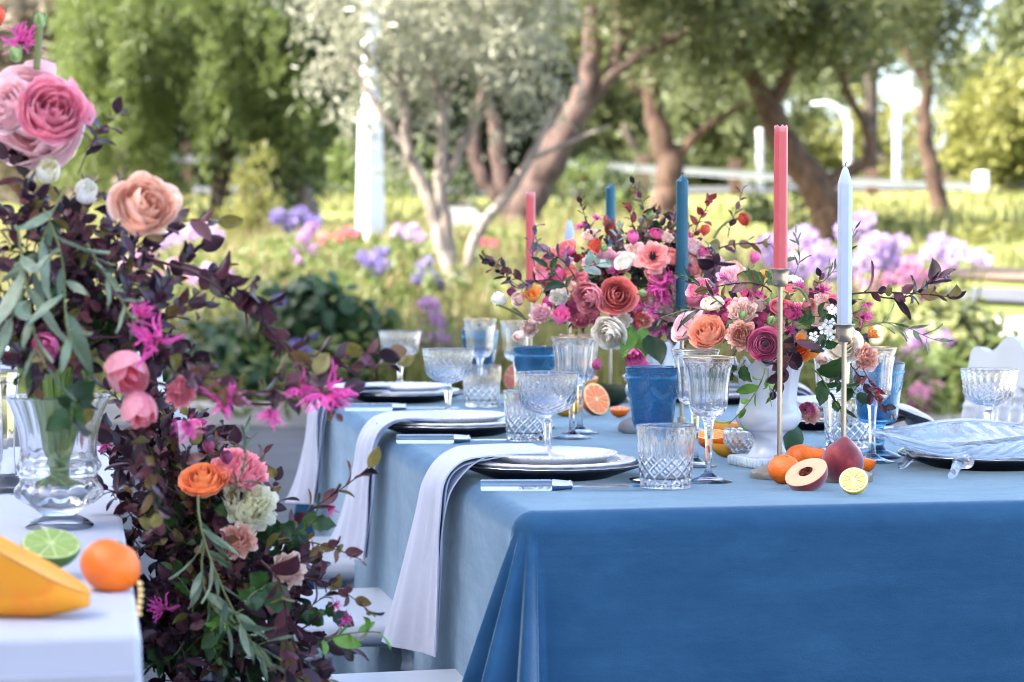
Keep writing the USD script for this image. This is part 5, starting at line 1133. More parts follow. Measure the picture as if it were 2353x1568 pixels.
# ---------------------------------------------------------------- blooms
rngF = np.random.default_rng(21)
def petal(phi, W, rho, zz, nu=7, nv=7, tipround=.22, ruff=0.0, rk=3.0, rp=0.0, f=0.0, point=0.0):
    """Curved patch: rho(t), zz(t) are the profile from base to rim, W the half width in radians."""
    s = np.linspace(-1, 1, nu)[None, :]; t = np.linspace(0, 1, nv)[:, None]
    te = t * (1 - tipround * np.abs(s) ** 2.2 * t) ; te = te * (1 - point * np.abs(s) * t)
    wt = .42 + .58 * np.sin(np.clip(t * 1.25, 0, 1) * math.pi / 2)
    a = phi + s * W * wt * (1 - point * .6 * t ** 2)
    R = rho(te); Z = zz(te)
    w = ruff * t ** 2 * np.sin(s * rk + rp); R = R * (1 + w * .8); Z = Z + w * .25 + ruff * .25 * t ** 3 * np.cos(s * rk * 1.7 + rp * 2)
    v = np.stack([R * np.cos(a), R * np.sin(a), Z + 0 * a], -1).reshape(-1, 3)
    uv = np.stack([np.full((nv, nu), f), np.broadcast_to(t, (nv, nu))], -1).reshape(-1, 2)
    return (v, gridf(nv, nu)[:, ::-1]), uv
def bloom_parts(t, kind, m, rng):
    """Parts of a flower of diameter 1 that faces +z."""
    def add(mesh_uv, name='petal', mm=None):
        (v, f_), uv_ = mesh_uv; ax = norm([rng.normal(), rng.normal(), 0]); an = rng.normal() * (.10 if kind in ('rose', 'peony', 'ruffle') else .05); b0 = np.array([0, 0, -.3])
        K = np.array([[0, -ax[2], ax[1]], [ax[2], 0, -ax[0]], [-ax[1], ax[0], 0]]); Rm = np.eye(3) + math.sin(an) * K + (1 - math.cos(an)) * K @ K
        mesh_uv = (((v - b0) @ Rm.T + b0, f_), uv_)
        put(name, mesh_uv[0], mm or m, t, uv=mesh_uv[1])
    G = 2.39996
    if kind in ('rose', 'ruffle', 'ranunculus', 'peony'):
        N = {'rose': 40, 'ruffle': 52, 'ranunculus': 46, 'peony': 38}[kind]
        for i in range(N):
            f = i / (N - 1); q_ = f ** (.75 if kind != 'ranunculus' else .85)
            Rk = .5 * (.07 + .93 * q_) * rng.uniform(.94, 1.03)
            Hk = .52 * (.78 - .30 * q_ + .1 * math.sin(f * 3.1)) * rng.uniform(.93, 1.06)
            cl_ = {'rose': .76 - .28 * q_, 'ruffle': .70 - .24 * q_, 'ranunculus': .76 - .24 * q_, 'peony': .74 - .22 * q_}[kind] * math.pi
            cu = (.10 if kind == 'rose' else .04) * max(0, q_ - .45) / .55
            th0 = .10
            rho = lambda x, Rk=Rk, cl_=cl_, cu=cu: Rk * np.sin(th0 + (cl_ - th0) * x) + cu * np.clip(x - .72, 0, 1) ** 1.3 * 2.2
            zz = lambda x, Hk=Hk, cl_=cl_, cu=cu: -.12 - Hk * np.cos(th0 + (cl_ - th0) * x) * 1.0 - cu * np.clip(x - .8, 0, 1) * 1.4 + (.0 if kind != 'rose' else 0)
            W = {'rose': 1.0, 'ruffle': .62, 'ranunculus': .95, 'peony': .8}[kind] * (1.25 - .35 * q_)
            add(petal(i * G + rng.normal() * .12, W, rho, zz, 8 if kind == 'ruffle' else 7, 7, .16 if kind != 'ruffle' else .05, {'rose': .10, 'ruffle': .22, 'ranunculus': .03, 'peony': .13}[kind], 4.0 if kind == 'ruffle' else rng.uniform(1.5, 3.6), rng.uniform(0, 6), f))
        if kind == 'ranunculus':
            put('eye', xf(sphere(.085, 8, (1, 1, .6)), mat4((0, 0, .10))), 'flower_eye', t)
    elif kind == 'open':
        for i in range(16):
            f = i / 15; Rk = .5 * (.55 + .45 * f) * rng.uniform(.92, 1.04); up = .30 * (1 - f)
            rho = lambda x, Rk=Rk: .04 + (Rk - .04) * x ** .9
            zz = lambda x, up=up, f=f: -.10 + up * x ** 1.6 + .06 * x - .10 * f * x ** 3
            add(petal(i * G, .52, rho, zz, 8, 7, .20, .12, 3.2, rng.uniform(0, 6), f))
        put('eye', xf(sphere(.07, 8, (1, 1, .8)), mat4((0, 0, -.02))), 'flower_eye', t)
        st = []
        for i in range(26):
            a = i * G; r = .06 + .07 * rng.uniform(); st.append(tube([[.04 * math.cos(a), .04 * math.sin(a), -.05], [r * math.cos(a), r * math.sin(a), .07 + .04 * rng.uniform()]], [.006, .012], 5))
        put('stamens', joinm(st), 'flower_eye', t)
    elif kind == 'tulip':
        for i in range(13):
            f = i / 12; Rk = .42 * (.35 + .65 * f ** .8) * rng.uniform(.93, 1.05); Hk = .56 * (1 - .1 * f) * rng.uniform(.92, 1.05)
            rho = lambda x, Rk=Rk, f=f: Rk * (np.sin(np.clip(x * 1.7, 0, math.pi / 2)) * (1 - .30 * x ** 2 * (1 - f)) + .22 * f * x ** 3)
            zz = lambda x, Hk=Hk: -.45 + 1.45 * Hk * x
            add(petal(i * G + rng.normal() * .1, .85, rho, zz, 7, 7, .0, .10, 3.5, rng.uniform(0, 6), f, point=.28))
    elif kind == 'bud':
        for i in range(9):
            f = i / 8; Rk = .40 * (.30 + .70 * f ** .7)
            rho = lambda x, Rk=Rk, f=f: Rk * np.sin(.1 + (.80 - .10 * f) * math.pi * x) + .02 * f * x ** 4
            zz = lambda x, f=f: -.42 + .95 * x ** 1.05 * (1 - .08 * f)
            add(petal(i * G, .95, rho, zz, 7, 7, .18, .03, 2, rng.uniform(0, 6), f))
    elif kind == 'fringe':
        for k in range(5):
            ms = []; us = []
            for j in range(7):
                a = rng.uniform(0, 6.28); el = rng.uniform(-.25, 1.35); L = .5 * rng.uniform(.75, 1.1); dirv = np.array([math.cos(a) * math.cos(el), math.sin(a) * math.cos(el), math.sin(el)])
                sd = norm(np.cross(dirv, rng.normal(size=3))); bend = norm(np.cross(dirv, sd)) * rng.normal() * .25
                x = np.linspace(0, 1, 6)[:, None]; cpt = dirv * L * x + bend * L * x ** 2 + sd * .05 * np.sin(x * 6 + a); w = .030 * (1 - .5 * x)
                ms.append((np.stack([cpt - sd * w, cpt + sd * w], 1).reshape(-1, 3), gridf(6, 2))); us.append(np.c_[np.full(12, rng.uniform()), np.repeat(x[:, 0], 2)])
            v, f = joinm(ms); put('petal_tuft', (v, f), m, t, uv=np.vstack(us))
        put('calyx', sphere(.09, 7, (1, 1, 1.1)), 'plum_stem', t)
    elif kind == 'five':
        for i in range(5):
            rho = lambda x: .05 + .45 * x; zz = lambda x: .02 + .12 * x - .05 * x ** 2
            add(petal(i * 1.2566, .56, rho, zz, 6, 5, .38, .05, 2, rng.uniform(0, 6), .7))
        put('eye', xf(sphere(.08, 6), mat4((0, 0, .05))), 'stalk', t)
    elif kind == 'greenbud':
        put('bud', lathe([(1e-5, -.45), (.16, -.40), (.30, -.2), (.33, 0), (.26, .2), (.12, .36), (1e-5, .46)], 20), m, t)
        for i in range(5):
            rho = lambda x: .12 + .26 * np.sin(np.clip(x * 2.4, 0, math.pi)) + .06 * x; zz = lambda x: -.42 + 1.0 * x
            add(petal(i * 1.2566, .42, rho, zz, 5, 6, .0, .05, 2, rng.uniform(0, 6), .2, point=.6), 'sepal', 'sepal')
    elif kind == 'stamenball':
        put('ball', sphere(.34, 10), m, t)
look('flower_eye', c(38, 20, 30), 0.7, var=0.4, scale=14)
look('plum_stem', c(70, 36, 38), 0.6, var=0.2, scale=30)
look('sepal', c(120, 148, 84), 0.5, var=0.15, scale=20)
look('bud_green', c(140, 165, 100), 0.5, var=0.12, scale=8)
look('leaf_stem', c(104, 112, 62), 0.55, var=0.15, scale=30)
for nm, i_, o_, e_, am in [('coral', (222, 70, 62), (240, 138, 126), (246, 176, 160), .5), ('coral_red', (220, 50, 48), (240, 100, 88), (248, 150, 132), .5), ('apricot', (244, 120, 70), (246, 158, 124), (250, 180, 140), .4),
                           ('dusty', (180, 44, 62), (230, 108, 120), (244, 158, 164), .5), ('blush', (246, 190, 168), (248, 216, 200), (250, 226, 214), .4), ('cream', (246, 220, 172), (250, 242, 222), (252, 248, 236), .5),
                           ('ivory', (240, 232, 200), (246, 242, 232), (250, 248, 244), .4), ('carnation', (246, 140, 112), (250, 190, 164), (252, 214, 194), .5), ('magenta', (206, 40, 104), (234, 92, 150), (244, 140, 182), .4),
                           ('hotpink', (204, 30, 100), (224, 60, 130), (236, 110, 160), .4), ('pink', (228, 70, 116), (246, 132, 160), (250, 176, 190), .5), ('palepink', (246, 168, 182), (250, 200, 204), (252, 216, 216), .5),
                           ('orange', (226, 62, 20), (236, 96, 28), (246, 182, 50), .8), ('redorange', (190, 30, 18), (222, 58, 34), (232, 84, 50), .4), ('fringe_pink', (196, 20, 110), (216, 40, 140), (230, 80, 170), .4),
                           ('peach', (250, 130, 66), (254, 196, 164), (255, 222, 204), .7), ('orange_rose', (240, 84, 20), (246, 126, 60), (250, 150, 80), .4), ('creamgreen', (240, 226, 150), (244, 240, 208), (248, 246, 226), .4),
                           ('rose_pink', (228, 62, 96), (248, 126, 142), (250, 166, 172), .4), ('burgundy', (70, 10, 40), (104, 20, 56), (130, 40, 76), .4), ('white', (246, 246, 240), (248, 248, 246), (250, 250, 250), .2)]:
    petal_look('petal_' + nm, c(*i_), c(*o_), c(*e_), am)
BL = {}; SEEN = []
def short(label):
    w = label.split()
    for i, x in enumerate(w):
        if i > 1 and x in ('at', 'above', 'in', 'with', 'before', 'behind', 'left', 'right', 'beside', 'by', 'on', 'under', 'low', 'high', 'below', 'facing', 'turned', 'hanging', 'peeping', 'half', 'between', 'just', 'of', 'to', 'for', 'from', 'cut', 'standing', 'apart', 'tucked', 'along'): return ' '.join(w[:i])
    return ' '.join(w[:8])
def whereabouts(p):
    """How a small thing lies to the nearest named bloom, as the camera's side sees it."""
    u, v = proj(p); best = min(SEEN, key=lambda s_: (s_[0] - u) ** 2 + (s_[1] - v) ** 2); du, dv = u - best[0], v - best[1]
    a = math.degrees(math.atan2(-dv, du)) % 360; word = ['right of', 'above right of', 'above', 'above left of', 'left of', 'below left of', 'below', 'below right of'][int((a + 22.5) // 45) % 8]
    r = math.hypot(du, dv); return ('close ' if r < 45 else '' if r < 90 else 'well ') + word + ' the ' + best[2]
def sprig_label(desc, p, out):
    lean = 'hanging' if out[2] < -.35 else 'upright' if out[2] > .75 else 'left leaning' if out[0] < -.35 else 'right leaning' if out[0] > .35 else 'forward' if out[1] < 0 else 'backward'
    l = '%s %s sprig %s' % (lean, desc, whereabouts(p)); return l, 'alike: ' + l
def bloom(kind, col, u, v, dia, d, face, label, cat='flower', squash=1.0, group=None):
    nmk = {'rose': 'garden_rose', 'ruffle': 'ruffled_rose', 'ranunculus': 'ranunculus', 'peony': 'peony', 'open': 'open_ranunculus', 'tulip': 'parrot_tulip', 'bud': 'flower_bud', 'fringe': 'fringe_flower', 'five': 'hawthorn_flower', 'greenbud': 'rose_bud', 'stamenball': 'berry'}[kind]
    s = px(dia, d) * 1.06; R = frame(norm(face), rngF.uniform(0, 6.28)); M = mat4(Q(u, v, d), R, s)
    if group is None: SEEN.append((u, v, short(label)))
    key = (kind, col)
    if key not in BL:
        t = thing(nmk, label, cat, M, group); bloom_parts(t, kind, 'petal_' + col if kind not in ('greenbud', 'stamenball') else col, np.random.default_rng(abs(hash_(kind + col)) % 9999)); BL[key] = t
    else: t = dup(BL[key], M, label, group)
    return t
def hash_(s): return sum((i + 3) * ord(ch) * 7 for i, ch in enumerate(s))

# ---------------------------------------------------------------- leaves and sprigs (life size, growing along +z)
leaf_look('plum_leaf', c(64, 34, 46), c(94, 50, 62), c(112, 70, 74), translucent=.15)
leaf_look('dark_plum_leaf', c(32, 19, 28), c(46, 27, 38), c(76, 48, 60), translucent=.1)
leaf_look('mauve_leaf', c(92, 62, 86), c(110, 78, 100), c(96, 110, 100))
leaf_look('bronze_leaf', c(96, 96, 42), c(120, 110, 56), c(110, 70, 50))
leaf_look('red_leaf', c(140, 44, 46), c(150, 66, 58), c(112, 36, 52))
leaf_look('olive_sprig_leaf', c(66, 86, 62), c(110, 130, 104), c(140, 156, 130), translucent=.15)
leaf_look('rose_leaf', c(28, 52, 28), c(44, 74, 36), c(58, 92, 44))
leaf_look('fresh_leaf', c(84, 128, 42), c(104, 150, 58), c(120, 160, 70))
leaf_look('sage_leaf', c(132, 156, 142), c(150, 172, 156), c(120, 140, 130), translucent=.1)
leaf_look('dark_olive_leaf', c(34, 48, 40), c(48, 64, 52), c(70, 86, 70), translucent=.1)
def leafgeo(L, W, kind, rng, curl=.38, fold=.32):
    nl = 8; t = np.linspace(0, 1, nl)[:, None]; s = np.array([-1, -.5, 0, .5, 1.0])[None]
    w = {'oval': np.sin(math.pi * np.clip(t, 0, 1) ** .85) ** .75, 'lance': np.sin(math.pi * t ** .8) ** .9, 'rose': np.sin(math.pi * t ** .75) ** .7, 'round': np.sin(math.pi * t ** .9) ** .55}[kind]
    ser = 1 + (.10 * ((np.arange(nl) % 2) * 2 - 1)[:, None] * (np.abs(s) > .9) if kind == 'rose' else 0)
    x = s * w * W * .5 * ser; y = t * L + 0 * s
    z = fold * np.abs(s) * w * W * .5 + L * curl * rng.uniform(-.6, 1.0) * t ** 2 * -1 + .03 * L * np.sin(s * 3 + t * 5)
    v = np.stack([x, y, z + 0 * x], -1).reshape(-1, 3); r = rng.uniform()
    return (v, gridf(nl, 5)), np.stack([np.full((nl, 5), r), np.broadcast_to(t, (nl, 5))], -1).reshape(-1, 2)
def sprig_parts(t, L, n, ll, lw, kind, m, rng, stem_m='plum_stem', r=.0016, bend=.35, start=.15, ang=55, tips=0):
    a = rng.uniform(0, 6.28); x = np.linspace(0, 1, 9)[:, None]; bd = np.array([math.cos(a), math.sin(a), 0]) * bend * L
    path = np.c_[0 * x, 0 * x, x * L] + bd * x ** 2 + rng.normal(size=3) * .04 * L * np.sin(x * 5)
    put('stem', tube(path, np.linspace(r, r * .5, 9), 6), stem_m, t)
    for i in range(n):
        f = start + (1 - start) * (i + .5) / n; k = f * 8; k0 = min(int(k), 7); p = path[k0] + (path[k0 + 1] - path[k0]) * (k - k0); T_ = norm(path[k0 + 1] - path[k0])
        b = i * 2.4 + rng.normal() * .3; side = norm(np.cross(T_, [math.cos(b), math.sin(b), .1])); g = math.radians(ang * (1 - .35 * f) + rng.normal() * 10)
        d = norm(T_ * math.cos(g) + side * math.sin(g)); nn = norm(T_ - np.dot(T_, d) * d + rng.normal(size=3) * .35); nn = norm(nn - np.dot(nn, d) * d)
        R = np.stack([np.cross(d, nn), d, nn], 1); s = rng.uniform(.5, 1.25) * (1 - .25 * f)
        (v, fc), uv = leafgeo(ll * s, lw * s, kind, rng); put('leaf', xf((v, fc), mat4(p + d * r, R)), m[i % len(m)] if isinstance(m, (list, tuple)) else m, t, uv=uv)
SPK = {'plum': dict(L=.15, n=12, ll=.041, lw=.026, kind='oval', m=['plum_leaf', 'plum_leaf', 'dark_plum_leaf', 'bronze_leaf']), 'darkplum': dict(L=.15, n=14, ll=.046, lw=.030, kind='oval', m=['dark_plum_leaf', 'dark_plum_leaf', 'plum_leaf']),
       'mauve': dict(L=.12, n=9, ll=.040, lw=.024, kind='oval', m='mauve_leaf'), 'bronze': dict(L=.13, n=10, ll=.040, lw=.025, kind='oval', m=['bronze_leaf', 'plum_leaf']), 'red': dict(L=.11, n=8, ll=.040, lw=.022, kind='oval', m='red_leaf'),
       'olive': dict(L=.17, n=13, ll=.055, lw=.011, kind='lance', m='olive_sprig_leaf', stem_m='leaf_stem', ang=40), 'bigolive': dict(L=.17, n=8, ll=.085, lw=.019, kind='lance', m='olive_sprig_leaf', stem_m='leaf_stem', ang=35), 'rose': dict(L=.09, n=7, ll=.045, lw=.032, kind='rose', m='rose_leaf', stem_m='leaf_stem'),
       'fresh': dict(L=.10, n=7, ll=.042, lw=.018, kind='oval', m='fresh_leaf', stem_m='leaf_stem'), 'sage': dict(L=.09, n=7, ll=.038, lw=.026, kind='round', m='sage_leaf', stem_m='leaf_stem'),
       'darkolive': dict(L=.12, n=9, ll=.048, lw=.011, kind='lance', m='dark_olive_leaf', stem_m='leaf_stem', ang=42)}
SP = {}
SPN = {'plum': 'burgundy_sprig', 'darkplum': 'dark_burgundy_sprig', 'mauve': 'mauve_sprig', 'bronze': 'bronze_sprig', 'red': 'red_leaf_sprig', 'olive': 'olive_sprig', 'rose': 'rose_leaf_sprig', 'fresh': 'green_sprig', 'sage': 'sage_sprig', 'darkolive': 'dark_olive_sprig', 'bigolive': 'broad_olive_sprig'}
def sprig(kind, var, M, label, group=None):
    key = (kind, var)
    if key not in SP:
        t = thing(SPN[kind], label, 'sprig', M, group); sprig_parts(t, rng=np.random.default_rng(100 + var * 7 + hash_(kind) % 90), **SPK[kind]); SP[key] = t
    else: t = dup(SP[key], M, label, group)
    return t
def sprig_at(kind, u, v, d, face, label, var=0, s=1.0, group=None, roll=None):
    return sprig(kind, var, mat4(Q(u, v, d), frame(norm(face), rngF.uniform(0, 6.28) if roll is None else roll), s), label, group)
def under(line, slack=8):
    us, vs = zip(*line)
    def ok(p):
        u, v = proj(p); return us[0] - 20 < u < us[-1] + 20 and v > np.interp(u, us, vs) + slack
    return ok
SIL_B = under([(1150, 690), (1200, 650), (1250, 640), (1325, 600), (1345, 510), (1400, 490), (1470, 465), (1530, 490), (1640, 500), (1720, 530), (1760, 640)])
SIL_A = under([(1540, 700), (1640, 650), (1700, 610), (1790, 615), (1900, 625), (1960, 640), (2030, 660)])
def filler(center, radii, kinds, n, where, seed, s=(.8, 1.1), zmin=-.3, inner=.35, bias=(0, 0, 0), keep=None, ymin=-2):
    """Greenery around a bouquet: sprigs pointing out of an ellipsoid."""
    rng = np.random.default_rng(seed); k = 0
    while k < n:
        d = norm(rng.normal(size=3) + bias)
        if d[2] < zmin or d[1] < ymin: continue
        kd = kinds[rng.integers(len(kinds))]; p = np.asarray(center) + d * np.asarray(radii) * rng.uniform(inner, inner + .35)
        out0 = norm(d * np.asarray(radii) / max(radii))
        if keep is not None and not keep(p + out0 * .08): continue
        out = norm(d * np.asarray(radii) / max(radii) + rng.normal(size=3) * .35 + [0, 0, .1])
        desc = {'plum': 'burgundy', 'darkplum': 'near black burgundy', 'mauve': 'greyish mauve', 'bronze': 'bronze green', 'red': 'reddish', 'olive': 'narrow grey green', 'rose': 'dark green rose', 'fresh': 'light green', 'sage': 'pale blue green', 'darkolive': 'narrow dark green'}[kd]
        sprig(kd, int(rng.integers(3)), mat4(p, frame(out, rng.uniform(0, 6.28)), rng.uniform(*s)), *sprig_label(desc, p + d * .06, out)); k += 1
def stemline(name, label, pts, r, m='leaf_stem', cat='stem'):
    pts = spline([Q(u, v, d) for u, v, d in pts], 16); o = pts[0].copy(); t = thing(name, label, cat, mat4(o)); put('stem', tube(pts - o, r, 7), m, t); return t

# ================= front bouquet (in the urn)
dA = VA[1]
A_ = lambda x, y: (1562.5 + x * .3751, 588.2 + y * .3751)
FA = 'front bouquet'
for kind, col, x, y, dia, dd, face, lab in [
    ('rose', 'apricot', 165, 445, 88, -.055, (-.25, -.75, .6), 'large coral apricot rose above the gold rimmed glasses'),
    ('rose', 'palepink', 30, 400, 84, .0, (-.5, -.5, .6), 'light pink rose left of the coral apricot rose'),
    ('ruffle', 'blush', 385, 330, 66, -.065, (-.1, -.85, .45), 'upper blush ruffled rose with a green bud before it'),
    ('ruffle', 'carnation', 380, 485, 66, -.08, (-.15, -.95, .1), 'lower peach ruffled rose left of the magenta ranunculus'),
    ('rose', 'cream', 195, 270, 52, -.03, (-.1, -.5, .8), 'small cream white rose bud at the left of the urn bouquet'),
    ('ranunculus', 'magenta', 520, 540, 80, -.095, (-.05, -.97, .1), 'magenta ranunculus with a dark eye beside the brass stem'),
    ('tulip', 'orange', 728, 575, 76, -.095, (.15, -.9, .2), 'orange parrot tulip with yellow edges'),
    ('ranunculus', 'hotpink', 530, 345, 44, -.05, (.1, -.8, .4), 'deep magenta bud behind the green rosebud'),
    ('rose', 'rose_pink', 470, 235, 66, -.01, (.1, -.3, .95), 'flat coral pink rose under the tall candle cup'),
    ('rose', 'cream', 1010, 525, 88, -.06, (.1, -.85, .35), 'cream rose behind the white candle cup'),
    ('ruffle', 'carnation', 1150, 622, 58, -.06, (.25, -.95, .05), 'peach ruffled rose at the right end of the urn bouquet'),
    ('rose', 'palepink', 1190, 640, 46, -.03, (.7, -.7, 0), 'light pink petals right of the peach ruffled rose'),
    ('ranunculus', 'coral', 793, 312, 36, -.075, (.25, -.9, -.25), 'small drooping coral ranunculus on a curved stem'),
    ('rose', 'blush', 835, 365, 42, -.05, (.1, -.8, .5), 'small blush rose under the drooping ranunculus'),
    ('ruffle', 'palepink', 300, 105, 56, .10, (-.2, -.7, .7), 'whitish pink ruffled flower with fringe at the back of the urn bouquet'),
    ('fringe', 'fringe_pink', 275, 140, 36, .05, (-.1, -.8, .5), 'bright pink fringe flower on the whitish pink one'),
    ('fringe', 'fringe_pink', 872, 215, 54, -.05, (.1, -.7, .7), 'magenta fringe flower left of the white candle'),
    ('fringe', 'fringe_pink', 1120, 375, 56, -.04, (.3, -.8, .4), 'magenta fringe flower right of the white candle'),
    ('fringe', 'fringe_pink', 1485, 245, 30, -.03, (.8, -.3, -.5), 'small fringe flower at the tip of the burgundy branch'),
    ('fringe', 'fringe_pink', 1150, 292, 30, -.03, (.2, -.4, -.8), 'small hanging fringe flower under the burgundy branch'),
    ('fringe', 'fringe_pink', 1165, 880, 30, -.05, (.2, -.3, -.9), 'pink fringe flower hanging at the end of the trailing sprig'),
    ('tulip', 'orange', 1180, 480, 32, -.02, (.6, -.5, .4), 'orange tulip peeping out right of the cream rose'),
    ('bud', 'blush', 870, 620, 40, -.07, (0, -.8, -.5), 'cream white blossom hanging below the hawthorn'),
    ('greenbud', 'bud_green', 382, 365, 24, -.115, (.1, -.5, .8), 'green rosebud on the upper blush rose'),
    ('greenbud', 'bud_green', 560, 395, 28, -.11, (.25, -.5, .8), 'green rosebud with long sepals by the brass stem'),
    ('bud', 'orange', 515, 118, 24, .04, (0, -.2, 1), 'small orange bud left of the tall candle cup'),
    ('ranunculus', 'hotpink', 770, 945, 40, .06, (-.4, -.8, .2), 'magenta flower low behind the right side of the urn'),
    ('ruffle', 'carnation', 810, 965, 46, .06, (.4, -.8, .2), 'peach flower low behind the right side of the urn'),
    ('rose', 'pink', 100, 180, 60, .03, (-.5, -.6, .6), 'pink rose beside the blue candle at the back of the urn bouquet'),
    ('ruffle', 'ivory', 700, 130, 40, .05, (.2, -.3, .9), 'white flower behind the tall candle cup')]:
    u, v = A_(x, y); bloom(kind, col, u, v, dia, dA + dd, face, lab)
for x, y in [(905, 420), (945, 345), (955, 400), (915, 500), (820, 495), (880, 450), (930, 330), (850, 540), (900, 560)]:
    u, v = A_(x, y); bloom('five', 'white', u, v, 25, dA - .11, (rngF.normal() * .3, -.9, .35 + rngF.normal() * .2), *(lambda l: (l, 'flower', 1.0, 'alike: ' + l))('tiny white hawthorn flower ' + whereabouts(Q(u, v, dA))))
fa_c = VA + [.02, 0, .205]
filler(fa_c, (.15, .085, .075), ['rose', 'rose', 'plum', 'bronze', 'darkolive', 'fresh', 'darkplum', 'olive'], 52, FA, 31, (.42, .66), zmin=-.2, inner=.15, ymin=-.45, keep=SIL_A)
for kd, x, y, dd, face, lab, var, s in [
    ('plum', 1040, 235, -.03, (.97, -.1, .10), 'long burgundy branch reaching right from the urn bouquet', 0, 1.0), ('darkplum', 1180, 240, -.03, (.98, -.1, .02), 'outer half of the burgundy branch reaching right', 1, .82),
    ('plum', 1040, 660, -.06, (.35, -.35, -.8), 'burgundy sprig trailing down below the peach rose', 1, .62), ('red', 1120, 690, -.07, (.5, -.4, -.7), 'red leaved sprig hanging beside the lone blue goblet', 0, .55),
    ('fresh', 520, 690, -.10, (-.25, -.35, -.9), 'light green sprig trailing down the front of the urn', 0, .95), ('fresh', 540, 690, -.10, (.15, -.4, -.85), 'short light green sprig on the front of the urn', 1, .5),
    ('rose', 400, 640, -.06, (-.6, -.5, -.5), 'dark green rose leaves at the left rim of the urn', 0, .9), ('rose', 810, 690, -.06, (.3, -.6, -.6), 'dark green rose leaves at the right rim of the urn', 1, .95),
    ('rose', 890, 700, -.05, (.6, -.4, -.5), 'dark rose leaves right of the urn', 2, .8), ('darkolive', 180, 340, -.07, (-.9, -.4, .1), 'dark narrow olive leaves over the coral apricot rose', 0, .8),
    ('darkolive', 260, 300, -.07, (-.6, -.3, .7), 'dark narrow leaves beside the cream rosebud', 1, .7), ('olive', 860, 170, -.02, (.7, -.1, .6), 'grey green olive sprig leaning right behind the tall candle', 0, .55),
    ('olive', 1100, 440, -.02, (.95, -.2, .1), 'olive sprig pointing right below the fringe flower', 1, .75), ('olive', 700, 120, .0, (.3, 0, .95), 'upright olive sprig behind the tall candle cup', 2, .42),
    ('bronze', 560, 220, -.06, (-.6, -.5, .3), 'large bronze leaves left of the tall candle cup', 0, 1.0), ('darkplum', 690, 400, -.08, (-.1, -.7, -.5), 'big near black burgundy leaves between the two candles', 0, .9),
    ('rose', 500, 220, -.06, (.3, -.6, .5), 'dark rose leaf over the flat coral pink rose', 1, .7), ('rose', 900, 420, -.085, (-.2, -.7, .3), 'green hawthorn leaves around the tiny white flowers', 2, .7), ('rose', 860, 520, -.085, (.2, -.8, -.2), 'green leaves below the tiny white flowers', 0, .6)]:
    u, v = A_(x, y); sprig_at(kd, u, v, dA + dd, face, lab, var, s)
stemline('curved_stem', 'pale green curved stem of the drooping ranunculus', [(1822, 662, dA - .05), (1838, 664, dA - .07), (1850, 680, dA - .075), (1858, 698, dA - .075)], .0022)

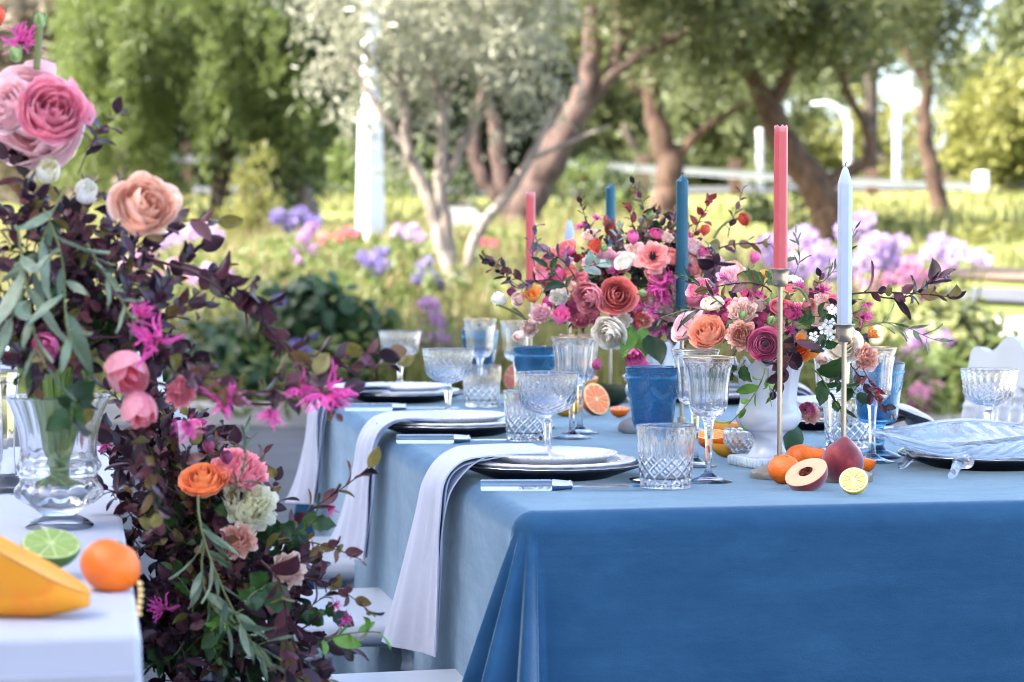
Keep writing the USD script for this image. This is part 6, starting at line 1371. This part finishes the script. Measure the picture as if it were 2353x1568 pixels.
# ================= large back bouquet
dB = VB[1]
B_ = lambda x, y: (1102.9 + x * .3165, 404.4 + y * .3165)
for kind, col, x, y, dia, dd, face, lab in [
    ('open', 'coral', 1255, 590, 88, -.13, (.05, -.95, .25), 'open coral flower with a dark centre left of the blue candle'),
    ('rose', 'coral_red', 1003, 862, 88, -.17, (.1, -.97, .15), 'large coral red rose facing the camera in the middle'),
    ('peony', 'dusty', 772, 900, 80, -.16, (-.55, -.75, -.3), 'dusky pink rose turned to the left of the coral red rose'),
    ('tulip', 'hotpink', 590, 1020, 54, -.15, (.2, -.5, .8), 'deep pink tulip above the far blue goblet'),
    ('rose', 'cream', 925, 1160, 80, -.18, (-.35, -.85, -.4), 'big cream garden rose with a tan heart'),
    ('ruffle', 'cream', 1045, 1040, 38, -.15, (.1, -.8, .5), 'small cream rose above the big cream one'),
    ('rose', 'ivory', 1040, 605, 50, -.12, (-.4, -.6, .6), 'ivory white flower left of the open coral flower'),
    ('tulip', 'redorange', 840, 512, 40, -.08, (-.3, -.4, .85), 'bright red ranunculus above the dusky rose'),
    ('tulip', 'orange', 380, 872, 50, -.10, (-.2, -.6, .7), 'orange and yellow tulip at the left end of the back bouquet'),
    ('rose', 'blush', 262, 892, 36, -.10, (-.6, -.7, .1), 'small blush rose at the left tip of the back bouquet'),
    ('bud', 'burgundy', 238, 850, 26, -.08, (-.6, -.3, .6), 'burgundy bud at the left tip of the back bouquet'),
    ('ruffle', 'ivory', 572, 868, 44, -.13, (-.1, -.8, .5), 'white frilly flower right of the orange tulip'),
    ('rose', 'peach', 632, 790, 38, -.10, (-.2, -.6, .7), 'peach rose half hidden below the mauve leaves'),
    ('ruffle', 'palepink', 430, 990, 46, -.14, (-.3, -.8, .3), 'pale pink sweet pea above the far goblets'),
    ('ruffle', 'blush', 350, 1110, 40, -.12, (-.3, -.8, -.2), 'blush flower low at the left above the goblets'),
    ('bud', 'blush', 290, 1160, 34, -.12, (-.5, -.7, -.3), 'cream bud low at the left end above the wine glass'),
    ('rose', 'pink', 450, 700, 42, -.04, (-.5, -.4, .7), 'pink flower beside the back pink candle'),
    ('fringe', 'fringe_pink', 1300, 800, 70, -.17, (.1, -.85, .4), 'large magenta fringe flower left of the blue candle'),
    ('fringe', 'fringe_pink', 1260, 970, 50, -.16, (.1, -.9, 0), 'magenta fringe flower under the large one'),
    ('fringe', 'fringe_pink', 740, 370, 34, -.05, (-.6, -.4, .3), 'pink fringe flower at the upper left of the back bouquet'),
    ('fringe', 'fringe_pink', 852, 312, 32, -.04, (-.2, -.5, .7), 'pink fringe flower just below the back blue candle'),
    ('fringe', 'fringe_pink', 1145, 142, 26, -.02, (0, -.4, .9), 'pink fringe flower at the very top of the back bouquet'),
    ('tulip', 'hotpink', 1112, 1300, 58, -.17, (.1, -.75, -.6), 'pink peony bud hanging above the nearest blue goblet'),
    ('bud', 'hotpink', 1190, 1385, 44, -.15, (.1, -.6, -.7), 'second pink bud hanging behind the nearest blue goblet'),
    ('bud', 'hotpink', 850, 1360, 28, -.10, (-.2, -.5, -.8), 'dark pink bud hanging below the big cream rose'),
    ('rose', 'pink', 1565, 850, 62, -.08, (.2, -.8, .4), 'pink rose right of the blue candle'),
    ('bud', 'hotpink', 1110, 455, 36, -.09, (-.1, -.4, .9), 'magenta bud above the open coral flower'),
    ('rose', 'peach', 1850, 640, 48, .0, (.2, -.4, .9), 'peach flower behind the whitish pink one at the right'),
    ('bud', 'hotpink', 1992, 600, 30, .0, (.2, -.2, .95), 'magenta bud at the right end near the lilac flowers'),
    ('ranunculus', 'redorange', 1925, 310, 32, -.02, (.55, -.7, .3), 'red poppy like bud on a long curved stem'),
    ('bud', 'redorange', 1632, 400, 28, -.04, (.2, -.3, .9), 'orange red bud right of the blue candle top'),
    ('tulip', 'redorange', 1172, 1042, 36, -.15, (.1, -.8, .1), 'small red tulip right of the small cream rose'),
    ('ruffle', 'carnation', 1205, 1045, 34, -.155, (.2, -.9, .1), 'small peach carnation beside the red tulip'),
    ('bud', 'ivory', 150, 900, 40, -.08, (-.8, -.4, .4), 'pale petal flower at the far left tip before the meadow'),
    ('greenbud', 'bud_green', 1230, 280, 26, -.04, (.5, -.3, .6), 'green bud high in the back bouquet'),
    ('greenbud', 'bud_green', 1180, 850, 26, -.18, (-.3, -.8, .2), 'green bud right of the coral red rose'),
    ('greenbud', 'bud_green', 900, 520, 24, -.10, (.2, -.6, .6), 'green bud right of the red ranunculus'),
    ('greenbud', 'bud_green', 820, 600, 26, -.11, (-.2, -.7, .4), 'green bud under the red ranunculus')]:
    u, v = B_(x, y); bloom(kind, col, u, v, dia, dB + dd, face, lab)
fb_c = np.array([*Q(1455, 660, dB)]) + [0, .02, 0]
filler(fb_c, (.205, .11, .135), ['plum', 'plum', 'bronze', 'rose', 'mauve', 'red', 'darkplum', 'rose', 'fresh', 'sage'], 110, 'back bouquet', 57, (.5, .8), zmin=-.75, inner=.12, ymin=-.45, keep=SIL_B)
filler(fb_c + [0, 0, .02], (.16, .08, .10), ['plum', 'bronze', 'rose', 'darkplum', 'red', 'mauve'], 46, 'upper back bouquet', 58, (.4, .6), zmin=.1, inner=.45, ymin=-.6, keep=SIL_B)
for kd, x, y, dd, face, lab, var, s in [
    ('mauve', 690, 740, -.13, (-.5, -.4, .6), 'greyish mauve sprig left of the white bud', 0, .75), ('mauve', 560, 760, -.11, (-.85, -.3, .1), 'greyish mauve sprig pointing left over the peach rose', 1, .68),
    ('sage', 720, 660, -.14, (.6, -.5, .1), 'pale blue green eucalyptus leaves under the red ranunculus', 0, .85), ('red', 1140, 420, -.07, (-.2, -.3, .9), 'reddish leaves standing up at the top of the bouquet', 0, .62),
    ('red', 1560, 420, -.06, (.4, -.4, .8), 'big reddish leaves right of the blue candle', 1, .75), ('plum', 860, 470, -.08, (-.5, -.3, .6), 'burgundy leaves behind the red ranunculus', 0, .5),
    ('plum', 1180, 330, -.04, (-.05, -.2, .98), 'burgundy twig rising to the topmost fringe flower', 2, .5), ('bronze', 1800, 440, -.03, (.3, -.2, .8), 'bronze green leaves under the red poppy bud', 1, .62),
    ('bronze', 1700, 560, -.06, (.4, -.6, .3), 'bronze leaves right of the blue candle', 2, .9), ('darkplum', 1620, 640, -.08, (.2, -.8, .1), 'dark burgundy leaves right of the blue candle', 0, .85),
    ('darkplum', 1300, 990, -.15, (.2, -.7, -.3), 'near black leaves under the fringe flowers', 1, .7), ('rose', 640, 860, -.12, (-.2, -.6, .5), 'dark green leaves between white and dusky flowers', 0, .8),
    ('plum', 350, 800, -.09, (-.6, -.3, .6), 'burgundy sprig over the orange tulip', 1, .65), ('darkplum', 280, 800, -.07, (-.7, -.2, .5), 'dark sprig at the left tip of the back bouquet', 2, .5), ('mauve', 400, 660, -.04, (-.2, -.2, .9), 'mauve sprig beside the pink candle at the back', 2, .6)]:
    u, v = B_(x, y); sprig_at(kd, u, v, dB + dd, face, lab, var, s)
rngX = np.random.default_rng(77)
def fill_label(word, p):
    l = 'small %s tucked %s' % (word, whereabouts(p)); return l, 'flower', 1.0, 'alike: ' + l
def fill_blooms(cx, cy, rx, ry, n, d, cols, where, size=(30, 46)):
    for i in range(n):
        a = rngX.uniform(0, 6.28); r = math.sqrt(rngX.uniform(.05, 1)); kind, col, word = cols[i % len(cols)]
        fx, fz = r * math.cos(a), r * math.sin(a)
        bloom(kind, col, cx + rx * fx, cy - ry * fz, rngX.uniform(*size), d - .05 * (1 - r * r), (fx, -.8, fz + .25), *fill_label(word, Q(cx + rx * fx, cy - ry * fz, d)))
fill_blooms(1455, 645, 225, 130, 78, dB - .03, [('rose', 'rose_pink', 'pink rose'), ('ruffle', 'palepink', 'pale pink ruffled flower'), ('ruffle', 'blush', 'blush ruffled flower'), ('fringe', 'fringe_pink', 'magenta fringe flower'), ('rose', 'coral', 'coral rose'), ('ranunculus', 'hotpink', 'deep pink ranunculus')], 'back bouquet', (32, 54))
fill_blooms(1785, 725, 175, 80, 44, dA - .01, [('rose', 'rose_pink', 'pink rose'), ('ruffle', 'blush', 'blush ruffled flower'), ('ruffle', 'carnation', 'peach ruffled flower'), ('fringe', 'fringe_pink', 'magenta fringe flower'), ('ranunculus', 'hotpink', 'deep pink ranunculus')], 'front bouquet', (28, 46))
def blade_leaf(label, u0, v0, d0, u1, v1, d1, W, m='fresh_leaf', kind='lance', cat='leaf', seed=1):
    a, b = Q(u0, v0, d0), Q(u1, v1, d1); dv = b - a; L = np.linalg.norm(dv); y = dv / L; z = norm(np.array([0.25, -1, .2]) - np.dot([0.25, -1, .2], y) * y)
    t = thing('long_leaf', label, cat, mat4(a, np.stack([np.cross(y, z), y, z], 1))); rng = np.random.default_rng(seed); (v, f), uv = leafgeo(L, W, kind, rng, .1, .3)
    put('blade', (v, f), m, t, uv=uv); return t
blade_leaf('long green tulip leaf hanging beside the big cream rose', 1455, 745, dB - .13, 1425, 830, dB - .20, .032, seed=2)
blade_leaf('broad dark tulip leaf hanging behind the pink bud', 1490, 770, dB - .12, 1520, 842, dB - .17, .045, 'rose_leaf', seed=3)
blade_leaf('green tulip leaf between the two hanging leaves', 1480, 750, dB - .10, 1470, 835, dB - .14, .035, seed=4)
blade_leaf('teal green leaf standing right of the urn foot', 1822, 968, dA + .1, 1812, 1036, dA + .02, .045, 'rose_leaf', 'oval', seed=5)
stemline('curved_stem', 'pale green curved stem carrying the red poppy bud', [(1640, 548, dB - .02), (1656, 523, dB - .02), (1680, 506, dB - .02), (1704, 502, dB - .02)], .0026)
for k, (u0, v0, u1, v1, u2, v2) in enumerate([(1143, 700, 1180, 716, 1216, 738), (1179, 706, 1196, 720, 1220, 745)]):
    stemline('thin_stem', ['upper thin pale stem arching out at the far left of the back bouquet', 'lower thin pale stem arching out at the far left of the back bouquet'][k], [(u2, v2, dB - .1), (u1, v1, dB - .12), (u0, v0, dB - .14)], .0022)
    bloom('stamenball', 'bud_green', u0, v0, 12, dB - .14, (-1, 0, .3), ['pale seed head at the end of the upper thin stem', 'pale seed head at the end of the lower thin stem'][k], cat='seed head')

# ================= tall bouquet in the crystal vase, close and blurred
dC = 2.52
for kind, col, u, v, dia, dd, face, lab in [
    ('peony', 'palepink', 62, 262, 250, .03, (-.2, -.75, .1), 'huge pale pink outer petals of the peony at the upper left'),
    ('peony', 'pink', 124, 245, 165, -.08, (.3, -.9, .3), 'big deep pink peony heart at the upper left'),
    ('peony', 'palepink', 10, 235, 130, -.06, (-.3, -.9, .3), 'pale pink flower cut by the left edge'),
    ('peony', 'peach', 341, 463, 156, -.14, (.35, -.85, .3), 'blurred peach rose standing clear at the left'),
    ('bud', 'creamgreen', 110, 400, 70, -.03, (.2, -.7, .5), 'round greenish white bud under the pink peony'),
    ('bud', 'ivory', 196, 445, 68, .0, (.4, -.6, .4), 'white bud half hidden behind dark leaves'),
    ('fringe', 'fringe_pink', 50, 100, 110, .05, (0, -.5, .8), 'magenta fringe flower above the pink peony'),
    ('greenbud', 'bud_green', 92, 48, 40, .02, (0, -.2, 1), 'grey green bud on a tall stem at the top left'),
    ('greenbud', 'bud_green', 34, 125, 44, .0, (-.2, -.4, .8), 'green bud among the fringe flowers at the top left'),
    ('bud', 'redorange', -6, 40, 50, .0, (0, -.3, .9), 'red bud cut by the top left edge'),
    ('bud', 'rose_pink', 285, 850, 125, -.05, (.4, -.7, -.4), 'pink flower hanging over the rim of the crystal vase'),
    ('bud', 'rose_pink', 318, 930, 100, -.06, (.3, -.5, -.8), 'lower pink petals hanging beside the crystal vase'),
    ('fringe', 'fringe_pink', 356, 785, 135, -.12, (.4, -.7, .3), 'bright pink fringe flower right above the hanging pink one'),
    ('fringe', 'fringe_pink', 515, 918, 112, -.12, (.3, -.5, -.6), 'magenta fringe flower hanging low on the right branch'),
    ('fringe', 'fringe_pink', 622, 945, 84, -.12, (.1, -.3, -.9), 'thin fringe flower hanging below the right branch'),
    ('fringe', 'fringe_pink', 752, 900, 135, -.12, (.4, -.5, -.6), 'magenta fringe flower at the tip of the right branch before the napkin'),
    ('fringe', 'fringe_pink', 430, 975, 90, -.12, (.2, -.4, -.8), 'fringe flower right of the crystal vase rim'),
    ('fringe', 'fringe_pink', 470, 640, 60, .1, (.3, -.5, .6), 'small reddish fringe flower in the upper right foliage'),
    ('fringe', 'fringe_pink', 320, 730, 90, -.10, (.2, -.8, .3), 'upper fringe flower with a white edge over the dark branch'),
    ('ruffle', 'rose_pink', 420, 905, 70, -.10, (.4, -.7, -.2), 'pink flower low between the branch and the crystal vase'),
    ('fringe', 'fringe_pink', 690, 890, 80, -.10, (.2, -.6, -.5), 'magenta tuft just left of the branch tip'),
    ('bud', 'hotpink', 110, 800, 80, .0, (-.2, -.7, .2), 'deep pink bud in the shade above the crystal vase')]:
    bloom(kind, col, u, v, dia, dC + dd, face, lab)
for i, (cc, rad, kinds, n, sd, zm, bias) in enumerate([
    (Q(120, 640, dC + .05), (.055, .06, .10), ['darkplum', 'darkplum', 'plum', 'rose', 'plum'], 36, 71, -.9, (0, 0, 0)), (Q(240, 640, dC + .05), (.04, .05, .07), ['darkplum', 'plum', 'darkplum', 'bronze'], 17, 72, -.9, (.2, 0, 0)),
    (Q(150, 810, dC + .05), (.06, .05, .05), ['darkplum', 'rose', 'darkplum', 'darkplum'], 20, 73, -.6, (0, 0, 0)), (Q(305, 780, dC + .03), (.04, .04, .05), ['darkplum', 'plum', 'bronze', 'darkplum'], 15, 74, -.9, (.3, 0, 0))]):
    filler(cc, rad, kinds, n, ['tall bouquet left of the peach rose', 'tall bouquet under the peach rose', 'tall bouquet right over the crystal vase', 'right side of the tall bouquet'][i], sd, (.5, .72), zm, .15, bias, ymin=-.4)
for kd, u, v, dd, face, lab, var, s in [
    ('bigolive', 150, 430, -.06, (-.2, -.3, -.95), 'grey green olive sprig hanging under the white bud', 0, .85), ('bigolive', 40, 520, -.08, (.1, -.3, -.9), 'long olive sprig hanging at the left edge', 1, 1.0), ('bigolive', 100, 480, -.08, (.25, -.3, -.9), 'olive sprig crossing the dark leaves at the left', 2, 1.0), ('olive', 200, 560, -.05, (.5, -.3, -.7), 'olive sprig below the white bud', 0, .7),
    ('plum', 240, 540, -.03, (.9, -.1, .35), 'burgundy leaves beside the peach rose', 1, .8), ('darkplum', 180, 400, -.02, (.3, -.1, .9), 'dark burgundy leaves rising behind the peony', 0, .6),
    ('darkplum', 400, 600, .0, (.8, -.1, -.5), 'upper part of the dark branch arching right', 1, .9), ('plum', 500, 680, -.02, (.85, -.1, -.4), 'middle part of the burgundy branch arching right', 0, .95), ('plum', 600, 760, -.03, (.85, -.1, -.5), 'outer part of the burgundy branch arching right', 2, .9), ('bronze', 620, 790, -.03, (.8, -.1, -.5), 'pale bronze leaves on the outer branch', 0, .75), ('plum', 700, 850, -.04, (.95, -.1, .0), 'burgundy leaves at the branch tip before the plates', 1, .62),
    ('bronze', 400, 830, -.05, (.5, -.5, -.4), 'yellow bronze leaves right of the hanging pink flower', 1, .9), ('bronze', 300, 990, -.04, (.4, -.4, -.5), 'bronze leaves beside the crystal vase', 2, .8), ('plum', 430, 890, -.05, (.9, -.2, -.2), 'burgundy leaves on the lower branch reaching right', 0, .95), ('darkplum', 560, 900, -.05, (.9, -.1, -.15), 'dark leaves on the lower right branch', 2, .7),
    ('rose', 200, 900, -.03, (-.2, -.6, -.1), 'green leaf over the vase rim', 0, .9)]:
    sprig_at(kd, u, v, dC + dd, face, lab, var, s)
stemline('bud_stem', 'pale stem of the tall bud at the top left', [(84, 160, dC), (88, 100, dC), (92, 60, dC)], .004)
stemline('branch', 'dark twig arching right from the tall bouquet', [(330, 590, dC), (470, 640, dC - .02), (600, 740, dC - .03), (720, 850, dC - .04)], .002, 'plum_stem', 'twig')
stemline('branch', 'lower dark twig reaching right above the kerb', [(250, 850, dC), (400, 890, dC - .03), (560, 925, dC - .05), (640, 930, dC - .06)], .002, 'plum_stem', 'twig')

# ================= low bouquet in the black vase
dD = 2.86
for kind, col, u, v, dia, dd, face, lab in [
    ('rose', 'orange_rose', 466, 1088, 112, -.08, (-.05, -.55, .8), 'orange rose in the low bouquet between the tables'),
    ('ruffle', 'rose_pink', 560, 1062, 120, -.05, (.4, -.5, .75), 'pink carnation behind the orange rose'),
    ('ruffle', 'rose_pink', 612, 1160, 70, .03, (.8, -.4, .4), 'pink petals right of the cream flower in the low bouquet'),
    ('ruffle', 'creamgreen', 578, 1148, 124, -.06, (.35, -.7, .55), 'cream yellow rose below the pink carnation'),
    ('ruffle', 'carnation', 545, 1238, 82, -.09, (.1, -.85, .4), 'peach spray rose in the middle of the low bouquet'),
    ('ruffle', 'blush', 668, 1312, 84, -.06, (.5, -.8, .1), 'blush white rose beside the chair seat'),
    ('bud', 'pink', 440, 985, 48, .02, (.5, -.4, .6), 'pink bud at the top of the low bouquet'),
    ('bud', 'burgundy', 480, 1030, 34, -.06, (-.2, -.4, .9), 'dark bud just above the orange rose'), ('bud', 'burgundy', 521, 1054, 36, -.08, (-.1, -.5, .9), 'dark pointed bud right of the orange rose'),
    ('fringe', 'fringe_pink', 376, 1398, 80, -.10, (-.1, -.8, .3), 'violet pink fringe flower low at the left of the black vase'),
    ('fringe', 'fringe_pink', 757, 1172, 44, -.05, (.7, -.5, .3), 'pink fringe flower at the tip of the twig before the napkins'),
    ('fringe', 'fringe_pink', 792, 1420, 46, -.06, (.7, -.4, -.5), 'pink fringe flower in front of the chair seat'),
    ('fringe', 'fringe_pink', 770, 1390, 40, -.06, (.6, -.5, .2), 'pale pink fringe flower above the one at the chair seat'),
    ('fringe', 'fringe_pink', 245, 1020, 60, .05, (-.5, -.5, .4), 'pink fringe flower peeping out left beside the crystal vase')]:
    bloom(kind, col, u, v, dia, dD + dd, face, lab)
notable = lambda p: (p[0] - LT[0]) * math.cos(AY2) + (p[1] - LT[1]) * math.sin(AY2) > .012
for i, (cc, rad, kinds, n, sd, zm) in enumerate([
    (Q(330, 1120, dD + .12), (.09, .09, .14), ['darkplum', 'darkplum', 'darkplum', 'plum', 'bronze', 'darkplum'], 64, 81, -.8), (Q(400, 1280, dD + .05), (.07, .08, .13), ['darkplum', 'darkplum', 'rose', 'darkplum', 'plum'], 60, 82, -.9),
    (Q(490, 1280, dD + .02), (.085, .08, .11), ['plum', 'darkplum', 'rose', 'bronze', 'rose'], 54, 83, -.9), (Q(560, 1430, dD - .02), (.085, .07, .085), ['plum', 'plum', 'darkplum', 'rose', 'bronze'], 36, 84, -.8),
    (Q(530, 1510, dD - .02), (.095, .08, .07), ['darkplum', 'rose', 'plum', 'rose'], 36, 85, -.9), (Q(440, 1440, dD - .05), (.08, .07, .06), ['darkplum', 'rose', 'darkplum', 'plum'], 26, 86, -.9)]):
    filler(cc, rad, kinds, n, ['top left of the low bouquet', 'left side of the low bouquet', 'heart of the low bouquet', 'right side of the low bouquet', 'foot of the low bouquet', 'lower left of the low bouquet'][i], sd, (.5, .8), zm, .25, keep=notable, ymin=-.6)
for kd, u, v, dd, face, lab, var, s in [
    ('olive', 455, 1140, -.12, (.1, -.25, -.95), 'long olive sprig trailing down from the orange rose', 0, 1.15), ('olive', 470, 1240, -.12, (.15, -.25, -.95), 'lower olive sprig trailing over the dark leaves', 1, 1.0), ('olive', 520, 1140, -.10, (.5, -.4, .6), 'short olive sprig beside the cream rose', 2, .55),
    ('plum', 640, 1235, -.06, (.75, -.2, .55), 'burgundy twig pointing up right to the napkins', 1, .85), ('bronze', 640, 1250, -.06, (.9, -.2, .15), 'bronze leaved twig pointing right before the tablecloth', 0, .8), ('rose', 640, 1240, -.07, (.6, -.5, .1), 'dark green rose leaf right of the peach spray rose', 0, .8),
    ('plum', 700, 1330, -.07, (.85, -.3, -.1), 'twig with hanging small leaves before the chair', 0, .7), ('plum', 600, 1290, -.10, (.5, -.6, -.5), 'large burgundy leaves under the peach spray rose', 2, 1.1), ('plum', 660, 1380, -.10, (.4, -.6, -.6), 'large burgundy leaves under the blush white rose', 1, 1.1),
    ('fresh', 730, 1480, -.08, (.5, -.5, .4), 'light green sprig at the lower right of the low bouquet', 0, .9), ('fresh', 560, 1400, -.12, (-.2, -.8, -.2), 'light green leaf over the black vase', 1, .6), ('rose', 600, 1330, -.11, (.2, -.8, .0), 'green leaves in the middle of the low bouquet', 1, .9)]:
    sprig_at(kd, u, v, dD + dd, face, lab, var, s)
